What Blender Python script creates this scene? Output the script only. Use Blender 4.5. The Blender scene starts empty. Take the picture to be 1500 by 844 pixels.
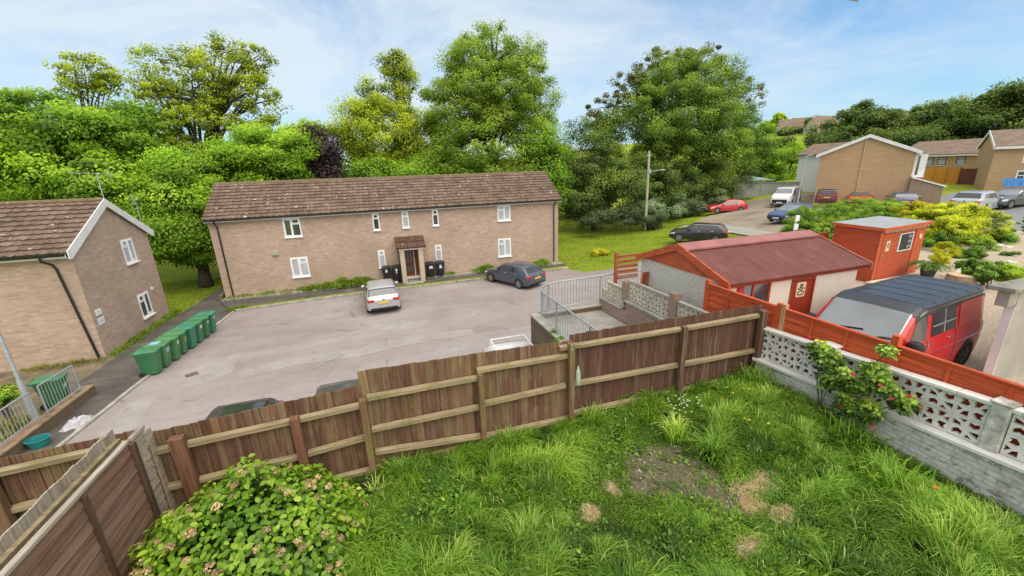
import bpy, bmesh, math, random
import numpy as np
from mathutils import Matrix, Vector
from mathutils.geometry import tessellate_polygon, delaunay_2d_cdt
random.seed(7); RNG = np.random.default_rng(11)
R = math.radians
scene = bpy.context.scene
col = scene.collection

# ------------------------------------------------------------------ camera
CAM = np.array([0, 0, 7.3]); FPX = 590.0
YAW, PITCH, ROLL = R(17.71), R(-16.44), R(-1.93)
_fw = np.array([math.sin(YAW)*math.cos(PITCH), math.cos(YAW)*math.cos(PITCH), math.sin(PITCH)])
_rt = np.array([math.cos(YAW), -math.sin(YAW), 0]); _up = np.cross(_rt, _fw)
_r = _rt*math.cos(ROLL)+_up*math.sin(ROLL); _u = -_rt*math.sin(ROLL)+_up*math.cos(ROLL)
cd = bpy.data.cameras.new('camera'); cam = bpy.data.objects.new('camera', cd); col.objects.link(cam)
cd.sensor_width = 36; cd.lens = FPX/1500*36; cd.clip_end = 3000; cd.clip_start = 0.05
cam.matrix_world = Matrix(((_r[0], _u[0], -_fw[0], 0), (_r[1], _u[1], -_fw[1], 0), (_r[2], _u[2], -_fw[2], 7.3), (0, 0, 0, 1)))
scene.camera = cam
def ray(x, y): return _fw*FPX+_r*(x-750)-_u*(y-422)
def atz(x, y, z): d = ray(x, y); return CAM+d*(z-7.3)/d[2]
def aty(x, y, Y): d = ray(x, y); return CAM+d*Y/d[1]
def atx(x, y, X): d = ray(x, y); return CAM+d*X/d[0]

def sstep(a, b, v):
    t = np.clip((np.asarray(v, float)-a)/(b-a), 0, 1); return t*t*(3-2*t)
def tz(X, Y):
    """height of the open ground: level car park, rising to the right and into a far hill"""
    X = np.asarray(X, float); Y = np.asarray(Y, float)
    eff = X+(28-Y)*0.9
    eff = np.where(Y > 60, X+(28-60)*0.9, eff)
    z = 2.6*sstep(11, 42, eff)*sstep(13, 20, X)
    z = z+np.clip(X-42, 0, 260)*0.078
    z = z+10*sstep(120, 330, X)
    k = (1-sstep(24, 30, X))*(1-sstep(12.2, 14, Y)); z = z*(1-k)+np.minimum(z, 2.3)*k
    return z
def on_ground(x, y):
    z = 1.0
    for _ in range(30):
        p = atz(x, y, z); z = 0.5*z+0.5*float(tz(p[0], p[1]))
    return p
def garden_z(X, Y): return 2.64+0.034*(np.asarray(X, float)+0.5)

# ------------------------------------------------------------------ materials
def new_mat(name):
    m = bpy.data.materials.new(name); m.use_nodes = True
    nt = m.node_tree; b = nt.nodes['Principled BSDF']; return m, nt, b
def N(nt, t, **kw):
    n = nt.nodes.new(t)
    for k, v in kw.items():
        if k in n.inputs.keys(): n.inputs[k].default_value = v
        else: setattr(n, k, v)
    return n
def lk(nt, a, b): nt.links.new(a, b)
def rgba(c): return (c[0], c[1], c[2], 1)
def ramp(nt, fac, stops):
    r = nt.nodes.new('ShaderNodeValToRGB'); e = r.color_ramp.elements
    while len(e) < len(stops): e.new(0.5)
    for i, (p, c) in enumerate(stops): e[i].position = p; e[i].color = rgba(c)
    if fac is not None: lk(nt, fac, r.inputs[0])
    return r.outputs[0]
def pos(nt, scale=(1, 1, 1)):
    g = nt.nodes.new('ShaderNodeNewGeometry'); m = nt.nodes.new('ShaderNodeMapping')
    m.inputs['Scale'].default_value = scale; lk(nt, g.outputs['Position'], m.inputs['Vector']); return m.outputs[0]
def noise(nt, vec, scale, detail=4, rough=0.6, dist=0.0):
    n = nt.nodes.new('ShaderNodeTexNoise'); n.inputs['Scale'].default_value = scale; n.inputs['Detail'].default_value = detail
    n.inputs['Roughness'].default_value = rough; n.inputs['Distortion'].default_value = dist
    lk(nt, vec, n.inputs['Vector']); return n.outputs['Fac']
def mix(nt, fac, a, b, mode='MIX'):
    m = nt.nodes.new('ShaderNodeMix'); m.data_type = 'RGBA'; m.blend_type = mode
    for s, v in ((m.inputs['Factor'], fac), (m.inputs['A'], a), (m.inputs['B'], b)):
        if isinstance(v, (int, float)): s.default_value = v
        elif isinstance(v, tuple): s.default_value = rgba(v)
        else: lk(nt, v, s)
    return m.outputs['Result']
def bump(nt, b, h, strength, dist=0.02):
    n = nt.nodes.new('ShaderNodeBump'); n.inputs['Strength'].default_value = strength; n.inputs['Distance'].default_value = dist
    lk(nt, h, n.inputs['Height']); lk(nt, n.outputs[0], b.inputs['Normal'])
def maprange(nt, v, a, b, c=0.0, d=1.0):
    n = nt.nodes.new('ShaderNodeMapRange'); n.inputs[1].default_value = a; n.inputs[2].default_value = b
    n.inputs[3].default_value = c; n.inputs[4].default_value = d; lk(nt, v, n.inputs[0]); return n.outputs[0]
def island(nt): return nt.nodes.new('ShaderNodeNewGeometry').outputs['Random Per Island']
def attr(nt, name='tint'):
    a = nt.nodes.new('ShaderNodeAttribute'); a.attribute_name = name; return a.outputs['Fac']

def plain(name, c, rough=0.6, metal=0.0, var=0.25, scale=3.0, bmp=0.0, coat=0.0, spec=0.5, stretch=(1, 1, 1)):
    m, nt, b = new_mat(name)
    f = noise(nt, pos(nt, stretch), scale)
    lo = tuple(x*(1-var) for x in c); hi = tuple(min(1, x*(1+var)) for x in c)
    lk(nt, ramp(nt, f, [(0.3, lo), (0.7, hi)]), b.inputs['Base Color'])
    b.inputs['Roughness'].default_value = rough; b.inputs['Metallic'].default_value = metal
    b.inputs['Coat Weight'].default_value = coat; b.inputs['Coat Roughness'].default_value = 0.05
    b.inputs['Specular IOR Level'].default_value = spec
    if bmp: bump(nt, b, noise(nt, pos(nt), scale*8), bmp)
    return m
def carpaint(name, c, dirt=0.12, metal=0.0):
    m, nt, b = new_mat(name)
    f = noise(nt, pos(nt), 5)
    lk(nt, mix(nt, maprange(nt, f, 0.45, 0.8, 0, dirt), tuple(c), (0.25, 0.23, 0.2)), b.inputs['Base Color'])
    b.inputs['Roughness'].default_value = 0.28; b.inputs['Metallic'].default_value = metal
    b.inputs['Coat Weight'].default_value = 0.8; b.inputs['Coat Roughness'].default_value = 0.04
    return m
def foliage(name, stops, trans=0.3, rough=0.55, patch=0.25, pscale=0.5):
    m, nt, b = new_mat(name)
    c = ramp(nt, attr(nt), stops)
    f = noise(nt, pos(nt), pscale, 2)
    c = mix(nt, 1.0, c, ramp(nt, f, [(0.3, (1-patch,)*3), (0.7, (1+patch, 1+patch*0.9, 1.0))]), 'MULTIPLY')
    lk(nt, c, b.inputs['Base Color']); b.inputs['Roughness'].default_value = rough
    b.inputs['Specular IOR Level'].default_value = 0.3
    t = nt.nodes.new('ShaderNodeBsdfTranslucent')
    lk(nt, mix(nt, 1.0, c, (1.25, 1.35, 0.6), 'MULTIPLY'), t.inputs['Color'])
    ms = nt.nodes.new('ShaderNodeMixShader'); ms.inputs[0].default_value = trans
    lk(nt, b.outputs[0], ms.inputs[1]); lk(nt, t.outputs[0], ms.inputs[2])
    lk(nt, ms.outputs[0], nt.nodes['Material Output'].inputs['Surface']); return m
def brick(name, cols, mortar=(0.36, 0.32, 0.27), bw=0.225, bh=0.075, dirt=0.35, msize=0.008, stain=(0.16, 0.14, 0.1)):
    """brick courses in world units, running round any axis-aligned wall"""
    m, nt, b = new_mat(name)
    g = nt.nodes.new('ShaderNodeNewGeometry'); s = nt.nodes.new('ShaderNodeSeparateXYZ'); lk(nt, g.outputs['Position'], s.inputs[0])
    a = N(nt, 'ShaderNodeMath', operation='ADD'); lk(nt, s.outputs[0], a.inputs[0]); lk(nt, s.outputs[1], a.inputs[1])
    cb = nt.nodes.new('ShaderNodeCombineXYZ'); lk(nt, a.outputs[0], cb.inputs[0]); lk(nt, s.outputs[2], cb.inputs[1])
    t = nt.nodes.new('ShaderNodeTexBrick'); lk(nt, cb.outputs[0], t.inputs['Vector'])
    t.inputs['Scale'].default_value = 1; t.inputs['Brick Width'].default_value = bw; t.inputs['Row Height'].default_value = bh
    t.inputs['Mortar Size'].default_value = msize; t.inputs['Mortar Smooth'].default_value = 0.3
    t.inputs['Color1'].default_value = (0, 0, 0, 1); t.inputs['Color2'].default_value = (1, 1, 1, 1); t.inputs['Mortar'].default_value = (0.5, 0.5, 0.5, 1)
    streak = noise(nt, pos(nt, (1.6, 1.6, 13)), 1.1, 5, 0.75)
    big = noise(nt, pos(nt), 0.35, 4, 0.6)
    k = len(cols)
    bc = ramp(nt, t.outputs['Color'], [(i/(k-1), c) for i, c in enumerate(cols)])
    bc = mix(nt, 0.55, bc, ramp(nt, streak, [(0.3, cols[0]), (0.5, cols[k//2]), (0.7, cols[-1])]))
    bc = mix(nt, maprange(nt, big, 0.42, 0.72, 0, dirt), bc, stain)
    bc = mix(nt, maprange(nt, t.outputs['Fac'], 0, 1, 0, 0.7), bc, mortar)
    # damp darker foot of the wall
    lk(nt, bc, b.inputs['Base Color']); b.inputs['Roughness'].default_value = 0.9; b.inputs['Specular IOR Level'].default_value = 0.2
    inv = N(nt, 'ShaderNodeMath', operation='SUBTRACT'); inv.inputs[0].default_value = 1; lk(nt, t.outputs['Fac'], inv.inputs[1])
    bump(nt, b, inv.outputs[0], 0.5, 0.01); return m
def wood(name, cols, vertical=True, rough=0.85, algae=None, alg=0.5, axis=None):
    """board wood: a tone per board, grain streaks along it, green algae in patches"""
    m, nt, b = new_mat(name)
    st = axis or ((30, 30, 1.6) if vertical else (2.0, 2.0, 40))
    f = noise(nt, pos(nt, st), 1.0, 5, 0.65)
    r = island(nt)
    c1 = ramp(nt, r, [(i/(len(cols)-1), c) for i, c in enumerate(cols)])
    c = mix(nt, 1.0, c1, ramp(nt, f, [(0.25, (0.5, 0.48, 0.46)), (0.5, (1, 1, 1)), (0.75, (1.5, 1.5, 1.45))]), 'MULTIPLY')
    ps = noise(nt, pos(nt, tuple(q*0.55 if q > 5 else q*0.6 for q in st)), 1.0, 3, 0.6)
    if algae: c = mix(nt, maprange(nt, ps, 0.56, 0.72, 0, 0.55), c, (0.30, 0.245, 0.16))
    if algae:
        n2 = noise(nt, pos(nt, (2.5, 2.5, 1.1)), 1.5, 4, 0.7)
        c = mix(nt, maprange(nt, n2, 0.5, 0.75, 0, alg), c, algae)
    lk(nt, c, b.inputs['Base Color']); b.inputs['Roughness'].default_value = rough; b.inputs['Specular IOR Level'].default_value = 0.25
    bump(nt, b, f, 0.25, 0.006); return m

M = {}
M['white'] = plain('white_upvc', (0.8, 0.81, 0.82), 0.35, var=0.05)
M['white_wood'] = plain('white_painted_board', (0.72, 0.73, 0.74), 0.5, var=0.1, scale=2)
M['black_pl'] = plain('black_plastic', (0.018, 0.018, 0.019), 0.4, var=0.3)
M['dark'] = plain('dark_interior', (0.03, 0.03, 0.032), 0.7)
M['curtain'] = plain('pale_net_curtain', (0.42, 0.44, 0.46), 0.9, var=0.3, scale=14, stretch=(1, 1, 0.05))
M['tyre'] = plain('rubber_tyre', (0.02, 0.02, 0.02), 0.85)
M['alloy'] = plain('alloy_wheel', (0.5, 0.51, 0.53), 0.3, 0.8, 0.1)
M['blackalloy'] = plain('black_wheel', (0.03, 0.03, 0.032), 0.35, 0.3, 0.1)
M['chrome'] = plain('chrome_trim', (0.75, 0.76, 0.78), 0.12, 1.0, 0.03)
M['redlamp'] = plain('red_lamp_lens', (0.45, 0.015, 0.02), 0.15, var=0.2, coat=0.8)
M['headlamp'] = plain('headlamp_lens', (0.6, 0.62, 0.65), 0.08, var=0.2, coat=1.0)
M['plate_y'] = plain('yellow_number_plate', (0.72, 0.5, 0.05), 0.4, var=0.08)
M['plate_w'] = plain('white_number_plate', (0.75, 0.75, 0.74), 0.4, var=0.08)
def glass(name, c=(0.02, 0.025, 0.03), rough=0.07):
    m, nt, b = new_mat(name)
    f = noise(nt, pos(nt), 1.2, 2)
    lk(nt, ramp(nt, f, [(0.3, tuple(x*0.6 for x in c)), (0.7, tuple(x*1.6 for x in c))]), b.inputs['Base Color'])
    b.inputs['Roughness'].default_value = rough; b.inputs['Specular IOR Level'].default_value = 0.9
    b.inputs['Coat Weight'].default_value = 0.6; b.inputs['Coat Roughness'].default_value = 0.02
    return m
M['glass'] = glass('window_glass', (0.05, 0.055, 0.06)); M['carglass'] = glass('car_glass', (0.025, 0.03, 0.034)); M['screenglass'] = glass('windscreen_glass', (0.07, 0.085, 0.095), 0.06)
_b = M['screenglass'].node_tree.nodes['Principled BSDF']; _b.inputs['Coat Weight'].default_value = 1.0; _b.inputs['Coat IOR'].default_value = 2.35
M['galv'] = plain('galvanised_steel', (0.42, 0.46, 0.5), 0.45, 0.5, 0.15, 6)
M['brick_main'] = brick('buff_brick', [(0.30, 0.20, 0.155), (0.42, 0.30, 0.232), (0.50, 0.37, 0.295), (0.45, 0.28, 0.222), (0.61, 0.495, 0.40)], (0.46, 0.385, 0.30), dirt=0.5, stain=(0.25, 0.185, 0.13))
M['brick_far'] = brick('tan_brick', [(0.38, 0.25, 0.14), (0.50, 0.34, 0.20), (0.46, 0.29, 0.165), (0.56, 0.41, 0.26)], (0.5, 0.38, 0.25), dirt=0.3, stain=(.3, .2, .12))
M['brick_red'] = brick('old_red_brick', [(0.28, 0.12, 0.08), (0.42, 0.22, 0.15), (0.33, 0.2, 0.15), (0.46, 0.3, 0.22)], (0.42, 0.4, 0.36), dirt=0.4, msize=0.012)
M['brick_brown'] = brick('mossy_brown_brick', [(0.13, 0.085, 0.055), (0.2, 0.13, 0.085), (0.17, 0.11, 0.07), (0.25, 0.18, 0.12)], (0.2, 0.17, 0.12), dirt=0.6, stain=(0.07, 0.07, 0.03))
# roof tiles: tint per tile
def roofmat(name, stops, lichen=(0.6, 0.57, 0.52), moss=(0.07, 0.055, 0.035)):
    m, nt, b = new_mat(name)
    c = ramp(nt, attr(nt), stops)
    f = noise(nt, pos(nt), 1.1, 5, 0.7); g = noise(nt, pos(nt), 3.6, 3, 0.6)
    c = mix(nt, maprange(nt, f, 0.42, 0.75, 0, 0.75), c, moss)
    c = mix(nt, maprange(nt, g, 0.66, 0.70, 0, 0.85), c, lichen)
    lk(nt, c, b.inputs['Base Color']); b.inputs['Roughness'].default_value = 0.9; b.inputs['Specular IOR Level'].default_value = 0.2
    bump(nt, b, g, 0.3, 0.01); return m
M['tile'] = roofmat('brown_concrete_tile', [(0, (0.10, 0.065, 0.048)), (0.35, (0.175, 0.118, 0.090)), (0.7, (0.235, 0.165, 0.128)), (1, (0.29, 0.215, 0.17))])
M['tile_far'] = plain('far_roof_tile', (0.2, 0.14, 0.1), 0.9, var=0.25, scale=1.5)
M['concrete'] = plain('weathered_concrete', (0.33, 0.31, 0.27), 0.9, var=0.35, scale=2.5, bmp=0.3)
M['paint_wall'] = None
M['galvpost'] = M['galv']

# ------------------------------------------------------------------ mesh builder
class MB:
    def __init__(s): s.v = []; s.f = []; s.m = []; s.x = None; s.mi = 0; s.tint = None
    def _p(s, p):
        if s.x is not None: p = s.x @ Vector(p)
        return (float(p[0]), float(p[1]), float(p[2]))
    def add(s, pts, faces):
        o = len(s.v); s.v += [s._p(p) for p in pts]
        for f in faces: s.f.append(tuple(i+o for i in f)); s.m.append(s.mi)
        return s
    def box(s, x0, x1, y0, y1, z0, z1):
        if x1 < x0: x0, x1 = x1, x0
        if y1 < y0: y0, y1 = y1, y0
        if z1 < z0: z0, z1 = z1, z0
        return s.add([(x0, y0, z0), (x1, y0, z0), (x1, y1, z0), (x0, y1, z0), (x0, y0, z1), (x1, y0, z1), (x1, y1, z1), (x0, y1, z1)],
                     [(0, 3, 2, 1), (4, 5, 6, 7), (0, 1, 5, 4), (1, 2, 6, 5), (2, 3, 7, 6), (3, 0, 4, 7)])
    def bar(s, a, b, w, h=None, up=(0, 0, 1)):
        """square-section bar from a to b"""
        h = h or w; a = Vector(a); b = Vector(b); d = (b-a).normalized(); u = Vector(up)
        if abs(d.dot(u)) > 0.98: u = Vector((0, 1, 0))
        r = d.cross(u).normalized()*w/2; u = r.cross(d).normalized()*h/2
        return s.add([a-r-u, a+r-u, a+r+u, a-r+u, b-r-u, b+r-u, b+r+u, b-r+u],
                     [(0, 1, 2, 3), (7, 6, 5, 4), (0, 4, 5, 1), (1, 5, 6, 2), (2, 6, 7, 3), (3, 7, 4, 0)])
    def tube(s, pts, r, n=8, cap=True):
        pts = [Vector(p) for p in pts]; rs = r if isinstance(r, (list, tuple)) else [r]*len(pts)
        rings = []; ref = None
        for i, p in enumerate(pts):
            d = (pts[min(i+1, len(pts)-1)]-pts[max(i-1, 0)]).normalized()
            if ref is None or abs(d.dot(ref)) > 0.95:
                ref = Vector((0, 0, 1)) if abs(d.z) < 0.9 else Vector((1, 0, 0))
            a = d.cross(ref).normalized(); b = d.cross(a).normalized(); ref = a.cross(d)
            rings.append([p+(a*math.cos(2*math.pi*k/n)+b*math.sin(2*math.pi*k/n))*rs[i] for k in range(n)])
        v = [q for r_ in rings for q in r_]; f = []
        for i in range(len(pts)-1):
            for k in range(n):
                k2 = (k+1) % n; f.append((i*n+k, i*n+k2, (i+1)*n+k2, (i+1)*n+k))
        if cap: f += [tuple(range(n))[::-1], tuple(range((len(pts)-1)*n, len(pts)*n))]
        return s.add(v, f)
    def lathe(s, c, prof, n=16, axis='z', cap=True):
        """prof: list of (r, h) along axis"""
        v = []; f = []; c = Vector(c)
        for r, h in prof:
            for k in range(n):
                a = 2*math.pi*k/n; p = (r*math.cos(a), r*math.sin(a), h)
                if axis == 'y': p = (p[0], p[2], p[1])
                if axis == 'x': p = (p[2], p[0], p[1])
                v.append(c+Vector(p))
        for i in range(len(prof)-1):
            for k in range(n):
                k2 = (k+1) % n; f.append((i*n+k, i*n+k2, (i+1)*n+k2, (i+1)*n+k))
        if cap: f += [tuple(range(n))[::-1], tuple(range((len(prof)-1)*n, len(prof)*n))]
        return s.add(v, f)
    def prism(s, poly, d):
        """closed polygon (3-D points) swept by vector d"""
        n = len(poly); d = Vector(d); a = [Vector(p) for p in poly]
        return s.add(a+[p+d for p in a], [tuple(range(n))[::-1], tuple(range(n, 2*n))]+[(i, (i+1) % n, n+(i+1) % n, n+i) for i in range(n)])
    def quad(s, a, b, c, d): return s.add([a, b, c, d], [(0, 1, 2, 3)])
    def build(s, name, mat, parent=None, smooth=False, bevel=0.0, world=True):
        me = bpy.data.meshes.new(name)
        v = s.v
        if parent is not None and world:
            mi = wm(parent).inverted(); v = [tuple(mi @ Vector(p)) for p in v]
        me.from_pydata(v, [], s.f)
        for mm in (mat if isinstance(mat, (list, tuple)) else [mat]): me.materials.append(mm)
        if any(s.m): me.polygons.foreach_set('material_index', s.m)
        if s.tint is not None:
            at = me.attributes.new('tint', 'FLOAT', 'FACE'); at.data.foreach_set('value', s.tint)
        bm = bmesh.new(); bm.from_mesh(me); bmesh.ops.recalc_face_normals(bm, faces=bm.faces); bm.to_mesh(me); bm.free()
        if smooth:
            me.polygons.foreach_set('use_smooth', [True]*len(me.polygons))
            if smooth != 'all': me.set_sharp_from_angle(angle=R(38))
        o = bpy.data.objects.new(name, me); col.objects.link(o)
        if parent is not None: o.parent = parent
        if bevel:
            b = o.modifiers.new('bevel', 'BEVEL'); b.width = bevel; b.segments = 1; b.limit_method = 'ANGLE'
        return o
def wm(o):
    m = Matrix.LocRotScale(o.location, o.rotation_euler, o.scale)
    return wm(o.parent) @ m if o.parent else m
def tag(o, label=None, cat=None, group=None, kind=None):
    if label: o['label'] = label
    if cat: o['category'] = cat
    if group: o['group'] = group
    if kind: o['kind'] = kind
    return o
def thing(name, label, cat, loc=(0, 0, 0), rz=0.0, group=None):
    o = bpy.data.objects.new(name, None); col.objects.link(o); o.location = [float(c) for c in loc]; o.rotation_euler = (0, 0, rz)
    o.empty_display_size = 0.2
    return tag(o, label, cat, group)
def dup(root, loc, rz, label=None, group=None):
    def cp(o, par):
        c = o.copy(); col.objects.link(c); c.parent = par
        for ch in list(o.children): cp(ch, c)
        return c
    c = cp(root, None); c.location = [float(q) for q in loc]; c.rotation_euler = (0, 0, rz)
    if label: c['label'] = label
    if group: c['group'] = group
    return c
def np_mesh(name, V, F, mat, parent=None, tint=None, smooth=False, nper=4):
    """fast mesh from numpy arrays; F has nper corners per face"""
    V = np.asarray(V, np.float32); F = np.asarray(F, np.int32)
    if parent is not None:
        mi = np.array(wm(parent).inverted()); V = V@mi[:3, :3].T.astype(np.float32)+mi[:3, 3].astype(np.float32)
    me = bpy.data.meshes.new(name)
    me.vertices.add(len(V)); me.vertices.foreach_set('co', V.astype(np.float32).ravel())
    me.loops.add(F.size); me.loops.foreach_set('vertex_index', F.ravel())
    me.polygons.add(len(F)); me.polygons.foreach_set('loop_start', np.arange(0, F.size, nper, dtype=np.int32))
    me.update(calc_edges=True)
    me.materials.append(mat)
    if tint is not None:
        a = me.attributes.new('tint', 'FLOAT', 'POINT'); a.data.foreach_set('value', np.asarray(tint, np.float32))
    if smooth: me.polygons.foreach_set('use_smooth', np.ones(len(F), bool))
    o = bpy.data.objects.new(name, me); col.objects.link(o)
    if parent is not None: o.parent = parent
    return o

# ------------------------------------------------------------------ foliage
def unit(a): return a/np.maximum(np.linalg.norm(a, axis=-1, keepdims=True), 1e-9)
def leaves(P, Nn, size, aspect=0.55, fold=0.25, droop=0.0, lw=None):
    """one folded leaf (two quads) or one rhombus per point"""
    n = len(P); t = unit(np.cross(Nn, RNG.normal(size=(n, 3)))); b = np.cross(Nn, t)
    L = np.asarray(size)[:, None] if np.ndim(size) else np.full((n, 1), size)
    base = P-t*L*0.5; tip = P+t*L*0.5-Nn*L*droop; lft = P+b*L*aspect*0.5+Nn*L*fold*0.5; rgt = P-b*L*aspect*0.5+Nn*L*fold*0.5
    V = np.stack([base, rgt, tip, lft], 1).reshape(-1, 3); F = np.arange(4*n).reshape(n, 4)
    return V, F
def leaves_fine(P, Nn, T, size, aspect=0.62, fold=0.12, curl=0.2):
    """broad leaf: 8 verts, six-cornered outline with a midrib fold and a curled tip"""
    n = len(P); b = unit(np.cross(Nn, T)); L = np.asarray(size)[:, None]
    def pt(u, v, h): return P+T*L*u+b*L*v*aspect+Nn*L*h
    V = np.stack([pt(0, 0, 0), pt(0.28, 0.45, fold), pt(0.68, 0.42, fold-curl*0.35), pt(1, 0, -curl), pt(0.68, -0.42, fold-curl*0.35), pt(0.28, -0.45, fold), pt(0.3, 0, -0.01), pt(0.68, 0, -curl*0.4)], 1).reshape(-1, 3)
    q = np.array([[0, 6, 1, 1], [6, 7, 2, 1], [7, 3, 2, 2], [0, 5, 6, 6], [5, 4, 7, 6], [4, 3, 7, 7]])
    q = np.array([[0, 5, 6, 1], [5, 4, 7, 6], [6, 7, 2, 1], [4, 3, 2, 7]])
    F = (np.arange(n)[:, None, None]*8+q[None]).reshape(-1, 4)
    return V, F
def clumps_in(lobe, k, shell=0.6):
    """clump centres in an ellipsoid (cx,cy,cz,rx,ry,rz), mostly near its skin"""
    c = np.array(lobe[:3]); r = np.array(lobe[3:6]); d = unit(RNG.normal(size=(k, 3)))
    rad = (shell**3+(1-shell**3)*RNG.random(k))**(1/3)
    return c+d*rad[:, None]*r, d
def crown(name, lobes, nclump, nleaf, leafsize, mat, parent, clump_r=(0.8, 1.6), shell=0.45, flat=0.72, dark_low=0.25, thin=0.0, asp=0.6, updir=0.35, tlo=0.0, thi=1.0):
    vol = np.array([l[3]*l[4]*l[5] for l in lobes])**0.75; vol = vol/vol.sum()
    Ps = []; Ns = []; Ts = []
    zs = [l[2]-l[5] for l in lobes]+[l[2]+l[5] for l in lobes]; z0, z1 = min(zs), max(zs)
    for l, w in zip(lobes, vol):
        k = max(2, int(nclump*w)); cc, dd = clumps_in(l, k, shell)
        lc = np.array(l[:3]); lr = np.array(l[3:6])
        for c, d in zip(cc, dd):
            m = max(4, int(nleaf*w/k*RNG.uniform(0.5, 1.5))); cr = RNG.uniform(*clump_r)
            e = unit(RNG.normal(size=(m, 3))); rr = RNG.random(m)**0.5
            p = c+e*rr[:, None]*cr*np.array([1, 1, flat])
            up = np.array([0, 0, 1.0]); nn = unit(e*0.55+d*0.45+up*updir+np.array([0, -.22, 0])+RNG.normal(size=(m, 3))*0.36)
            depth = np.linalg.norm((p-lc)/lr, axis=1)
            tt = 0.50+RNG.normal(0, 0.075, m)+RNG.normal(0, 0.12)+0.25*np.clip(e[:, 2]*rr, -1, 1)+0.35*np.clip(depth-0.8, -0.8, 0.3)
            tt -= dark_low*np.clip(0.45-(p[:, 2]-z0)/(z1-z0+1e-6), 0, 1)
            Ps.append(p); Ns.append(nn); Ts.append(tt)
    P = np.concatenate(Ps); Nn = np.concatenate(Ns); T = np.clip(np.concatenate(Ts), 0.02, 0.98)*(thi-tlo)+tlo
    s = leafsize*RNG.uniform(0.6, 1.35, len(P))
    V, F = leaves(P, Nn, s, asp, 0.3, 0.15)
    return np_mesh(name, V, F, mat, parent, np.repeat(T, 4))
def trunk(name, base, top, r, lobes, mat, parent, limbs=6, rl=0.35, reach=0.75):
    mb = MB(); base = Vector(base); top = Vector(top)
    pts = [base.lerp(top, t)+Vector((random.uniform(-1, 1), random.uniform(-1, 1), 0))*r*0.6*(0 < t < 1) for t in (0, .15, .35, .6, .8, 1)]
    mb.tube(pts, [r*1.35, r, r*.85, r*.65, r*.45, r*.15], 9)
    for i in range(limbs):
        l = lobes[i % len(lobes)]
        d = unit(RNG.normal(size=3)); d[2] = abs(d[2])*0.7+0.1
        e = Vector([l[j]+d[j]*l[3+j]*reach for j in range(3)]); t = random.uniform(0.3, 0.85); s = base.lerp(top, t)
        if e.z < s.z: e.z = s.z+0.6
        m1 = s.lerp(e, 0.35)+Vector((0, 0, 0.12*(e-s).length)); m2 = s.lerp(e, 0.7)+Vector((random.uniform(-.3, .3), random.uniform(-.3, .3), 0.1*(e-s).length))
        mb.tube([s, m1, m2, e], [r*rl, r*rl*.75, r*rl*.5, r*.06], 6)
        for q in range(3):
            f = m1.lerp(e, random.random()); g = f+Vector((random.uniform(-1, 1), random.uniform(-1, 1), random.uniform(0.1, 0.7)))*min(1.6, (e-s).length*0.16)
            mb.tube([f, f.lerp(g, .5)+Vector((0, 0, .1)), g], [r*rl*.35, r*rl*.22, r*.04], 5)
    return mb.build(name, mat, parent, smooth='all')
BARK = plain('tree_bark', (0.075, 0.06, 0.045), 0.95, var=0.4, scale=6, bmp=0.4)
STEM = plain('woody_stem', (0.09, 0.07, 0.045), 0.9, var=0.3)
# ------------------------------------------------------------------ sky and light
SUN_EL, SUN_AZ = R(58), R(163)      # azimuth clockwise from +Y: behind the camera
w = bpy.data.worlds.new('World'); scene.world = w; w.use_nodes = True; nt = w.node_tree
bg = nt.nodes['Background']; bg.inputs['Strength'].default_value = 0.15
sky = nt.nodes.new('ShaderNodeTexSky'); sky.sky_type = 'NISHITA'; sky.sun_disc = False; sky.sun_elevation = SUN_EL; sky.sun_rotation = SUN_AZ
sky.air_density = 1.0; sky.dust_density = 1.2; sky.ozone_density = 2.5
tc = nt.nodes.new('ShaderNodeTexCoord'); mp = nt.nodes.new('ShaderNodeMapping'); mp.inputs['Scale'].default_value = (1.0, 1.0, 2.2); mp.inputs['Location'].default_value = (0.3, 0.2, 0.15)
lk(nt, tc.outputs['Generated'], mp.inputs['Vector'])
n1 = noise(nt, mp.outputs[0], 2.3, 8, 0.62, 0.6); n2 = noise(nt, mp.outputs[0], 0.9, 3, 0.5, 0.3)
mm = N(nt, 'ShaderNodeMath', operation='MULTIPLY_ADD'); lk(nt, n2, mm.inputs[0]); mm.inputs[1].default_value = 0.9; lk(nt, n1, mm.inputs[2])
cl = maprange(nt, mm.outputs[0], 0.78, 1.12, 0.12, 0.85)
sp = nt.nodes.new('ShaderNodeSeparateXYZ'); lk(nt, tc.outputs['Generated'], sp.inputs[0])
hz_ = maprange(nt, sp.outputs[2], 0.0, 0.22, 0.30, 0.0)
ad = N(nt, 'ShaderNodeMath', operation='MAXIMUM'); lk(nt, cl, ad.inputs[0]); lk(nt, hz_, ad.inputs[1])
# out-of-view white cloud bank overhead and behind, added to fill shaded faces
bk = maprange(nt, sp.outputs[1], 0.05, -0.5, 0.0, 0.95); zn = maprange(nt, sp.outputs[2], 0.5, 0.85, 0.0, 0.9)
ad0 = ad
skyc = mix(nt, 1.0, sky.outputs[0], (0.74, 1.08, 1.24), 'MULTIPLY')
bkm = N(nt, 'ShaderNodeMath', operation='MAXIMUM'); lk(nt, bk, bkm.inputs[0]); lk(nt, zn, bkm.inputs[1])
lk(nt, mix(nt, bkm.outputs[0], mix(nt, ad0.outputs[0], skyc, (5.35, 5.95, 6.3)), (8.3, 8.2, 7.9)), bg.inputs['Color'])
sd = bpy.data.lights.new('sun', 'SUN'); sd.energy = 3.0; sd.angle = R(65); sd.color = (1.0, 0.92, 0.80)
so = bpy.data.objects.new('sun', sd); col.objects.link(so)
_d = Vector((math.sin(SUN_AZ)*math.cos(SUN_EL), math.cos(SUN_AZ)*math.cos(SUN_EL), math.sin(SUN_EL)))
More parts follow.
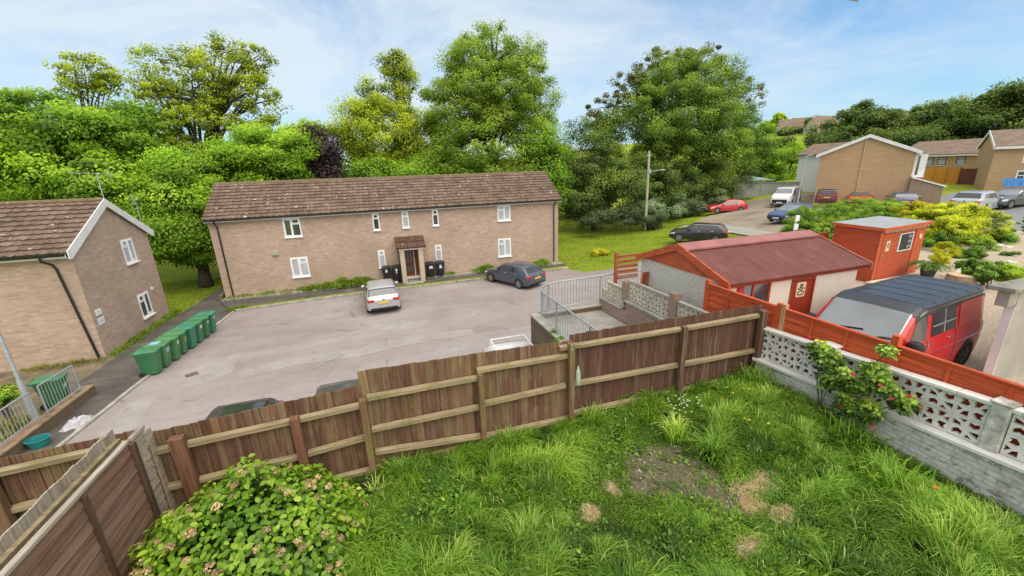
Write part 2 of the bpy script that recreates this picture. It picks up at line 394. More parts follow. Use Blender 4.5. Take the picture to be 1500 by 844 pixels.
so.rotation_euler = _d.to_track_quat('Z', 'Y').to_euler(); so.location = _d*60

# ------------------------------------------------------------------ ground sheets
def grass_ground():
    m, nt, b = new_mat('mown_grass')
    a = noise(nt, pos(nt), 0.25, 4, 0.6); f = noise(nt, pos(nt, (9, 9, 9)), 1.0, 4, 0.8); g = noise(nt, pos(nt, (0.5, 2.4, 1)), 1.0, 3, 0.6)
    c = ramp(nt, a, [(0.3, (0.14, 0.22, 0.018)), (0.5, (0.24, 0.31, 0.024)), (0.7, (0.37, 0.38, 0.06))])
    c = mix(nt, 0.5, c, ramp(nt, g, [(0.3, (0.18, 0.26, 0.02)), (0.7, (0.34, 0.38, 0.05))]))
    c = mix(nt, 1.0, c, ramp(nt, f, [(0.25, (0.5, 0.5, 0.45)), (0.75, (1.4, 1.4, 1.3))]), 'MULTIPLY')
    lk(nt, c, b.inputs['Base Color']); b.inputs['Roughness'].default_value = 0.95; b.inputs['Specular IOR Level'].default_value = 0.1
    bump(nt, b, f, 0.6, 0.05); return m
M['grass'] = grass_ground()
xs = np.unique(np.concatenate([np.arange(-600, -40, 40), np.arange(-40, 100, 1.0), np.arange(100, 420, 12), np.arange(420, 1600, 120)]))
ys = np.unique(np.concatenate([np.arange(-200, -10, 40), np.arange(-10, 75, 1.0), np.arange(75, 400, 14), np.arange(400, 1700, 120)]))
GX, GY = np.meshgrid(xs, ys); GZ = tz(GX, GY)-0.06
nx = len(xs); ny = len(ys); ii = (np.arange(ny-1)[:, None]*nx+np.arange(nx-1)[None]).ravel()
o = np_mesh('ground', np.stack([GX, GY, GZ], -1).reshape(-1, 3), np.stack([ii, ii+1, ii+nx+1, ii+nx], 1), M['grass'], smooth=True); tag(o, kind='structure')

def drape(name, poly, mat, off, step=1.0, zf=None, kind='structure'):
    """a sheet following the ground inside a polygon"""
    zf = zf or tz
    P = np.array(poly, float); n = len(P)
    pts = []; 
    for i in range(n):
        a, b = P[i], P[(i+1) % n]; k = max(1, int(np.linalg.norm(b-a)/step))
        pts += [tuple(a+(b-a)*j/k) for j in range(k)]
    e = [(i, (i+1) % len(pts)) for i in range(len(pts))]
    x0, y0 = P.min(0); x1, y1 = P.max(0)
    inner = [(x, y) for x in np.arange(x0+step*.5, x1, step) for y in np.arange(y0+step*.5, y1, step)]
    allp = [Vector(p) for p in pts+inner]
    v, ed, f, *_ = delaunay_2d_cdt(allp, e, [list(range(len(pts)))], 1, 1e-5)
    mb = MB(); mb.add([(q.x, q.y, float(zf(q.x, q.y))+off) for q in v], [tuple(t) for t in f])
    o = mb.build(name, mat, smooth='all'); 
    return tag(o, kind=kind)
def asphalt(name, stops, patch, crack=True, scale=0.22):
    m, nt, b = new_mat(name)
    big = noise(nt, pos(nt), scale, 5, 0.6, 0.4); streak = noise(nt, pos(nt, (0.10, 0.5, 1)), 1.0, 5, 0.65, 0.3)
    fine = noise(nt, pos(nt), 30, 3, 0.8); mid = noise(nt, pos(nt), 2.2, 5, 0.7)
    c = ramp(nt, big, stops)
    c = mix(nt, maprange(nt, streak, 0.48, 0.70, 0, 0.55), c, patch)
    c = mix(nt, maprange(nt, mid, 0.5, 0.8, 0, 0.35), c, tuple(x*0.55 for x in stops[0][1]))
    c = mix(nt, 1.0, c, ramp(nt, fine, [(0.2, (0.72,)*3), (0.8, (1.25,)*3)]), 'MULTIPLY')
    if crack:
        wv = mix(nt, 0.25, pos(nt), N(nt, 'ShaderNodeTexNoise', Scale=0.9).outputs['Color']); v = nt.nodes.new('ShaderNodeTexVoronoi'); v.feature = 'DISTANCE_TO_EDGE'; v.inputs['Scale'].default_value = 0.22; lk(nt, wv, v.inputs['Vector'])
        brk = noise(nt, pos(nt), 0.6, 3, 0.6); cm = N(nt, 'ShaderNodeMath', operation='MULTIPLY'); lk(nt, maprange(nt, v.outputs['Distance'], 0.003, 0.010, 0.4, 0.0), cm.inputs[0]); lk(nt, maprange(nt, brk, 0.5, 0.6), cm.inputs[1])
        c = mix(nt, cm.outputs[0], c, (0.09, 0.075, 0.06))
        sp_ = noise(nt, pos(nt), 1.1, 6, 0.75); c = mix(nt, maprange(nt, sp_, 0.62, 0.72, 0, 0.45), c, tuple(x*0.5 for x in stops[0][1]))
    lk(nt, c, b.inputs['Base Color']); b.inputs['Roughness'].default_value = 0.9; b.inputs['Specular IOR Level'].default_value = 0.25
    bump(nt, b, fine, 0.35, 0.01); return m
M['carpark'] = asphalt('faded_red_asphalt', [(0.3, (0.245, 0.20, 0.185)), (0.5, (0.30, 0.255, 0.24)), (0.7, (0.335, 0.29, 0.275))], (0.40, 0.38, 0.36))
M['pave'] = asphalt('dark_asphalt_path', [(0.3, (0.075, 0.065, 0.055)), (0.5, (0.105, 0.092, 0.08)), (0.7, (0.17, 0.15, 0.13))], (0.10, 0.095, 0.085), scale=0.8)
M['road'] = asphalt('grey_road_asphalt', [(0.3, (0.20, 0.20, 0.21)), (0.7, (0.25, 0.25, 0.26))], (0.27, 0.27, 0.275))
M['lot'] = asphalt('dusty_gravel_lot', [(0.3, (0.19, 0.14, 0.10)), (0.5, (0.30, 0.25, 0.19)), (0.7, (0.38, 0.33, 0.27))], (0.36, 0.31, 0.25), scale=0.3)
M['conc_sl'] = asphalt('pale_concrete_path', [(0.3, (0.30, 0.30, 0.25)), (0.7, (0.42, 0.40, 0.35))], (0.36, 0.35, 0.30), scale=0.6)
M['kerb'] = plain('kerb_stone', (0.36, 0.34, 0.29), 0.9, var=0.3, scale=2)
M['gravel'] = plain('pale_gravel', (0.46, 0.38, 0.28), 0.95, var=0.4, scale=22, bmp=0.8)
M['paving'] = plain('cream_paving', (0.55, 0.47, 0.38), 0.85, var=0.2, scale=2.0, bmp=0.2)

drape('car_park', [(-9.6, 12.4), (-9.3, 17), (-8.45, 25.55), (-4, 26.05), (8.2, 26.4), (12.9, 26.6), (13.6, 25.2), (24, 23.2), (24, 12.1), (4.4, 12.1), (4.4, 5.9), (-9.6, 5.9)], M['carpark'], 0.0, 1.0, lambda x, y: 0.0 if x < 13 else float(tz(x, y))+0.02)
drape('side_path', [(-11.9, 12), (-9.75, 12), (-9.45, 17), (-8.6, 25.5), (-8.9, 26.0), (-9.9, 28.2), (-9.95, 34), (-11, 34), (-11.2, 29), (-11.5, 25.5), (-11.6, 19.2)], M['pave'], 0.03, 1.0, lambda x, y: 0.0)
drape('front_pavement', [(-8.9, 26.0), (-4, 26.5), (8.2, 26.95), (13.2, 27.2), (13.2, 27.95), (-9.9, 27.95)], M['pave'], 0.09, 1.0, lambda x, y: 0.0)
drape('verge', [(-8.45, 25.75), (-4, 26.2), (8.2, 26.55), (13.0, 26.75), (13.2, 27.2), (8.2, 26.95), (-4, 26.5), (-8.9, 26.0)], M['grass'], 0.10, 0.8, lambda x, y: 0.0)
drape('planting_bed', [(-9.7, 27.95), (13.0, 27.95), (13.0, 28.6), (-9.7, 28.6)], plain('dry_soil_bed', (0.33, 0.26, 0.17), 0.95, var=0.35, scale=3, bmp=0.5), 0.20, 1.0, lambda x, y: 0.0)
def patch_sheet(name, px, mat, off):
    P = [atz(x, y, 0.0) for x, y in px]; mb = MB(); mb.add([(q[0], q[1], off) for q in P], [tuple(range(len(P)))]); return tag(mb.build(name, mat), kind='structure')
M['pale_patch'] = asphalt('pale_repair_asphalt', [(0.3, (0.29, 0.255, 0.235)), (0.7, (0.365, 0.335, 0.31))], (0.33, 0.30, 0.275), scale=0.8)
patch_sheet('asphalt_patch', [(262, 545), (352, 517), (340, 545), (300, 560), (262, 570)], M['pale_patch'], 0.004)
patch_sheet('asphalt_patch', [(190, 590), (228, 579), (205, 625), (150, 650), (140, 632)], M['pale_patch'], 0.004)
patch_sheet('asphalt_patch', [(350, 545), (430, 522), (520, 512), (600, 492), (690, 482), (695, 490), (600, 505), (520, 524), (430, 536), (352, 556)], M['pale_patch'], 0.008)
patch_sheet('asphalt_patch', [(500, 493), (560, 470), (640, 470), (600, 482)], M['pale_patch'], 0.004)
patch_sheet('drain_cover', [(270, 550), (288, 544), (292, 548), (273, 554)], plain('rusty_iron', (.13, .09, .075), .8, var=.3, scale=9), 0.008)
def kerbline(pts, w, h, name='kerb', z0=-0.05, mat=None):
    mb = MB()
    for a, b in zip(pts[:-1], pts[1:]):
        a = Vector((a[0], a[1], 0)); b = Vector((b[0], b[1], 0)); L = (b-a).length; k = max(1, int(L/0.92)); d = (b-a)/k
        for i in range(k):
            s = a+d*i+d*0.006; e = a+d*(i+1)-d*0.006; j = random.uniform(-.008, .008)
            mb.bar(s+Vector((0, 0, (z0+h)/2+j)), e+Vector((0, 0, (z0+h)/2+j)), w, h-z0)
    return tag(mb.build(name, mat or M['kerb'], bevel=0.012), kind='structure')
kerbline([(-9.68, 12.4), (-9.38, 17), (-8.52, 25.6)], 0.13, 0.06)
kerbline([(-8.45, 25.66), (-4, 26.13), (8.2, 26.48), (13.0, 26.7)], 0.13, 0.12)
kerbline([(-9.8, 27.95), (0.75, 27.95)], 0.06, 0.21, 'edging'); kerbline([(2.7, 27.95), (13.1, 27.95)], 0.06, 0.21, 'edging')
kerbline([(-9.95, 28.3), (-10.05, 34)], 0.2, 0.35, 'low_wall_edge', mat=M['brick_brown'])
drape('bare_earth', [(-15.5, 11.9), (-11.9, 11.9), (-11.6, 19.2), (-11.55, 25.4), (-11.95, 25.4), (-11.95, 20.6), (-15.5, 20.6)], plain('dry_bare_earth', (.16, .125, .075), .95, var=.45, scale=1.6, bmp=.6), 0.02, 1.0, lambda x, y: 0.0)
drape('rockery_gravel', [(25.5, 6.5), (38, 9.5), (37, 15.2), (30, 14.4), (24, 12.2)], M['gravel'], 0.05, 1.0)
# right-hand lot, pale drive and road
def gpt(x, y): p = on_ground(x, y); return (p[0], p[1])
drape('gravel_lot', [gpt(*q) for q in [(1004, 332), (1035, 318), (1090, 296), (1185, 283), (1345, 292), (1345, 306), (1300, 335), (1215, 352), (1140, 345), (1062, 330)]], M['lot'], 0.03, 1.2)
drape('pale_drive', [gpt(*q) for q in [(985, 337), (1004, 331), (1062, 330), (1140, 343), (1230, 352), (1225, 362), (1120, 350), (1060, 340)]], M['conc_sl'], 0.05, 1.0)
drape('street', [gpt(*q) for q in [(1350, 297), (1395, 283), (1455, 282), (1520, 272), (1640, 300), (1640, 420), (1500, 352), (1440, 326), (1390, 310)]], M['road'], 0.04, 1.2)

# ------------------------------------------------------------------ raised back garden
def garden_mat():
    m, nt, b = new_mat('rough_garden_soil')
    a = noise(nt, pos(nt), 1.3, 4, 0.6); f = noise(nt, pos(nt), 26, 4, 0.75)
    c = ramp(nt, a, [(0.3, (0.045, 0.075, 0.012)), (0.6, (0.08, 0.115, 0.02))])
    c = mix(nt, 1.0, c, ramp(nt, f, [(0.2, (0.5,)*3), (0.8, (1.5,)*3)]), 'MULTIPLY')
    dirt = mix(nt, 0.5, ramp(nt, f, [(0.3, (0.045, 0.032, 0.02)), (0.5, (0.14, 0.10, 0.068)), (0.7, (0.30, 0.24, 0.18))]), ramp(nt, noise(nt, pos(nt), 6, 5, .75), [(0.35, (0.06, 0.045, 0.03)), (0.65, (0.24, 0.185, 0.13))]))
    straw = ramp(nt, f, [(0.25, (0.30, 0.2, 0.09)), (0.7, (0.62, 0.47, 0.27))])
    c = mix(nt, attr(nt, 'dirt'), c, dirt); c = mix(nt, attr(nt, 'straw'), c, straw)
    lk(nt, c, b.inputs['Base Color']); b.inputs['Roughness'].default_value = 0.95; bump(nt, b, f, 0.8, 0.03); return m
STRAW = [(4.70, 3.46, 0.36, 0.17), (3.85, 2.78, 0.20, 0.11), (2.26, 3.92, 0.11, 0.12), (4.35, 3.2, 0.14, 0.12), (2.75, 4.15, 0.07, 0.16), (4.55, 2.95, .16, .10)]
DIRT = [(3.95, 4.05, 0.72, 0.42), (3.70, 4.45, 0.6, 0.3), (4.15, 3.55, 0.42, 0.32), (3.3, 4.15, 0.4, 0.28), (4.25, 3.3, .25, .25)]
def blob(X, Y, L, soft=0.5):
    o = np.zeros_like(X)
    for cx, cy, rx, ry in L: o = np.maximum(o, 1-sstep(1-soft, 1+soft*0.6, np.sqrt(((X-cx)/rx)**2+((Y-cy)/ry)**2)+0.28*np.sin(X*11+Y*6+cx)*np.sin(Y*13-X*4)+0.22*np.sin(X*31+Y*17)*np.sin(Y*37-X*9)))
    return o
xs = np.arange(-9, 7.26, 0.08); ys = np.arange(-4, 5.87, 0.08); GX, GY = np.meshgrid(xs, ys)
def gz(X, Y):
    X = np.asarray(X, float); Y = np.asarray(Y, float)
    return garden_z(X, Y)+0.03*np.sin(X*2.1+1)*np.sin(Y*1.7)+0.02*np.sin(X*5.3)*np.sin(Y*4.7+2)
nx = len(xs); ii = (np.arange(len(ys)-1)[:, None]*nx+np.arange(nx-1)[None]).ravel()
o = np_mesh('garden_ground', np.stack([GX, GY, gz(GX, GY)], -1).reshape(-1, 3), np.stack([ii, ii+1, ii+nx+1, ii+nx], 1), garden_mat(), smooth=True); tag(o, kind='structure')
for nm, L in (('dirt', DIRT), ('straw', STRAW)):
    a = o.data.attributes.new(nm, 'FLOAT', 'POINT'); a.data.foreach_set('value', (blob(GX, GY, L)*0.9).ravel().astype(np.float32))
mb = MB(); mb.box(-9, 4.45, 5.86, 5.9, -0.1, 2.6); tag(mb.build('retaining_wall_structure', M['concrete']), kind='structure').name = 'terrace_retaining_ground'
# driveway terrace on the right
mb = MB(); mb.box(7.25, 26, -6, 12.0, -0.5, 2.40); tag(mb.build('driveway', M['gravel']), kind='structure')

# ------------------------------------------------------------------ building helpers
def window(parent, side, c, u0, u1, z0, z1, kind='LR', sill=True, dark=0.5, curtain=True, fmat=None, depth=0.06):
    """casement window on wall plane c; side '-y' faces the viewer, '+x' / '-x' face along x. kind: which light is the tall one"""
    s = 1
    if side == '-y': X = Matrix(((1, 0, 0, 0), (0, -1, 0, c), (0, 0, 1, 0), (0, 0, 0, 1)))     # local (u, out, z)
    elif side == '+x': X = Matrix(((0, 1, 0, c), (1, 0, 0, 0), (0, 0, 1, 0), (0, 0, 0, 1)))
    else: X = Matrix(((0, -1, 0, c), (1, 0, 0, 0), (0, 0, 1, 0), (0, 0, 0, 1)))
    fm = fmat or M['white']; t = 0.075; W = u1-u0; H = z1-z0
    f = MB(); f.x = X
    o0, o1 = -0.02, 0.022
    f.box(u0, u0+t, o0, o1, z0, z1); f.box(u1-t, u1, o0, o1, z0, z1); f.box(u0+t, u1-t, o0, o1, z0, z0+t*1.1); f.box(u0+t, u1-t, o0, o1, z1-t, z1)
    panes = []
    def casement(a, b, p, q):
        e = 0.045; f.box(a, a+e, o1*.4, o1+.016, p, q); f.box(b-e, b, o1*.4, o1+.016, p, q); f.box(a+e, b-e, o1*.4, o1+.016, p, p+e); f.box(a+e, b-e, o1*.4, o1+.016, q-e, q)
        panes.append((a+e, b-e, p+e, q-e))
    zt = z0+H*0.68; zi0, zi1 = z0+t*1.1, z1-t
    if kind in ('LR', 'RL'):
        um = (u0+u1)/2; f.box(um-t*.45, um+t*.45, o0, o1, zi0, zi1)
        tall = (u0+t, um-t*.45) if kind == 'LR' else (um+t*.45, u1-t); oth = (um+t*.45, u1-t) if kind == 'LR' else (u0+t, um-t*.45)
        casement(*tall, zi0, zi1); f.box(oth[0], oth[1], o0, o1, zt-t*.4, zt+t*.4); casement(*oth, zt+t*.4, zi1); panes.append((oth[0], oth[1], zi0, zt-t*.4))
    elif kind == 'slim':
        f.box(u0+t, u1-t, o0, o1, zt-t*.4, zt+t*.4); casement(u0+t, u1-t, zt+t*.4, zi1); panes.append((u0+t, u1-t, zi0, zt-t*.4))
    elif kind == 'bars':
        for k in (1, 2, 3): f.box(u0+t, u1-t, o0, o1, z0+H*k/4-.03, z0+H*k/4+.03)
        f.box((u0+u1)/2-.03, (u0+u1)/2+.03, o0, o1, zi0, zi1); panes.append((u0+t, u1-t, zi0, zi1))
    else: f.box(u0+t, u1-t, o0, o1, zt-t*.4, zt+t*.4); panes += [(u0+t, u1-t, zi0, zt-t*.4), (u0+t, u1-t, zt+t*.4, zi1)]
    fo = f.build('window', fm, parent)
    for a, b, p, q in panes:
        g = MB(); g.x = X; g.box(a, b, -0.012, 0.006, p, q)
        g.build('pane', M['curtain'] if (curtain and random.random() < dark) else M['glass'], fo)
    if sill:
        g = MB(); g.x = X; g.box(u0-.04, u1+.04, 0.001, 0.11, z0-.075, z0-.003); g.build('sill', M['white'], fo, bevel=0.01)
    return fo
def tile_roof(name, p0, ex, run, mat, parent, tw=0.33, course=0.36, amp=0.05, lip=0.06, wave=6):
    """interlocking tiles: p0 eave corner, ex along the eave, run up the slope"""
    p0 = Vector(p0); ex = Vector(ex); run = Vector(run); n = ex.cross(run).normalized()
    if n.z < 0: n = -n
    L = ex.length; S = run.length; ne = max(1, round(L/tw)); nc = max(1, round(S/course)); u = ex.normalized(); v = run.normalized()
    tw = L/ne; course = S/nc; mb = MB(); tint = []
    prof = [(k/wave, amp*(0.5+0.5*math.cos(2*math.pi*k/wave*2)) if k not in (0,) else -0.004) for k in range(wave)]
    for j in range(nc):
        cols = []; s0 = j*course-0.02; s1 = (j+1)*course+0.015; sag = 0.0
        ntile = ne
        for i in range(ntile):
            for k, (fu, h) in enumerate(prof): cols.append((i*tw+fu*tw, h, i))
        cols.append((L, prof[0][1], ntile-1))
        base = []; jit = [random.uniform(-0.012, 0.012) for _ in range(ntile)]; tn = [0.25+random.random()*0.45+0.1*random.random() for _ in range(ntile)]
        for q, h, i in cols:
            a = p0+u*q
            base += [a+v*(s0+jit[i])+n*(lip+h), a+v*s1+n*(h*0.9), a+v*(s0+jit[i])+n*(-0.02)]
        fs = []
        for i in range(len(cols)-1):
            b = i*3; fs += [(b, b+3, b+4, b+1), (b+2, b+5, b+3, b)]; t = tn[cols[i][2]]; tint += [t, max(0, t-.3)]
        mb.add(base, fs)
    mb.tint = tint
    return mb.build(name, mat, parent)

# ------------------------------------------------------------------ long brick block of flats
B = thing('apartment_block', 'long two-storey buff brick block with brown tiled roof and central porch', 'building', (1.7, 28.5, 0))
mb = MB(); x0, x1, y0, y1 = -9.72, 13.0, 28.5, 34.5; ze = 5.02; yr = 31.5; zr = 6.86
mb.prism([(x0, y0, -0.3), (x0, y1, -0.3), (x0, y1, ze), (x0, yr, zr), (x0, y0, ze)], (x1-x0, 0, 0))
mb.build('wall', M['brick_main'], B)
rf = tile_roof('roof', (x0-.16, 28.14, 5.0), (x1-x0+.34, 0, 0), (0, yr-28.14, zr+.12-5.0), M['tile'], B)
tile_roof('roof', (x1+.18, 34.86, 5.0), (-(x1-x0+.34), 0, 0), (0, yr-34.86, zr+.12-5.0), M['tile'], B, tw=0.9, course=0.6)
mb = MB(); 
for k in range(50):
    a = x0-.16+(x1-x0+.34)*k/50; mb.lathe((a, yr, zr+.1), [(.13, 0), (.12, (x1-x0+.34)/50*.97)], 8, 'x')
mb.build('ridge_tiles', roofmat('mossy_ridge', [(0, (0.2, 0.14, 0.09)), (1, (0.26, 0.2, 0.13))], (0.35, 0.33, 0.2), (0.12, 0.12, 0.05)), B)
mb = MB(); mb.box(x0-.12, x1+.14, 28.2, 28.235, 4.83, 5.0); mb.box(x0-.12, x1+.14, 28.236, 28.5, 4.83, 4.85); mb.build('fascia', M['white_wood'], B)
mb = MB(); mb.prism([(x0-.1, 28.2, 4.99), (x0-.1, 28.2, 4.92), (x0-.1, 28.11, 4.90), (x0-.1, 28.06, 4.94), (x0-.1, 28.06, 5.0)], (x1-x0+.22, 0, 0)); mb.build('gutter', M['black_pl'], B)
for xx, zb in ((-9.28, 0.1), (12.62, 0.2)):
    mb = MB(); mb.tube([(xx, 28.13, 4.94), (xx, 28.14, 4.78), (xx, 28.42, 4.55), (xx, 28.44, 4.4), (xx, 28.44, zb)], 0.042, 8); mb.box(xx-.05, xx+.05, 28.4, 28.498, 2.4, 2.44); mb.build('downpipe', M['black_pl'], B, smooth=True)
for a, b, c, d, k in ((-5.79, -4.79, 3.64, 4.80, 'LR'), (-5.77, -4.74, 1.03, 2.31, 'LR'), (8.18, 9.17, 3.70, 4.80, 'RL'), (8.12, 9.13, 1.03, 2.38, 'RL'),
                      (-.46, -.03, 3.68, 4.78, 'slim'), (1.43, 1.88, 3.70, 4.79, 'slim'), (3.47, 3.9, 3.70, 4.79, 'slim'), (-.39, .06, 1.11, 2.31, 'slim'), (3.48, 3.93, 1.11, 2.33, 'slim')):
    window(B, '-y', 28.5, a, b, c, d, k, dark=0.35 if c > 3 else 0.85)
mb = MB(); mb.box(-6.69, -6.3, 28.38, 28.5, 2.55, 2.78); mb.box(-6.64, -6.35, 28.36, 28.38, 2.58, 2.75); mb.build('vent_box', M['kerb'], B, bevel=.01)
# porch
P = MB(); P.box(1.0, 1.3, 27.35, 28.5, -0.05, 2.36); P.box(2.22, 2.52, 27.35, 28.5, -0.05, 2.36); po = P.build('porch', brick('porch_brick', [(0.44, 0.34, 0.24), (0.52, 0.43, 0.32), (0.58, 0.5, 0.38)], (0.5, 0.45, 0.38), dirt=0.2), B)
mb = MB(); mb.box(0.95, 2.57, 27.3, 27.35, 2.36, 2.5); mb.box(0.96, 2.56, 27.351, 28.49, 2.362, 2.4); mb.build('porch_fascia', M['white_wood'], po)
tile_roof('porch_roof', (0.78, 27.2, 2.5), (1.94, 0, 0), (0, 1.27, 0.62), roofmat('red_brown_tile', [(0, (0.09, 0.045, 0.03)), (1, (0.17, 0.095, 0.065))]), po, tw=0.22, amp=0.06, course=0.65)
mb = MB(); mb.box(0.8, 2.7, 28.4, 28.5, 3.08, 3.17); mb.build('lead_flashing', M['concrete'], po)
mb = MB(); mb.tube([(0.88, 27.25, 2.45), (0.9, 27.42, 2.25), (0.92, 27.46, 0.15)], 0.04); mb.build('downpipe', M['black_pl'], po)
DW = wood('brown_varnished_door', [(0.16, 0.045, 0.02), (0.2, 0.06, 0.028)], True, 0.5)
mb = MB(); dx0, dx1 = 1.31, 2.21; mb.box(dx0, dx1, 28.36, 28.44, 0.34, 2.34); d = mb.build('door', DW, po)
mb = MB()
for a, b, c, e in ((1.42, 1.62, .62, 1.05), (1.66, 1.86, .62, 1.05), (1.42, 1.62, 1.25, 2.1), (1.66, 1.86, 1.25, 2.1)): mb.box(a, b, 28.352, 28.37, c, e)
mb.build('glazing', M['glass'], d)
mb = MB(); mb.box(1.93, 1.99, 28.33, 28.37, .34, 2.3); mb.build('frame', M['white_wood'], d)
mb = MB(); mb.box(1.31, 2.21, 28.1, 28.36, 0.05, 0.33); mb.build('door_step', M['white_wood'], po)
mb = MB(); mb.box(1.2, 2.35, 27.0, 28.1, 0.0, 0.1); mb.build('porch_step', M['concrete'], po)

# ------------------------------------------------------------------ left brick house
H = thing('brick_house', 'brick house at the left edge with white bargeboards and a brown tiled roof', 'house', (-16, 20.6, 0))
xg = -12.0; ya, yb = 20.75, 26.75; ym = 23.75; ze = 4.72; zr = 6.42
mb = MB(); mb.prism([(xg, ya, -.3), (xg, yb, -.3), (xg, yb, ze), (xg, ym, zr), (xg, ya, ze)], (-14, 0, 0)); mb.build('wall', M['brick_main'], H)
tile_roof('roof', (xg-13.9, ya-.32, ze-.04), (14.02, 0, 0), (0, ym-ya+.32, zr+.14-ze), M['tile'], H, tw=0.34, course=0.36, amp=0.05)
tile_roof('roof', (xg+.12, yb+.32, ze-.04), (-14.02, 0, 0), (0, ym-yb-.32, zr+.14-ze), M['tile'], H, tw=0.6, course=0.5)
mb = MB()
for k in range(26): mb.lathe((xg-13.9+14.02*k/26, ym, zr+.13), [(.12, 0), (.11, 14.02/26*.97)], 8, 'x')
mb.build('ridge_tiles', bpy.data.materials['mossy_ridge'], H)
for s, (yy, y2) in ((0, (ya-.36, ym)), (1, (yb+.36, ym))):
    mb = MB(); z0 = ze-.06; 
    mb.prism([(xg+.12, yy, z0+.10), (xg+.12, y2, zr+.20), (xg+.12, y2, zr-.16), (xg+.12, yy+(0.16 if s == 0 else -.16), z0-.22), (xg+.12, yy, z0-.22)], (.04, 0, 0)); mb.build('bargeboard', M['white_wood'], H)
mb = MB(); mb.box(xg-13.9, xg+.02, ya-.3, ya-.27, ze-.24, ze-.06); mb.box(xg-13.9, xg+.04, ya-.27, ya, ze-.24, ze-.22); mb.build('fascia', M['white_wood'], H)
mb = MB(); mb.prism([(xg-13.9, ya-.3, ze-.05), (xg-13.9, ya-.3, ze-.13), (xg-13.9, ya-.4, ze-.15), (xg-13.9, ya-.44, ze-.05)], (13.9, 0, 0)); mb.build('gutter', M['black_pl'], H)
mb = MB(); mb.tube([(xg-.75, ya-.37, ze-.12), (xg-.75, ya-.36, ze-.3), (xg-.6, ya-.1, ze-.5), (xg-.55, ya-.06, ze-.7), (xg-.2, ya-.06, 0.0)], 0.045); mb.build('downpipe', M['black_pl'], H, smooth=True)
window(H, '+x', xg, 24.2, 25.2, 3.45, 4.62, 'RL'); window(H, '+x', xg, 24.2, 25.2, 0.62, 1.83, 'RL', dark=0.7)
mb = MB(); mb.box(xg, xg+.015, 21.0, 21.42, 1.42, 1.72); mb.build('notice_plate', M['white'], H, bevel=.004)
mb = MB(); mb.box(xg+.015, xg+.018, 21.05, 21.37, 1.52, 1.54); mb.box(xg+.015, xg+.018, 21.05, 21.33, 1.58, 1.60); mb.build('notice_text', plain('pale_blue_print', (0.3, 0.42, 0.5), 0.6), H)
for yy in (21.0, 21.2):
    mb = MB(); mb.box(xg, xg+.06, yy, yy+.13, 1.84, 2.08); mb.build('meter_box', M['white_wood'], H, bevel=.006)
mb = MB(); mb.box(xg, xg+.06, 25.58, 25.74, 1.74, 1.9); mb.build('vent_cover', M['white'], H, bevel=.01)
# aerials on its roof
def aerial(label, base, top, boomdir, nel, L, el, fan=False):
    t = thing('tv_aerial', label, 'aerial', base)
    mb = MB(); mb.tube([base, top], 0.022, 6); mb.build('mast', M['galv'], t)
    mb = MB(); T = Vector(top); d = Vector(boomdir).normalized(); s = d.cross(Vector((0, 0, 1))).normalized()
    if fan:
        for k in range(4):
            c = T-Vector((0, 0, 0.22*k)); mb.bar(c-s*el, c+s*el, 0.14, 0.03); mb.bar(c-s*el+d*.2, c+s*el+d*.2, .02)
    else:
        mb.bar(T-d*L*.35, T+d*L*.65, 0.025)
        for k in range(nel):
            c = T-d*L*.35+d*L*k/(nel-1); e = el*(1.3 if k == 0 else 1-.4*k/nel); mb.bar(c-s*e, c+s*e, 0.016)
        c = T-d*L*.35; mb.bar(c-Vector((0, 0, .25)), c+Vector((0, 0, .25)), .016); mb.bar(c-s*el+Vector((0, 0, .2)), c+s*el+Vector((0, 0, .2)), .016); mb.bar(c-s*el-Vector((0, 0, .2)), c+s*el-Vector((0, 0, .2)), .016)
    mb.build('antenna_head', M['galv'], t)
p0 = atx(154, 297, -12.4); p1 = atx(141, 254, -12.4)
aerial('thin aerial with a long boom standing on the ridge of the left house', p0, p1, (-0.9, -0.35, 0.05), 9, 1.3, 0.28)
p0 = atx(206, 323, -12.5); p1 = atx(196, 287, -12.5)
aerial('wide flat-panel aerial beside the rear eave of the left house', p0, p1, (-0.9, -0.2, 0), 4, 1, 0.28, True)
mb = MB()
# ------------------------------------------------------------------ raised yard, railings, retaining walls
ME = plain('stained_render', (0.36, 0.31, 0.24), 0.9, var=0.4, scale=1.5, bmp=0.3)
mb = MB(); mb.box(4.78, 7.08, 5.92, 11.9, 0, 2.4); o = tag(mb.build('yard_floor', asphalt('stained_yard_concrete', [(0.3, (0.2, 0.18, 0.15)), (0.5, (0.33, 0.31, 0.28)), (0.7, (0.42, 0.4, 0.37))], (0.2, 0.17, 0.1), scale=0.9)), kind='structure')
W = thing('yard_parapet_wall', 'brown brick parapet wall under the curved railing', 'wall', (4.6, 9, 0))
mb = MB(); mb.box(4.5, 4.74, 5.95, 12.1, -.1, 2.5); mb.box(4.742, 9.2, 11.9, 12.1, -.1, 2.54); mb.build('brick_wall', M['brick_brown'], W)
mb = MB(); mb.box(4.46, 4.78, 5.95, 12.14, 2.502, 2.57); mb.box(4.782, 9.2, 11.87, 12.14, 2.542, 2.6); mb.build('coping', M['kerb'], W, bevel=.01)
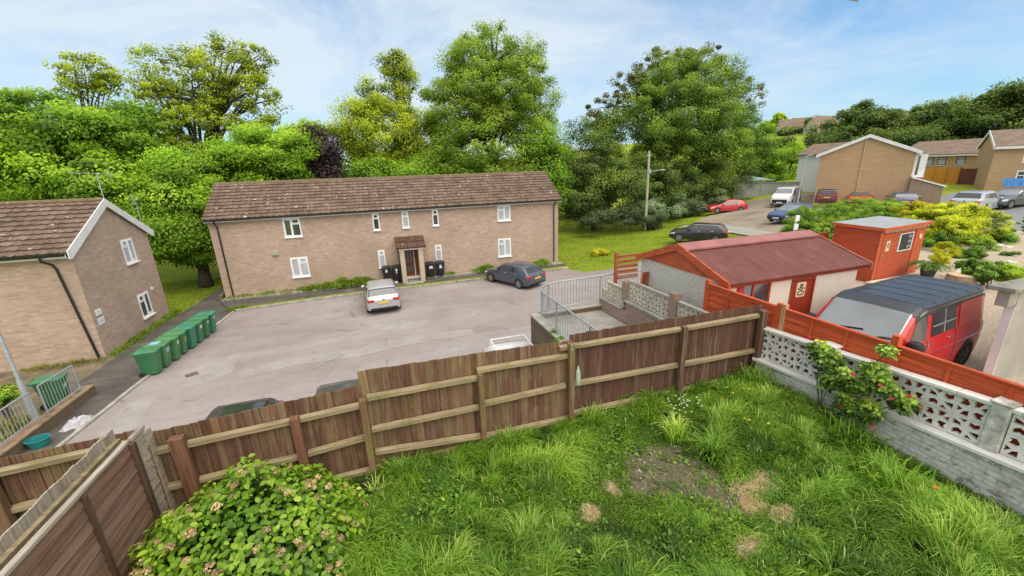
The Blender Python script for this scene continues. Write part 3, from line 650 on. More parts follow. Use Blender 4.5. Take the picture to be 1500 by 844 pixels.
def railing(label, path, h, n_per_m, group=None, post_every=2.2, endpost=True):
    t = thing('metal_railing', label, 'railing', path[0], group=group)
    P = [Vector(p) for p in path]; up = Vector((0, 0, h))
    mb = MB(); mb.tube([p+up for p in P], 0.026, 8); mb.build('top_rail', M['galv'], t, smooth=True)
    mb = MB(); mb.tube([p+Vector((0, 0, .08)) for p in P], 0.018, 6); mb.build('bottom_rail', M['galv'], t, smooth=True)
    seg = [(P[i+1]-P[i]).length for i in range(len(P)-1)]; tot = sum(seg)
    def at(s):
        for i, L in enumerate(seg):
            if s <= L+1e-6: return P[i].lerp(P[i+1], s/L)
            s -= L
        return P[-1]
    n = int(tot*n_per_m); mb = MB()
    for k in range(n+1):
        p = at(tot*k/n); mb.bar(p+Vector((0, 0, .08)), p+up, 0.014)
    mb.build('balusters', M['galv'], t)
    m = max(1, round(tot/post_every))
    for k in range(m+1):
        p = at(tot*k/m); mb = MB(); mb.tube([p-Vector((0, 0, .05)), p+up*0.985], 0.025, 8); mb.build('post', M['galv'], t, smooth=True)
    return t
arc = [(4.6+.75-.75*math.cos(a), 11.27+.75*math.sin(a), 2.6) for a in np.linspace(0.2, 1.45, 7)]
railing('curved grey metal railing around the raised concrete yard', [(4.6, 6.2, 2.57), (4.6, 9, 2.57), (4.6, 11.2, 2.57)]+arc+[(5.5, 12.02, 2.62), (7.6, 12.02, 2.66), (9.1, 12.02, 2.68)], 0.98, 9)
W = thing('low_retaining_wall', 'low brown brick wall carrying the grey railings by the lamp post', 'wall', (-10.6, 15, 0))
mb = MB(); mb.box(-10.78, -10.42, 11.8, 17.0, -.1, .33); mb.build('brick_wall', M['brick_brown'], W)
mb = MB(); mb.box(-10.8, -10.4, 11.8, 14.92, .332, .40); mb.box(-10.8, -10.4, 14.94, 17.0, .332, .40); mb.build('coping', plain('rust_stained_coping', (0.26, 0.175, 0.105), 0.9, var=0.5, scale=3), W, bevel=.01)
railing('short grey railing to the left of the lamp post', [(-10.62, 12.2, .42), (-10.62, 14.75, .42)], 0.92, 8.5)
railing('short grey railing between the lamp post and the end of the low wall', [(-10.6, 15.1, .42), (-10.55, 16.55, .42)], 0.95, 8.5)
def lamp_post(label, base, h, head_dir, armlen, door=True, tilt=(0, 0)):
    t = thing('street_lamp', label, 'lamp post', base); b = Vector(base); top = b+Vector((tilt[0], tilt[1], h))
    k = min(.3, 1.6/h); mb = MB(); mb.tube([b-Vector((0, 0, .1)), b.lerp(top, k), b.lerp(top, k+.02), top], [.075, .075, .05, .04], 10); mb.build('pole', M['galv'], t, smooth=True)
    d = Vector(head_dir).normalized(); mb = MB(); mb.tube([top, top+d*armlen+Vector((0, 0, .12))], .03, 8); mb.build('arm', M['galv'], t, smooth=True)
    mb = MB(); c = top+d*armlen+Vector((0, 0, .13)); s = d.cross(Vector((0, 0, 1)))
    mb.prism([c-s*.11, c+s*.11, c+s*.09+d*.55, c-s*.09+d*.55], (0, 0, .1)); mb.build('lantern', M['galv'], t, bevel=.02)
    return t
lamp_post('grey lamp post rising behind the low wall at the left edge', (-10.86, 15.0, 0.0), 6.0, (1, -.4, 0), .5, tilt=(-.12, 0.1))

# litter by the wall
t = thing('rubble_sack', 'crumpled white woven sack lying beside the low brick wall', 'sack', (-9.95, 14.75, 0))
nn = 18; V = []; F = []
for i in range(nn):
    for j in range(nn):
        u, v = i/(nn-1)-.5, j/(nn-1)-.5; e = (1-(2*u)**4)*(1-(2*v)**4)
        x = u*.62+.03*math.sin(9*v); y = v*.85+.04*math.sin(11*u); z = .02+.07*e+0.035*e*(math.sin(u*14+v*5)+math.sin(v*17-u*6)*.8)+.02*e*math.sin(u*31)*math.sin(v*27)+random.uniform(-.012, .012)
        V.append((-9.85+x, 14.85+y, max(.01, z+.06*e*(v > 0))))
for i in range(nn-1):
    for j in range(nn-1): F.append((i*nn+j, (i+1)*nn+j, (i+1)*nn+j+1, i*nn+j+1))
mb = MB(); mb.add(V, F); mb.build('bag', plain('white_woven_sack', (0.42, 0.41, 0.44), 0.7, var=.35, scale=6), t, smooth='all')
mb = MB()
for dx in (-.05, .12): mb.tube([(-9.86+dx, 14.98, .13), (-9.86+dx, 15.06, .19), (-9.84+dx, 15.16, .14)], .012, 6)
mb.build('loop_handle', M['black_pl'], t)
t = thing('plastic_tub', 'open teal plastic tub next to the white sack', 'tub', (-10.15, 14.1, 0))
mb = MB(); mb.x = Matrix.Translation((-10.14, 13.8, 0)) @ Matrix.Diagonal((1.1, .9, 1, 1)); mb.lathe((0, 0, 0), [(.18, 0), (.24, .26), (.26, .26), (.26, .285), (.22, .285), (.17, .05), (.01, .04)], 20, cap=False); mb.x = None
mb.build('shell', plain('teal_plastic', (0.02, 0.2, 0.2), 0.4), t, smooth=True)

# ------------------------------------------------------------------ close-board garden fence
FW = wood('brown_fence_board', [(0.102, 0.047, 0.029), (0.155, 0.078, 0.051), (0.123, 0.063, 0.042), (0.213, 0.126, 0.075), (0.107, 0.054, 0.038), (0.298, 0.210, 0.106), (0.144, 0.073, 0.048), (0.181, 0.105, 0.063), (0.091, 0.045, 0.029)], True, 0.9, (0.24, 0.20, 0.085), 0.75)
FR = wood('weathered_fence_rail', [(0.27, 0.205, 0.115), (0.21, 0.16, 0.09), (0.31, 0.245, 0.15)], False, 0.9, (0.17, 0.165, 0.05), 0.85, axis=(1.5, 14, 25))
FP = wood('weathered_fence_post', [(0.25, 0.19, 0.09), (0.2, 0.14, 0.08), (0.16, 0.085, 0.045)], True, 0.9, (0.2, 0.19, 0.05), 0.8)
FPR = wood('reddish_fence_post', [(0.19, 0.085, 0.045), (0.17, 0.08, 0.05)], True, 0.9, (0.2, 0.15, 0.06), 0.4)
FPD = wood('dark_fence_post', [(0.12, 0.07, 0.045), (0.14, 0.075, 0.05)], True, 0.9, (0.14, 0.1, 0.04), 0.4)
Yf = 5.80
def boards(x0, x1, zb, zt0, zt1, name, par, y=Yf+.05, mat=None, bw=.105, ragged=.008, ybow=0):
    mb = MB(); n = max(1, round((x1-x0)/bw)); w = (x1-x0)/n
    for i in range(n):
        a = x0+i*w-.012; b = x0+(i+1)*w+.006; z = zt0+(zt1-zt0)*(i+.5)/n+random.uniform(-ragged, ragged); t1 = random.uniform(-.004, .004)
        mb.add([(a, y, zb), (b, y-.013, zb), (b, y+.004, zb), (a, y+.008, zb), (a+t1, y, z), (b+t1, y-.013, z+.001), (b+t1, y+.004, z+.001), (a+t1, y+.008, z)],
               [(0, 3, 2, 1), (4, 5, 6, 7), (0, 1, 5, 4), (1, 2, 6, 5), (2, 3, 7, 6), (3, 0, 4, 7)])
    return mb.build(name, mat or FW, par)
def rail(x0, z0, x1, z1, par, h=.085, y=Yf-.02, mat=None):
    mb = MB(); mb.add([(x0, y-.035, z0-h*.55), (x1, y-.035, z1-h*.55), (x1, y-.035, z1+h*.25), (x0, y-.035, z0+h*.25), (x0, y+.035, z0-h*.55), (x1, y+.035, z1-h*.55), (x1, y+.035, z1+h*.5), (x0, y+.035, z0+h*.5)],
                      [(0, 1, 2, 3), (7, 6, 5, 4), (0, 4, 5, 1), (1, 5, 6, 2), (2, 6, 7, 3), (3, 7, 4, 0)]); return mb.build('rail', mat or FR, par, bevel=.004)
def post(x, zb, zt, par, w=.1, y=Yf-.07, mat=None, lean=0.0, d=.1):
    mb = MB(); mb.add([(x-w/2, y-d/2, zb), (x+w/2, y-d/2, zb), (x+w/2, y+d/2, zb), (x-w/2, y+d/2, zb), (x-w/2+lean, y-d/2, zt-.012), (x+w/2+lean, y-d/2, zt-.012), (x+w/2+lean, y+d/2, zt), (x-w/2+lean, y+d/2, zt)],
                      [(0, 3, 2, 1), (4, 5, 6, 7), (0, 1, 5, 4), (1, 2, 6, 5), (2, 3, 7, 6), (3, 0, 4, 7)]); return mb.build('post', mat or FP, par, bevel=.006)
F_ = thing('board_fence', 'long brown close-board fence with pale rails at the bottom of the garden', 'fence', (2, Yf, 2.6))
boards(2.9, 7.24, 2.62, 4.52, 4.47, 'boards', F_, mat=wood('dark_fence_board', [(0.087, 0.041, 0.028), (0.118, 0.059, 0.041), (0.100, 0.048, 0.036), (0.143, 0.078, 0.056), (0.092, 0.044, 0.032)], True, 0.9, (0.12, 0.09, 0.04), 0.35))
boards(1.22, 2.9, 2.55, 4.47, 4.41, 'boards', F_)
boards(-.57, 1.22, 2.50, 4.50, 4.46, 'boards', F_)
boards(-3.27, -.57, 2.40, 4.12, 4.27, 'boards', F_)
for a in ((2.66, 4.335, 5.16, 4.29), (5.16, 4.29, 7.16, 4.28), (2.88, 3.60, 5.16, 3.535), (5.16, 3.535, 7.16, 3.50), (2.88, 3.0, 5.16, 2.95), (5.16, 2.95, 7.16, 2.92),
          (1.2, 4.20, 2.82, 4.17), (1.3, 3.57, 2.78, 3.60), (1.2, 2.94, 2.84, 2.92), (-.5, 4.08, 1.2, 4.07), (-.5, 3.53, 1.2, 3.53), (-.5, 3.12, 1.2, 2.97),
          (-3.2, 3.88, -1.5, 3.94), (-1.5, 3.94, -.56, 3.98), (-1.42, 3.35, -.56, 3.42), (-3.2, 3.3, -1.5, 3.33), (-3.2, 2.75, -.5, 2.82)): rail(*a, F_)
GB = wood('algae_gravel_board', [(0.30, 0.22, 0.09), (0.26, 0.2, 0.09)], False, .9, (0.2, 0.18, 0.05), .7)
for q in ((2.95, 5.16, 0, 2.6, 2.86), (5.3, 7.0, 0, 2.6, 2.86), (-.5, 1.2, -.01, 2.5, 2.85), (-3.2, -.56, -.01, 2.4, 2.7)):
    mb = MB(); mb.box(q[0], q[1], Yf+q[2], Yf+.03, q[3], q[4]); mb.build('gravel_board', GB, F_)
post(7.16, 2.5, 4.40, F_, .13, mat=FPD, d=.11); post(5.22, 2.5, 4.36, F_, .10, mat=FPD); post(2.86, 2.5, 4.42, F_, .105); post(1.24, 2.5, 4.16, F_, .09); post(-.56, 2.4, 4.10, F_, .10)
post(-1.47, 2.5, 4.02, F_, .12, mat=FPR, lean=-.02); post(-2.86, 2.5, 4.06, F_, .17, mat=FPR, lean=-.03); post(-3.2, 2.5, 4.05, F_, .07)
mb = MB(); mb.box(2.83, 2.86, Yf-.135, Yf-.125, 4.3, 4.42); mb.build('metal_bracket', M['galv'], F_)
# glass bottle hung on the post
t = thing('hanging_bottle', 'pale green glass bottle tied to the tall post halfway along the board fence', 'bottle', (2.96, Yf-.17, 3.65))
mb = MB(); mb.lathe((2.95, Yf-.165, 3.66), [(.02, 0), (.042, .01), (.044, .2), (.036, .26), (.016, .31), (.015, .35)], 14)
mb.build('bottle_glass', plain('pale_green_glass', (0.38, 0.47, 0.36), 0.1, var=.2, scale=8, coat=.8), t, smooth=True)
mb = MB(); mb.tube([(2.95, Yf-.165, 4.0), (2.93, Yf-.12, 4.12)], .004, 5); mb.build('string', M['dark'], t)
# neighbour's continuation of the fence
F2 = thing('board_fence', "neighbouring brown board fence continuing behind the lap panel at the left edge", 'fence', (-5, Yf, 2.5))
boards(-8.5, -3.36, 2.4, 3.98, 4.20, 'boards', F2)
for a in ((-8.5, 3.92, -4.8, 3.98), (-4.8, 4.0, -3.4, 4.07), (-8.5, 3.38, -4.8, 3.44), (-4.8, 3.46, -3.4, 3.58), (-8.5, 2.85, -3.4, 2.95)): rail(*a, F2)
post(-4.78, 2.4, 3.95, F2, .13, lean=-.02); post(-6.7, 2.4, 3.95, F2, .12)
# lap panel dividing fence (foreground left)
F3 = thing('lap_panel_fence', 'weathered brown overlapped panel fence in the left foreground', 'fence', (-3.2, 4, 2.5))
LW = wood('weathered_lap_board', [(0.209, 0.114, 0.077), (0.176, 0.094, 0.065), (0.250, 0.150, 0.106), (0.216, 0.130, 0.098)], False, .9, (0.22, 0.19, 0.15), .35, axis=(20, 2.2, 40))
LG = wood('silver_lap_board', [(0.345, 0.276, 0.213), (0.414, 0.345, 0.269), (0.299, 0.241, 0.190)], False, .9, (0.18, 0.16, 0.09), .35, axis=(20, 2.5, 40))
def lap_panel(X, ya, yb, zb, zt, nb, mat, par, face=1, wavy=.012, slope=0.0):
    mb = MB(); H = (zt-zb)/nb
    for i in range(nb):
        z0 = zb+i*H-.02; z1 = zb+(i+1)*H+.015; K = 10; pts = []
        for k in range(K+1):
            y = ya+(yb-ya)*k/K; w = wavy*math.sin(k*1.3+i*2.1)+random.uniform(-.004, .004); dz = slope*(y-ya)
            pts += [(X+face*.024, y, z0+w+dz), (X+face*.006, y, z1+dz), (X, y, z0+w+dz)]
        f = []
        for k in range(K):
            b = k*3; f += [(b, b+3, b+4, b+1), (b+2, b+5, b+3, b), (b+1, b+4, b+5, b+2)]
        mb.add(pts, f)
    return mb.build('lap_boards', mat, par)
XP = -3.2
lap_panel(XP, 2.4, 5.36, 2.6, 4.30, 13, LW, F3, 1); lap_panel(XP, 5.44, 5.73, 2.6, 4.28, 13, LG, F3, 1, .012)
TOPW = wood('pale_weathered_capping', [(0.42, 0.37, 0.31), (0.36, 0.31, 0.26)], False, .9, axis=(25, 2, 20))
mb = MB(); mb.box(XP-.03, XP+.03, 2.4, 5.37, 4.29, 4.34); mb.build('capping', TOPW, F3, bevel=.008)
mb = MB(); mb.box(XP-.025, XP+.03, 5.45, 5.74, 4.27, 4.32); mb.build('capping', TOPW, F3, bevel=.008)
BT = wood('dark_batten', [(0.085, 0.05, 0.035), (0.1, 0.06, 0.042)], True)
for y in (4.52, 3.6):
    mb = MB(); mb.box(XP+.026, XP+.055, y-.022, y+.022, 2.6, 4.28); mb.build('batten', BT, F3)
mb = MB(); mb.box(XP-.03, XP+.06, 5.365, 5.445, 2.5, 4.27); mb.build('post', BT, F3, bevel=.006)
mb = MB(); mb.box(XP-.035, XP+.045, 5.69, 5.80, 2.5, 4.24); mb.build('batten', LG, F3)
# the paling fence back to back with it
F4 = thing('paling_fence', 'grey weathered paling fence standing behind the lap panel fence, boards set upright', 'fence', (-3.42, 4, 2.5))
PW = wood('silver_paling', [(0.36, 0.3, 0.23), (0.42, 0.36, 0.28), (0.3, 0.245, 0.18), (0.38, 0.34, 0.27)], True, .9, (0.2, 0.17, 0.1), .5)
mb = MB(); y = 2.3
while y < 5.62:
    w = .095; z = 4.39+random.uniform(-.012, .012)-.03*(y < 3); j = random.uniform(-.008, .008)
    mb.box(-3.45+j, -3.432+j, y, y+w-.004, 2.5, z); y += w
mb.build('palings', PW, F4)
mb = MB(); mb.box(-3.43, -3.37, 2.3, 5.6, 4.18, 4.26); mb.build('rail', FR, F4, bevel=.005)
mb = MB(); mb.box(-3.43, -3.37, 2.3, 5.6, 3.4, 3.48); mb.build('rail', FR, F4, bevel=.005)
t = thing('fence_post', 'square pale timber post standing just behind the paling fence', 'post', (-3.62, 3.95, 2.5))
mb = MB(); mb.x = Matrix.Translation((-3.6, 4.02, 0)); mb.box(-.055, .055, -.055, .055, 2.5, 4.28); mb.add([(-.055, -.055, 4.28), (.055, -.055, 4.28), (.055, .055, 4.28), (-.055, .055, 4.28), (0, 0, 4.31)], [(0, 1, 4), (1, 2, 4), (2, 3, 4), (3, 0, 4)]); mb.x = None
mb.build('shaft', PW, t, bevel=.006)

# ------------------------------------------------------------------ white screen-block wall
def rot2(p, a): return (p[0]*math.cos(a)-p[1]*math.sin(a), p[0]*math.sin(a)+p[1]*math.cos(a))
_h1 = [(0.018, 0.05), (0.062, 0.02), (0.122, 0.055), (0.118, 0.122), (0.072, 0.098), (0.024, 0.122)]
_h2 = [(-0.132, 0.012), (-0.038, 0.016), (-0.056, 0.062), (-0.13, 0.10)]
def block_template(alt):
    holes = []
    for k in range(2):
        a = k*math.pi+(math.pi/2 if alt else 0)
        holes.append([rot2(p, a) for p in _h1]); holes.append([rot2(p, a) for p in _h2])
        holes.append([rot2(p, a) for p in [(-0.035, 0.072), (0.004, 0.13), (-0.088, 0.132)]])
    out = [(-.147, -.147), (.147, -.147), (.147, .147), (-.147, .147)]
    loops = [out]+holes
    v = []; e = []; faces = []
    for L in loops:
        o = len(v); v += [Vector(p) for p in L]; e += [(o+i, o+(i+1) % len(L)) for i in range(len(L))]; faces.append(list(range(o, o+len(L))))
    vv, ee, ff, ov, oe, of = delaunay_2d_cdt(v, e, faces, 0, 1e-6)
    tri = []
    for t, orig in zip(ff, of):
        if orig == [0]: tri.append(tuple(t))
    return vv, tri, loops
BT0, BT1 = block_template(False), block_template(True)
def add_block(mb, tmpl, f):
    """f maps (u, v, w) -> world; w from 0 (front) to .09"""
    vv, tri, loops = tmpl
    a = [f(p.x, p.y, 0) for p in vv]; b = [f(p.x, p.y, .09) for p in vv]; n = len(a)
    mb.add(a+b, [t for t in tri]+[tuple(i+n for i in t[::-1]) for t in tri])
    for L in loops:
        k = len(L); mb.add([f(p[0], p[1], 0) for p in L]+[f(p[0], p[1], .09) for p in L], [(i, (i+1) % k, k+(i+1) % k, k+i) for i in range(k)])
M['whitewash'] = plain('white_painted_block', (0.7, 0.685, 0.64), 0.85, var=.14, scale=2.2, bmp=.2)
def painted_brick():
    m = brick('flaking_white_brick', [(0.62, 0.60, 0.55), (0.80, 0.78, 0.73), (0.76, 0.74, 0.69), (0.82, 0.80, 0.76)], (0.50, 0.48, 0.44), dirt=.6, msize=.012, stain=(0.36, 0.35, 0.31))
    nt = m.node_tree; b = nt.nodes['Principled BSDF']; src = b.inputs['Base Color'].links[0].from_socket
    g = noise(nt, pos(nt, (1, 1, 2)), 5.0, 5, .7); lk(nt, mix(nt, maprange(nt, g, .55, .60, 0, .8), mix(nt, maprange(nt, noise(nt, pos(nt), 2.6, 6, .75), .49, .63, 0, .6), src, (.30, .28, .24)), (.25, .22, .18)), b.inputs['Base Color']); return m
Ww = thing('screen_block_wall', 'white pierced block wall on a flaking painted brick base by the red fence', 'wall', (7.25, 3, 2.7))
def wz(y): return 3.32+0.0655*(5.79-y)     # ledge height rising towards the viewer
mb = MB(); k = 0
for s0, s1 in ((5.72, 4.53), (4.31, 2.42), (2.22, -0.6)):
    nb_ = round((s0-s1)/.3); wb_ = (s0-s1)/nb_
    for q in range(nb_):
        c = s0-(q+.5)*wb_; k += 1
        for r_ in range(2):
            zc = wz(c)+.04+.15+r_*.3
            add_block(mb, BT1 if (k+r_) % 2 else BT0, lambda u, v, w, zc=zc, c=c, wb_=wb_: (7.21+w*.6, c-u*wb_/.297, zc+v+0.0655*u))
mb.build('screen_blocks', M['whitewash'], Ww)
def sloped_box(mb, x0, x1, ya, yb, f0, f1):
    mb.add([(x0, ya, f0(ya)), (x1, ya, f0(ya)), (x1, yb, f0(yb)), (x0, yb, f0(yb)), (x0, ya, f1(ya)), (x1, ya, f1(ya)), (x1, yb, f1(yb)), (x0, yb, f1(yb))],
           [(0, 3, 2, 1), (4, 5, 6, 7), (0, 1, 5, 4), (1, 2, 6, 5), (2, 3, 7, 6), (3, 0, 4, 7)])
mb = MB(); sloped_box(mb, 7.1, 7.33, -.8, 5.76, lambda y: 2.3, lambda y: wz(y)-.03); mb.build('brick_base', painted_brick(), Ww)
mb = MB(); sloped_box(mb, 7.06, 7.36, -.8, 5.76, lambda y: wz(y)-.028, lambda y: wz(y)+.035); mb.build('ledge', M['whitewash'], Ww, bevel=.01)
mb = MB()
for i in range(11):
    a, b = 5.74-.6*i, 5.74-.6*(i+1)+.006; sloped_box(mb, 7.165, 7.325, b, a, lambda y: wz(y)+.645, lambda y: wz(y)+.70+random.uniform(-.003, .003))
mb.build('coping', M['whitewash'], Ww, bevel=.008)
mb = MB(); p = 4.42; mb.box(7.17, 7.33, p-.1, p+.1, wz(p)+.03, wz(p)+.74); mb.box(7.15, 7.35, p-.12, p+.12, wz(p)+.742, wz(p)+.78); mb.build('pier', M['whitewash'], Ww, bevel=.008)
mb = MB(); p = 2.32; mb.box(7.16, 7.34, p-.09, p+.09, wz(p)+.03, wz(p)+.70); mb.box(7.14, 7.36, p-.105, p+.105, wz(p)+.702, wz(p)+.74); mb.build('pier', plain('lichened_grey_stone', (0.52, 0.50, 0.45), .95, var=.5, scale=7, bmp=.6), Ww, bevel=.012)
# screen block wall of the yard
Wy = thing('screen_block_wall', 'stepped cream pierced block wall with brick piers beside the raised yard', 'wall', (7.2, 9, 2.4))
mb = MB()
def yard_blocks(ya, yb, zb, rows, trim=0):
    n = round((yb-ya)/.3); w = (yb-ya)/n
    for r_ in range(rows):
        for k in range(n-(trim if r_ else 0)):
            c = ya+(k+.5)*w; add_block(mb, BT1 if (k+r_) % 2 else BT0, lambda u, v, wd, c=c, r_=r_: (7.18+wd*.6, c-u*w/.297, zb+.15+r_*.3+v))
yard_blocks(5.95, 8.2, 3.20, 2); yard_blocks(8.5, 10.42, 3.22, 2); yard_blocks(10.68, 12.0, 2.87, 2, 1)
mb.build('screen_blocks', plain('cream_block', (0.60, 0.55, 0.44), .9, var=.2, scale=3, bmp=.2), Wy)
mb = MB(); mb.box(7.1, 7.3, 5.95, 8.2, 2.3, 3.12); mb.box(7.1, 7.3, 8.201, 10.42, 2.3, 3.12); mb.box(7.1, 7.3, 10.421, 12.0, 2.3, 2.80); mb.build('brick_base', M['brick_red'], Wy)
mb = MB(); mb.box(7.07, 7.33, 5.95, 10.45, 3.122, 3.2); mb.box(7.07, 7.33, 10.66, 12.02, 2.802, 2.86); mb.box(7.13, 7.3, 10.98, 12.0, 3.162, 3.19) if False else None; mb.build('coping', M['kerb'], Wy, bevel=.01)
mb = MB(); mb.box(7.15, 7.27, 5.95, 8.2, 3.805, 3.85); mb.box(7.15, 7.27, 8.5, 10.42, 3.825, 3.865); mb.box(7.15, 7.27, 10.68, 11.75, 3.475, 3.51); mb.build('coping', M['kerb'], Wy, bevel=.006)
for y, z in ((8.35, 4.02), (10.55, 3.78)):
    mb = MB(); mb.box(7.1, 7.33, y-.12, y+.12, 3.125, z); mb.build('pier', M['brick_red'], Wy, bevel=.006)

# ------------------------------------------------------------------ red panel fence behind the white wall
RED = wood('red_stained_board', [(0.50, 0.085, 0.027), (0.56, 0.10, 0.033), (0.53, 0.09, 0.03), (0.46, 0.075, 0.025)], False, .6, axis=(10, 1.2, 30))
REDV = wood('red_stained_post', [(0.50, 0.08, 0.026), (0.55, 0.09, 0.03)], True, .6)
Fr = thing('red_panel_fence', 'bright orange-red stained panel fence behind the white block wall', 'fence', (7.45, 3, 2.4))
XR = 7.38; ps = [7.46, 5.56, 3.62, 1.68, -.3]
for a, b in zip(ps[1:], ps[:-1]):
    lap_panel(XR, a+.06, b-.06, 2.5, 4.47, 12, RED, Fr, -1, .003)
    mb = MB(); mb.box(XR-.04, XR+.03, a+.05, b-.05, 4.452, 4.50); mb.box(XR-.035, XR-.024, a+.05, b-.05, 4.40, 4.45); mb.build('capping', RED, Fr, bevel=.005)
    for k in range(0, 4):
        y = a+.07+(b-a-.14)*k/3; mb = MB(); mb.box(XR-.045, XR-.024, y-.022, y+.022, 2.5, 4.45); mb.build('batten', REDV, Fr)
for y, z in zip(ps, (4.58, 4.57, 4.65, 4.6, 4.6)):
    mb = MB(); mb.box(XR-.05, XR+.05, y-.05, y+.05, 2.4, z); mb.build('post', REDV, Fr, bevel=.006)
mb = MB(); mb.box(XR-.048, XR+.048, 5.42, 5.51, 2.4, 4.58); mb.build('post', wood('bare_tan_post', [(.42, .25, .13), (.45, .27, .15)]), Fr, bevel=.006)
t = thing('slatted_screen', 'short red-brown slatted timber screen at the back corner of the garage', 'screen', (8, 11.9, 2.6))
SL = wood('orange_brown_slat', [(0.36, 0.12, 0.05), (0.4, 0.15, 0.065), (0.33, 0.10, 0.045)], False, .7)
mb = MB(); mb.box(7.58, 7.68, 11.84, 11.94, 2.5, 4.42); mb.build('post', SL, t, bevel=.006)
for i, z in enumerate((4.27, 4.09, 3.91, 3.73, 3.53)):
    mb = MB(); mb.box(7.68, 8.5, 11.86, 11.905, z-.07, z+.05); mb.box(7.68, 8.5, 11.84, 11.86, z+.02, z+.05); mb.build('slat', SL, t)
mb = MB()
for k in range(17):
    x = 7.73+k*.042; mb.box(x, x+.022*(1 if k % 3 else .6), 11.852, 11.859, 3.50, 3.55 if k % 2 else 3.535)
mb.build('white_lettering', M['white_wood'], t)
t = thing('leaning_boards', 'pair of red-brown boards leaning on the pebbledash garage wall', 'boards', (7.5, 10.1, 2.4))
for dx, m_ in ((0, REDV), (.14, wood('faded_red_board', [(.2, .08, .05), (.24, .1, .07)]))):
    mb = MB(); mb.bar((7.38+dx*.4, 10.12-dx*1.2, 2.6), (7.56, 10.2-dx*1.2, 4.12+dx*.4), .11, .035); mb.build('board', m_, t)

# ------------------------------------------------------------------ garage with red corrugated roof
G = thing('garage', 'cream and pebbledash garage with red corrugated roof and red door', 'garage', (9.9, 8.8, 2.4))
gx0, gx1, gy0, gy1, ze, zr, ym = 7.66, 12.22, 7.22, 10.5, 4.52, 5.10, 8.88
PB = plain('pebbledash', (0.66, 0.63, 0.55), .95, var=.35, scale=26, bmp=.8); CR = plain('cream_render', (0.66, 0.58, 0.50), .9, var=.07, scale=2, bmp=.1)
mb = MB(); mb.box(gx0, gx0+.1, gy0, gy1, 2.35, ze); mb.box(gx0+.1, gx1, gy1-.1, gy1, 2.35, ze); mb.build('pebbledash_wall', PB, G)
dx0, dx1, wx0, wx1 = 9.82, 10.66, 8.03, 9.12
mb = MB(); mb.box(gx0+.1, wx0, gy0, gy0+.1, 2.35, ze); mb.box(wx0, wx1, gy0, gy0+.1, 2.35, 3.62); mb.box(wx1, dx0, gy0, gy0+.1, 2.35, ze); mb.box(dx1, gx1, gy0, gy0+.1, 2.35, ze); mb.box(gx1-.1, gx1, gy0+.1, gy1-.1, 2.35, ze); mb.build('rendered_wall', CR, G)
REDR = wood('dark_red_board', [(0.36, 0.06, 0.025), (0.3, 0.05, 0.022)], False, .6)
ORB = wood('orange_red_board', [(0.52, 0.11, 0.045), (0.48, 0.10, 0.04)], False, .6, axis=(3, 3, 25))
for gx in (gx0-.02, gx1-.03):
    mb = MB(); mb.prism([(gx, gy0-.1, ze), (gx, gy1+.1, ze), (gx, ym, zr-.02)], (.05, 0, 0)); mb.build('gable_board', ORB if gx < 9 else REDR, G)
# corrugated sheets
m, nt, b = new_mat('red_corrugated_sheet')
f = noise(nt, pos(nt, (1, 1, 1)), 1.6, 5, .7); f2 = noise(nt, pos(nt, (8, .6, .6)), 1.0, 4, .7)
c = ramp(nt, f, [(.3, (.125, .036, .028)), (.55, (.20, .062, .05)), (.75, (.30, .15, .13))]); c = mix(nt, .5, c, ramp(nt, f2, [(.3, (.13, .038, .03)), (.7, (.28, .115, .10))]))
lk(nt, c, b.inputs['Base Color']); b.inputs['Roughness'].default_value = .6; CORR = m
def corrugated(xa, xb, pa, pb, name):
    mb = MB(); pitch = .09; n = int((xb-xa)/pitch*6); pa = Vector(pa); pb = Vector(pb); d = (pb-pa); nrm = Vector((1, 0, 0)).cross(d).normalized(); nrm = nrm if nrm.z > 0 else -nrm
    pts = []
    for i in range(n+1):
        x = xa+(xb-xa)*i/n; h = .026*math.sin(2*math.pi*(x-xa)/pitch)
        for t in (0, .5, 1): pts.append(Vector((x, pa.y, pa.z))+Vector((0, d.y, d.z))*t+nrm*h)
    fs = []
    for i in range(n):
        for k in (0, 1): q = i*3+k; fs.append((q, q+3, q+4, q+1))
    mb.add(pts, fs); return mb.build(name, CORR, G, smooth='all')
corrugated(gx0-.06, gx1+.2, (0, gy0-.16, ze+.0), (0, ym, zr+.04), 'corrugated_roof'); corrugated(gx0-.06, gx1+.2, (0, gy1+.16, ze+.0), (0, ym, zr+.04), 'corrugated_roof')
mb = MB(); a = Vector((gx0-.06, ym-.3, zr-.02)); mb.add([(gx0-.06, ym-.34, zr-.03), (gx1+.2, ym-.34, zr-.03), (gx1+.2, ym-.34, zr+.015), (gx0-.06, ym-.34, zr+.015), (gx1+.2, ym-.05, zr+.12), (gx0-.06, ym-.05, zr+.12), (gx1+.2, ym+.05, zr+.12), (gx0-.06, ym+.05, zr+.12), (gx1+.2, ym+.34, zr-.02), (gx0-.06, ym+.34, zr-.02)],
        [(0, 1, 2, 3), (3, 2, 4, 5), (5, 4, 6, 7), (7, 6, 8, 9)]); mb.build('ridge_cap', plain('faded_red_ridge', (.30, .12, .11), .7, var=.2, scale=2), G)
for gx, mt in ((gx0-.1, ORB), (gx1+.2, wood('pale_red_board', [(.42, .15, .1), (.38, .13, .09)], False, .6))):
    for s in (-1, 1):
        ye = gy0-.2 if s < 0 else gy1+.2; mb = MB(); mb.prism([(gx, ye, ze+.05), (gx, ym, zr+.13), (gx, ym, zr-.06), (gx, ye, ze-.14)], (.04, 0, 0)); mb.build('bargeboard', mt, G)
mb = MB(); mb.box(gx0-.06, gx1+.2, gy0-.05, gy0-.02, ze-.13, ze-.02); mb.build('eaves_board', REDR, G)
fo = MB(); t_ = .06
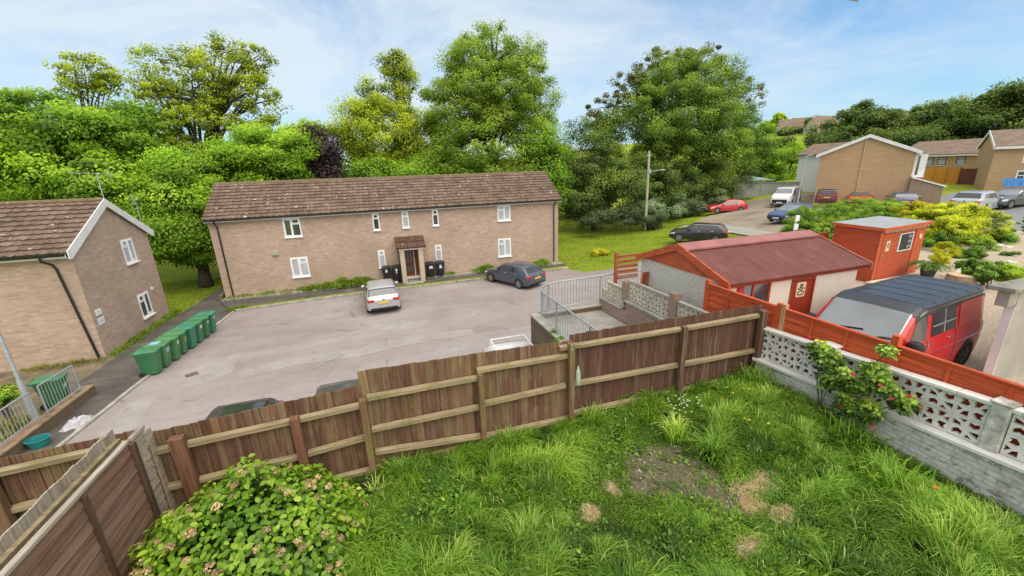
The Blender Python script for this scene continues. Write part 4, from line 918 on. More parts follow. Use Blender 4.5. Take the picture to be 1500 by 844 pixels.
fo.box(wx0, wx1, gy0-.02, gy0+.06, 3.62, 3.70); fo.box(wx0, wx1, gy0-.02, gy0+.06, 4.38, ze-.13); fo.box(wx0, wx0+.22, gy0-.015, gy0+.05, 3.70, 4.38); fo.box(wx1-.07, wx1, gy0-.02, gy0+.06, 3.70, 4.38); fo.box(8.52, 8.58, gy0-.02, gy0+.06, 3.70, 4.38)
wo = fo.build('window', REDR, G)
mb = MB(); mb.box(wx0+.22, 8.52, gy0+.0, gy0+.02, 3.7, 4.38); mb.box(8.58, wx1-.07, gy0+.0, gy0+.02, 3.7, 4.38); mb.build('pane', M['glass'], wo)
mb = MB(); mb.box(wx0+.06, wx0+.2, gy0-.03, gy0-.016, 3.75, 4.36); mb.build('red_curtain_strip', plain('bright_red_cloth', (.45, .02, .02), .8), wo)
DR = plain('deep_red_door_paint', (.30, .036, .014), .55, var=.15, scale=2)
mb = MB(); mb.box(dx0+.05, dx1-.05, gy0+.01, gy0+.06, 2.42, 4.28); do = mb.build('door', DR, G)
mb = MB(); mb.box(dx0, dx0+.05, gy0-.02, gy0+.07, 2.4, 4.30); mb.box(dx1-.05, dx1, gy0-.02, gy0+.07, 2.4, 4.30); mb.box(dx0, dx1, gy0-.02, gy0+.07, 4.30, ze-.13); mb.build('frame', REDR, do)
def skull_sign(X, w, h, par, skull=True):
    """cream plate with a black skull and crossbones; X maps local (u, out, v)"""
    r_ = min(w, h)*.12; pl = []
    for cx, cz, a0 in ((w/2-r_, h/2-r_, 0), (-w/2+r_, h/2-r_, 90), (-w/2+r_, -h/2+r_, 180), (w/2-r_, -h/2+r_, 270)):
        for k in range(4): a = R(a0+30*k); pl.append((cx+r_*math.cos(a), 0, cz+r_*math.sin(a)))
    mb = MB(); mb.x = X; mb.prism(pl, (0, .01, 0)); s = mb.build('sign', plain('cream_sign', (.72, .56, .36), .6, var=.06), par)
    mb = MB(); mb.x = X; bk = M['dark']
    mb.lathe((0, .0105, h*.24), [(w*.19, 0), (w*.19, .002)], 14, 'y')
    mb.box(-w*.1, w*.1, .0105, .0125, h*.06, h*.14)
    for sx in (-1, 1):
        mb.bar((-w*.33*sx, .0135, h*.09), (w*.33*sx, .0135, -h*.2), h*.055, .002, (0, 1, 0))
        for ex, ez in ((-w*.33*sx, h*.09), (w*.33*sx, -h*.2)):
            mb.lathe((ex, .0128, ez+h*.025), [(w*.05, 0), (w*.05, .003)], 8, 'y'); mb.lathe((ex, .0128, ez-h*.025), [(w*.05, 0), (w*.05, .003)], 8, 'y')
    if skull:
        for k in range(8): mb.box(-w*.36+k*w*.09, -w*.36+k*w*.09+w*.055, .0105, .012, -h*.40, -h*.30+(k % 3)*h*.012)
    mb.build('emblem', M['dark'], s)
    mb = MB(); mb.x = X
    for sx in (-1, 1): mb.lathe((w*.075*sx, .013, h*.22), [(w*.045, 0), (w*.045, .002)], 10, 'y')
    mb.build('eye_sockets', bpy.data.materials['cream_sign'], s)
    return s
skull_sign(Matrix(((1, 0, 0, 10.2), (0, -1, 0, gy0+.008), (0, 0, 1, 4.05), (0, 0, 0, 1))), .32, .40, do)

# ------------------------------------------------------------------ red garden shed
S = thing('garden_shed', 'bright red timber shed with grey felt roof, behind the garage', 'shed', (18.6, 10.45, 2.4))
sx0, sx1, sy0, sy1 = 18.6, 22.05, 10.45, 12.1; zb = 2.4
m, nt, b = new_mat('red_shiplap')
g = nt.nodes.new('ShaderNodeNewGeometry'); s_ = nt.nodes.new('ShaderNodeSeparateXYZ'); lk(nt, g.outputs['Position'], s_.inputs[0])
mo = N(nt, 'ShaderNodeMath', operation='FRACT'); mu = N(nt, 'ShaderNodeMath', operation='MULTIPLY'); lk(nt, s_.outputs[2], mu.inputs[0]); mu.inputs[1].default_value = 8; lk(nt, mu.outputs[0], mo.inputs[0])
f = noise(nt, pos(nt, (1.5, 1.5, 20)), 1, 4, .6); c = ramp(nt, f, [(.3, (.38, .058, .02)), (.7, (.52, .095, .035))])
c = mix(nt, maprange(nt, mo.outputs[0], 0, .12, .6, 0), c, (.2, .03, .012)); lk(nt, c, b.inputs['Base Color']); b.inputs['Roughness'].default_value = .6
bump(nt, b, mo.outputs[0], .6, .012); SHIP = m
zr0, zr1 = 4.56, 4.62
mb = MB(); mb.prism([(sx0, sy0, zb), (sx0, sy1, zb), (sx0, sy1, zr1), (sx0, sy0, zr0)], (sx1-sx0, 0, 0)); mb.build('shiplap_wall', SHIP, S)
mb = MB(); mb.prism([(sx0-.1, sy0-.14, zr0+.02), (sx0-.1, sy1+.1, zr1+.02), (sx0-.1, sy1+.1, zr1+.06), (sx0-.1, sy0-.14, zr0+.06)], (sx1-sx0+.2, 0, 0)); mb.build('felt_roof', plain('grey_roof_felt', (.30, .32, .33), .9, var=.15, scale=3, bmp=.2), S)
mb = MB(); mb.box(sx0-.12, sx1+.12, sy0-.165, sy0-.141, zr0-.06, zr0+.075); mb.prism([(sx0-.122, sy0-.14, zr0-.05), (sx0-.122, sy1+.1, zr1-.05), (sx0-.122, sy1+.1, zr1+.075), (sx0-.122, sy0-.14, zr0+.075)], (.02, 0, 0)); mb.build('fascia', ORB, S)
mb = MB(); mb.box(sx0+.22, sx0+1.0, sy0-.03, sy0-.002, zb+.05, zr0-.2); do = mb.build('door', plain('rust_red_door', (.43, .075, .022), .6, var=.12, scale=2), S)
mb = MB(); mb.box(sx0+.27, sx0+.33, sy0-.07, sy0-.03, zb+1.05, zb+1.12); mb.build('handle', M['galv'], do)
skull_sign(Matrix(((1, 0, 0, sx0+.62), (0, -1, 0, sy0-.032), (0, 0, 1, zb+1.45), (0, 0, 0, 1))), .26, .42, do, False)
for _a, _b in ((sx0-.02, sx0+.2), (sx1-.75, sx1-.02)):
    mb = MB(); mb.box(_a, _b, sy0-.022, sy0-.001, zb, zr0-.06); mb.build('corner_board', ORB, S)
wa, wb, w0, w1 = sx0+1.45, sx0+2.5, zb+1.12, zb+1.86
mb = MB(); mb.box(wa, wa+.07, sy0-.035, sy0-.003, w0, w1); mb.box(wb-.05, wb, sy0-.035, sy0-.003, w0, w1); mb.box(wa+.07, wb-.05, sy0-.035, sy0-.003, w0, w0+.035); mb.box(wa+.07, wb-.05, sy0-.035, sy0-.003, w1-.03, w1); wo = mb.build('window', M['white_wood'], S)
mb = MB(); mb.box(wa+.07, wb-.05, sy0-.02, sy0-.004, w0+.035, w1-.03); mb.build('pane', M['dark'], wo)
mb = MB()
for k in range(3): mb.box(wb-.36, wb-.1, sy0-.028, sy0-.021, w0+.1+k*.21, w0+.22+k*.21)
mb.build('pale_curtain', plain('dull_curtain', (.26, .28, .31), .9), wo)
mb = MB(); mb.lathe((sx1-.38, sy0-.05, zb+1.62), [(.11, 0), (.11, .03)], 14, 'y'); mb.build('round_plaque', bpy.data.materials['cream_sign'], S)
mb = MB()
for k in range(26): x = sx0+.1+(sx1-sx0-.2)*k/25; mb.lathe((x, sy0-.11, zr0-.12-.03*math.sin(k*1.3)**2), [(.012, 0), (.022, .02), (.012, .045)], 6)
mb.tube([(sx0+.05+(sx1-sx0-.1)*k/12, sy0-.11, zr0-.08-.03*math.sin(k*2.6)**2) for k in range(13)], .004, 4); mb.build('string_lights', M['white'], S)
mb = MB(); mb.box(sx0+.1, sx1-.1, sy0+.1, sy1-.1, 2.35, 2.42); mb.build('floor_bearers', M['dark'], S); S.rotation_euler = (0, 0, R(6))
t = thing('red_panel_fence', 'short red fence panel between the garage and the red shed', 'fence', (16, 13, 2.4))
mb = MB(); mb.box(13.9, 18.6, 12.4, 12.44, 2.2, 4.15); mb.build('panel', SHIP, t)
mb = MB(); mb.box(13.9, 18.6, 12.37, 12.46, 4.152, 4.2); mb.build('capping', REDR, t)
# rendered wall by the van
t = thing('rendered_wall', 'grey rendered wall with a stone coping right of the red van', 'wall', (13, 4.4, 2.4))
mb = MB(); mb.box(12.42, 20, 4.3, 4.45, 2.3, 4.56); mb.build('render', plain('grey_render', (.36, .34, .29), .9, var=.18, scale=1.4, bmp=.15), t)
mb = MB(); mb.box(12.405, 12.42, 4.3, 4.45, 2.3, 4.2); mb.build('edge_bead', M['white_wood'], t)
mb = MB(); mb.box(11.95, 20, 4.2, 4.62, 4.562, 4.66); mb.build('coping', plain('mossy_grey_coping', (.25, .235, .2), .95, var=.35, scale=4, bmp=.5), t, bevel=.015)
mb = MB(); mb.box(12.1, 12.4, 4.3, 4.5, 4.22, 4.56); mb.build('bracket', M['concrete'], t, bevel=.01)
# ------------------------------------------------------------------ vehicles
def curve(pts, smooth=0.05):
    xs = np.array([p[0] for p in pts], float); ys = np.array([p[1] for p in pts], float)
    g = np.linspace(xs[0], xs[-1], 600); y = np.interp(g, xs, ys); k = max(1, int(smooth/(g[1]-g[0])))
    if k > 1:
        ker = np.ones(k)/k; yp = np.concatenate([2*y[0]-y[1:k+1][::-1], y, 2*y[-1]-y[-k-1:-1][::-1]]); yp = np.convolve(np.convolve(yp, ker, 'same'), ker, 'same'); y = yp[k:-k]
    return lambda x: float(np.interp(x, g, y))
SPECS = {
 'hatch': dict(L=4.25, W=1.78, top=[(0, .52), (.03, .68), (.16, .76), (.95, .93), (1.05, .97), (1.85, 1.38), (2.2, 1.45), (2.8, 1.46), (3.45, 1.41), (3.72, 1.32), (4.06, .98), (4.2, .9), (4.25, .6)],
               belt=[(0, .62), (1, .89), (2, .92), (3.6, .98), (4.25, .9)], cowl=1.07, rf=1.86, rr=3.62, tail=4.05, side=[(1.32, 2.28), (2.36, 3.3)], wx=(.82, 3.42), wr=.315),
 'estate': dict(L=4.69, W=1.82, top=[(0, .6), (.04, .82), (.2, .95), (1.1, 1.06), (1.2, 1.09), (1.85, 1.56), (2.2, 1.65), (3.6, 1.63), (4.15, 1.54), (4.5, 1.1), (4.62, 1.0), (4.69, .62)],
               belt=[(0, .75), (1.1, 1.0), (2, 1.03), (4, 1.08), (4.69, 1.0)], cowl=1.22, rf=1.88, rr=4.1, tail=4.48, side=[(1.5, 2.45), (2.53, 3.4), (3.46, 3.95)], wx=(.9, 3.62), wr=.35),
 'saloon': dict(L=4.5, W=1.74, top=[(0, .5), (.04, .68), (.2, .78), (1.15, .95), (1.25, .98), (2.0, 1.38), (2.4, 1.44), (2.9, 1.43), (3.4, 1.34), (3.95, 1.02), (4.35, 1.0), (4.45, .95), (4.5, .6)],
               belt=[(0, .62), (1.1, .9), (2, .92), (3.9, .97), (4.5, .92)], cowl=1.27, rf=2.0, rr=3.3, tail=3.95, side=[(1.55, 2.4), (2.48, 3.25)], wx=(.85, 3.45), wr=.32),
 'clubman': dict(L=4.25, W=1.8, top=[(0, .52), (.05, .74), (.2, .86), (1.05, .99), (1.12, 1.01), (1.62, 1.37), (1.9, 1.44), (3.6, 1.42), (3.9, 1.33), (4.12, .96), (4.22, .88), (4.25, .6)],
               belt=[(0, .66), (1, .94), (2, .96), (4, 1.0), (4.25, .9)], cowl=1.13, rf=1.64, rr=3.85, tail=4.1, side=[(1.35, 2.2), (2.28, 3.0), (3.08, 3.65)], wx=(.8, 3.47), wr=.33),
 'van': dict(L=4.9, W=1.92, top=[(0, .55), (.05, .9), (.2, 1.02), (.75, 1.25), (.85, 1.3), (1.55, 1.82), (1.9, 1.92), (4.7, 1.92), (4.84, 1.84), (4.88, 1.0), (4.9, .6)],
             belt=[(0, .75), (.8, 1.12), (2, 1.15), (4.9, 1.15)], cowl=.88, rf=1.55, rr=4.8, tail=4.88, side=[(1.25, 2.1)], wx=(.95, 3.95), wr=.34, tum=.86),
 't4': dict(L=5.15, W=1.84, top=[(0, .5), (.04, .82), (.12, .95), (.78, 1.15), (.88, 1.2), (1.58, 1.80), (1.9, 1.91), (4.85, 1.90), (5.02, 1.80), (5.12, 1.1), (5.15, .5)],
            belt=[(0, .72), (.8, 1.06), (2, 1.08), (5.15, 1.08)], cowl=.9, rf=1.6, rr=5.0, tail=5.12, side=[(1.25, 2.05), (2.25, 3.4), (3.55, 4.8)], wx=(.9, 4.2), wr=.34, tum=.84),
 'suv': dict(L=4.1, W=1.75, top=[(0, .6), (.04, .82), (.2, .98), (1.05, 1.06), (1.15, 1.09), (1.6, 1.55), (1.9, 1.64), (3.7, 1.62), (3.95, 1.5), (4.05, 1.0), (4.1, .62)],
             belt=[(0, .75), (1, 1.0), (2, 1.02), (4.1, 1.05)], cowl=1.16, rf=1.62, rr=3.88, tail=4.06, side=[(1.35, 2.1), (2.2, 2.95), (3.02, 3.6)], wx=(.8, 3.3), wr=.35, tum=.82)}
def wheel(x, y, r, par, rim, side):
    t = MB(); w = .19; t.lathe((x, y, r), [(r*.66, -w/2), (r*.93, -w/2), (r, -w*.32), (r, w*.32), (r*.93, w/2), (r*.66, w/2)], 24, 'y', cap=False)
    t.lathe((x, y, r), [(r*.66, -w*.3), (.001, -w*.3)], 24, 'y', cap=False); t.lathe((x, y, r), [(r*.66, w*.3), (.001, w*.3)], 24, 'y', cap=False)
    to = t.build('wheel', M['tyre'], par, smooth=True)
    f = MB(); yy = y+side*w*.42
    f.lathe((x, yy-side*.02, r), [(r*.68, 0), (r*.66, .03*side), (r*.58, .03*side), (r*.56, 0)], 24, 'y', cap=False)
    for k in range(5):
        a = 2*math.pi*k/5+.3
        for da in (-.16, .16): f.bar((x+r*.12*math.cos(a), yy, r+r*.12*math.sin(a)), (x+r*.6*math.cos(a+da), yy, r+r*.6*math.sin(a+da)), r*.11, .02, (0, 1, 0))
    f.lathe((x, yy, r), [(r*.15, -.012), (r*.15, .012)], 12, 'y'); f.build('rim', rim, to)
def car(name, label, cat, loc, rz, spec, paint, group=None, roof=None, rim=None, rear_plate=True, front_plate=True, lowtrim=None, screen=None, sides=None, lamps='std', bits=None, arch=None):
    S = SPECS[spec]; L, W = S['L'], S['W']; tum = S.get('tum', .78)
    t = thing(name, label, cat, loc, rz, group)
    top = curve(S['top'], .045); belt = curve(S['belt'], .2); zs = .2 if spec not in ('estate', 'suv') else .26; Hb = max(p[1] for p in S['top'])
    def sec(x):
        u = x/L; w = W/2*(1-.17*max(0, 1-u/.14)**2.2-.10*max(0, (u-.9)/.1)**2); zt = top(x); zb = belt(x)
        h = max(0, min(1, (zt-zb)/(Hb-.03-zb))); h = h**.8 if h > 0 else 0
        if zt < zb+.05: zb = zt-.05
        wr = w*(.94*(1-h)+tum*h); zr = zt-.025-.05*h
        sill = zs+.12*max(0, 1-u/.08)+.1*max(0, (u-.93)/.07)
        return [(w*.88, sill), (w*.975, sill+.06), (w, sill+.45*(zb-sill)), (w*.985, sill+.85*(zb-sill)), (w*.95, zb), (wr, zr), (wr*.88, zt-.008*(1-h)-.015*h), (0, zt)]
    def P(x, k, s=1, off=0.0):
        q = sec(x); i = min(6, int(k)); f = k-i; y = q[i][0]*(1-f)+q[i+1][0]*f; z = q[i][1]*(1-f)+q[i+1][1]*f
        p = Vector((L/2-x, s*y, z))
        if off:
            e = .02; a = P(max(0, x-e), k, s)-P(min(L, x+e), k, s); b = P(x, min(7, k+.05), s)-P(x, max(0, k-.05), s)
            n = a.cross(b).normalized()
            c = Vector((0, 0, .7))
            if n.dot(p-Vector((p.x*.7, 0, .6))) < 0: n = -n
            p = p+n*off
        return p
    xs = sorted(set([0, .01, .03, .06, .1, .15]+list(np.linspace(.2, L-.2, 44))+[L-.15, L-.1, L-.06, L-.03, L-.01, L]))
    mb = MB(); rows = []
    for x in xs:
        q = sec(x); rows.append([Vector((L/2-x, -y, z)) for y, z in q]+[Vector((L/2-x, y, z)) for y, z in q[::-1][1:]])
    m = len(rows[0]); v = [p for r_ in rows for p in r_]; f = []
    for i in range(len(rows)-1):
        for k in range(m-1): f.append((i*m+k, i*m+k+1, (i+1)*m+k+1, (i+1)*m+k))
        f.append((i*m+m-1, i*m, (i+1)*m, (i+1)*m+m-1))
    f += [tuple(range(m))[::-1], tuple(range((len(rows)-1)*m, len(rows)*m))]
    mb.add(v, f); mb.build('body', paint, t, smooth=True, world=False)
    def patch(nm, mat, x0, x1, k0, k1, s, off=.005, nx=8, nk=3, xb0=None, xb1=None, parent=t, both=False):
        """panel between stations; x0,x1 at k0 and xb0,xb1 at k1"""
        xb0 = x0 if xb0 is None else xb0; xb1 = x1 if xb1 is None else xb1; g = MB()
        nx = max(nx, int(abs(x1-x0)/.07)); ks = sorted(set([round(k0+(k1-k0)*a/nk, 4) for a in range(nk+1)]+[float(q) for q in range(0, 8) if k0 < q < k1])); nk = len(ks)-1
        for ss in ((s, -s) if both else (s,)):
            pts = []; 
            for a in range(nk+1):
                fk = (ks[a]-k0)/(k1-k0); xa = x0+(xb0-x0)*fk; xb = x1+(xb1-x1)*fk
                for b in range(nx+1): pts.append(P(xa+(xb-xa)*b/nx, k0+(k1-k0)*fk, ss, off))
            g.add(pts, [(a*(nx+1)+b, a*(nx+1)+b+1, (a+1)*(nx+1)+b+1, (a+1)*(nx+1)+b) for a in range(nk) for b in range(nx)])
        return g.build(nm, mat, parent, smooth='all', world=False)
    gl = M['carglass']
    if roof: patch('roof', roof, S['rf']-.04, S['L']-.12 if spec == 't4' else S['rr'], 4.8, 7, 1, .006, 14, 4, both=True)
    patch('windscreen', screen or gl, S['cowl']+.04, S['rf']-.03, 5.0 if spec != 't4' else 5.72, 7, 1, .006, 8, 4, S['cowl']-.01, S['rf']-.03, both=True)
    if S['tail']-S['rr'] > .05 and rear_plate is not None: patch('rear_window', gl, S['rr']+.05, S['tail']-.04, 5.25, 7, 1, .006, 6, 4, both=True)
    for s in (1, -1):
        for i, (a, b) in enumerate(sides if sides is not None else S['side']):
            lean0 = .42*(a < S['rf']); lean1 = .18 if i == len(S['side'])-1 and spec not in ('van', 't4') else 0
            patch('side_window', gl, a, b, 4.12, 4.86, s, .005, 8, 2, a+lean0*.9, b-lean1)
        for x in S['wx']:
            yw = sec(x)[2][0]; g = MB(); r = S['wr']*1.17; c = (L/2-x, s*(yw-.015), S['wr']); pts = [(c[0]+r*math.cos(a), s*(yw+.004), max(zs-.02, c[2]+r*math.sin(a))) for a in np.linspace(0, 2*math.pi, 26)[:-1]]
            g.add(pts, [tuple(range(25))]); g.build('wheel_arch', arch or M['black_pl'], t, world=False)
            wheel_parent = t
            g = None
            wheel_local(L/2-x, s*(yw-.075), S['wr'], t, rim or M['alloy'], s)
        g = MB(); xm = S['cowl']+.38; p = P(xm, 4.2, s); g.x = Matrix.Translation(p+Vector((0.02, s*.13, .03))); g.lathe((0, 0, -.07), [(.03, 0), (.1, .02), (.11, .08), (.08, .13), (.02, .14)] if spec != 't4' else [(.04, -.1), (.14, -.07), (.15, .1), (.12, .19), (.03, .21)], 10); g.bar((0, -s*.14, -.03), (0, 0, -.0), .04); g.build('mirror', paint if spec != 't4' and lamps != 'blackmir' else M['black_pl'], t, smooth=True, world=False)
        patch('headlight', M['headlamp'], .05, .42, 2.85, 3.75, s, .008, 5, 2, .10, .5)
        if spec in ('van',): patch('tail_light', M['redlamp'], L-.14, L-.015, 2.6, 4.2, s, .006, 3, 3)
        elif spec == 't4': patch('tail_light', M['redlamp'], L-.14, L-.02, 2.2, 3.6, s, .006, 3, 3)
        elif lamps == 'high': patch('tail_light', M['redlamp'], L-.32, L-.1, 3.8, 5.2, s, .007, 4, 3)
        else:
            patch('tail_light', M['redlamp'], L-.3, L-.03, 3.0, 4.0, s, .007, 5, 2)
            g = MB(); w_ = sec(L-.08)[3][0]; z_ = belt(L)-.16; g.box(-L/2-.004, -L/2+.09, s*(w_-.34), s*(w_-.01), z_, z_+.15); g.build('tail_light', M['redlamp'], t, bevel=.02, world=False)
        for a in ((1.45, 2.4) if spec != 'van' else (1.3,)):
            g = MB(); q = P(a+.75, 3.5, s, .012); g.box(q.x-.09, q.x+.09, q.y-.012, q.y+.012, q.z-.016, q.z+.016); g.build('door_handle', M['chrome'] if paint is not None and name != 'van' else M['black_pl'], t, bevel=.006, world=False)
    # lower bumpers, plates, grille
    g = MB(); g.box(L/2-.02, L/2+.012, -W*.36, W*.36, zs+.14, zs+.3); g.build('front_bumper_trim', lowtrim or M['black_pl'], t, bevel=.01, world=False)
    g = MB(); g.box(-L/2-.012, -L/2+.02, -W*.4, W*.4, zs+.1, zs+.22); g.build('rear_bumper_trim', lowtrim or M['black_pl'], t, bevel=.01, world=False)
    if front_plate:
        g = MB(); g.box(L/2+.012, L/2+.022, -.26, .26, zs+.17, zs+.28); g.build('number_plate', M['plate_w'], t, world=False)
    if rear_plate:
        zz = .72 if spec in ('hatch', 'saloon', 'clubman') else .85; x = L-.02
        zz = min(zz, belt(L)-.15); g = MB(); g.box(-L/2-.03, -L/2-.012, -.26, .26, zz-.08, zz+.03); g.build('number_plate', M['plate_y'], t, world=False)
        g = MB(); g.lathe((-L/2+.02, 0, belt(L)-.04), [(.05, -.05), (.05, .0)], 14, 'x'); g.build('badge', M['chrome'], t, world=False)
    # panel gaps on the doors
    g = MB()
    for s in (1, -1):
        for x in (S['side'][0][1]+.04,)+((S['side'][1][1]+.03,) if len(S['side']) > 1 else ())+(S['side'][0][0]-.12,):
            pts = [P(x, k, s, .002) for k in np.linspace(1.2, 4.1, 8)]
            for a, b in zip(pts[:-1], pts[1:]): g.bar(a, b, .012, .004, (0, 1, 0))
    g.build('door_gaps', M['dark'], t, world=False)
    if bits: bits(t, P, S, L, W, patch)
    return t
def wheel_local(x, y, r, par, rim, side):
    n0 = len(bpy.data.objects)
    w = MB(); wd = .19; w.lathe((x, y, r), [(r*.66, -wd/2), (r*.93, -wd/2), (r, -wd*.32), (r, wd*.32), (r*.93, wd/2), (r*.66, wd/2)], 24, 'y', cap=False)
    w.lathe((x, y, r), [(r*.66, -wd*.3), (.001, -wd*.3)], 24, 'y', cap=False); w.lathe((x, y, r), [(r*.66, wd*.3), (.001, wd*.3)], 24, 'y', cap=False)
    to = w.build('wheel', M['tyre'], par, smooth=True, world=False)
    f = MB(); yy = y+side*wd*.42
    f.lathe((x, yy-side*.02, r), [(r*.68, 0), (r*.66, .03*side), (r*.58, .03*side), (r*.56, 0)], 24, 'y', cap=False)
    for k in range(5):
        a = 2*math.pi*k/5+.3
        for da in (-.16, .16): f.bar((x+r*.12*math.cos(a), yy, r+r*.12*math.sin(a)), (x+r*.6*math.cos(a+da), yy, r+r*.6*math.sin(a+da)), r*.11, .02, (0, 1, 0))
    f.lathe((x, yy, r), [(r*.15, -.012), (r*.15, .012)], 12, 'y'); f.build('rim', rim, to, world=False)
def gcar(px, py, **k):
    p = on_ground(px, py); return (p[0], p[1], float(tz(p[0], p[1])) if p[0] > 12 else 0.0)
SILV = carpaint('silver_car_paint', (.46, .48, .50), .1, .35); GREYB = carpaint('blue_grey_car_paint', (.075, .09, .12), .1, .3); BLK = carpaint('black_car_paint', (.012, .012, .014)); REDP = carpaint('bright_red_car_paint', (.48, .02, .03))
WHT = carpaint('white_van_paint', (.74, .75, .77)); NAVY = carpaint('navy_car_paint', (.03, .05, .15)); MAROON = carpaint('maroon_car_paint', (.13, .012, .015)); ORRED = carpaint('orange_red_car_paint', (.55, .055, .03)); PALEB = carpaint('pale_silver_blue_paint', (.45, .50, .57), .1, .3); GREYD = carpaint('dark_grey_car_paint', (.09, .095, .105), .1, .3); DKGREEN = carpaint('dark_green_black_paint', (.012, .02, .018))
# car park
car('parked_car', 'silver hatchback seen from behind, parked before the porch of the brick flats', 'car', (-.42, 23.75, 0), R(93), 'hatch', SILV)
car('parked_car', 'blue-grey hatchback parked at the right end of the brick flats', 'car', (8.05, 24.75, 0), R(117), 'hatch', GREYB, rim=M['alloy'])
car('parked_car', 'dark car half hidden behind the board fence, left of the other dark car', 'car', (-4.2, 10.2, 0), R(-90), 'hatch', DKGREEN)
def roofrails(t, P, S, L, W, patch):
    for s in (1, -1):
        g = MB(); g.tube([P(x, 5.1, s)+Vector((0, 0, .035)) for x in np.linspace(S['rf']+.15, S['rr']-.1, 8)], .018, 6); g.build('roof_rail', M['chrome'], t, world=False)
car('parked_car', 'dark grey car with bright roof rails behind the step in the board fence', 'car', (-1.6, 10.4, 0), R(-90), 'hatch', GREYD, bits=roofrails)
def rack(t, P, S, L, W, patch):
    g = MB(); z = 1.60; x0, x1 = -L/2+.75, .9
    for y in (-.62, .62): g.bar((x0, y, z), (x1, y, z), .035)
    for x in (x0, x0+.75, x0+1.5, x1): g.bar((x, -.62, z), (x, .62, z), .03)
    for y in (-.62, .62):
        for x in (x0, x1): g.bar((x, y, z-.2), (x, y, z), .03)
    g.build('roof_rack', M['white'], t, world=False)
car('parked_car', 'white car with a white roof rack showing over the board fence', 'car', (3.75, 11.25, 0), R(-92), 'hatch', WHT, lamps='high', bits=rack)
# right-hand lot
p = gcar(1022, 353); car('parked_car', 'black small estate with silver roof rails, behind the garage roof', 'car', (p[0], p[1], p[2]), R(132), 'clubman', BLK, bits=roofrails, lamps='blackmir')
p = gcar(1062, 311); car('parked_car', 'bright red hatchback parked by the grey-green brambles', 'car', p, R(160), 'hatch', REDP)
p = gcar(1150, 300)
def vanbits(t, P, S, L, W, patch):
    patch('dark_bumper', M['black_pl'], 0.0, .25, .2, 2.3, 1, .006, 4, 3, both=True)
    g = MB(); g.box(L/2-.06, L/2+.006, -.7, .7, .46, .72); g.build('dark_grille', M['black_pl'], t, bevel=.01, world=False)
car('van', 'white delivery van parked nose out in front of the grey hoarding', 'van', p, R(-155), 'van', WHT, bits=vanbits, screen=M['screenglass'], lamps='blackmir')
p = gcar(1158, 324); car('parked_car', 'navy blue hatchback half hidden by the clipped hedge', 'car', p, R(188), 'hatch', NAVY, screen=M['screenglass'])
p = gcar(1207, 299); car('parked_car', 'maroon and black boxy car parked against the brick gable', 'car', p, R(38), 'suv', MAROON, roof=BLK, lowtrim=M['black_pl'])
p = gcar(1256, 301); car('parked_car', 'orange-red car parked behind the hedge beside the brick gable', 'car', p, R(215), 'hatch', ORRED, screen=M['screenglass'])
p = gcar(1318, 304); car('parked_car', 'dark blue car by the low wall at the corner of the brick gable', 'car', p, R(35), 'hatch', NAVY)
p = gcar(1428, 310); car('parked_car', 'pale silver-blue estate car on the street, seen from behind', 'car', p, R(6), 'estate', PALEB, roof=PALEB)
def scoop(t, P, S, L, W, patch):
    g = MB(); c = P(.75, 7, 1); g.x = Matrix.Translation(c); g.prism([(.25, -.3, .0), (.25, .3, .0), (-.2, .28, .02), (-.2, -.28, .02)], (0, 0, .08)); g.build('bonnet_scoop', M['black_pl'], t, world=False, bevel=.02)
p = gcar(1478, 303); car('parked_car', 'dark grey saloon with a bonnet scoop facing the pale estate car', 'car', p, R(172), 'saloon', GREYD, bits=scoop, screen=M['screenglass'])
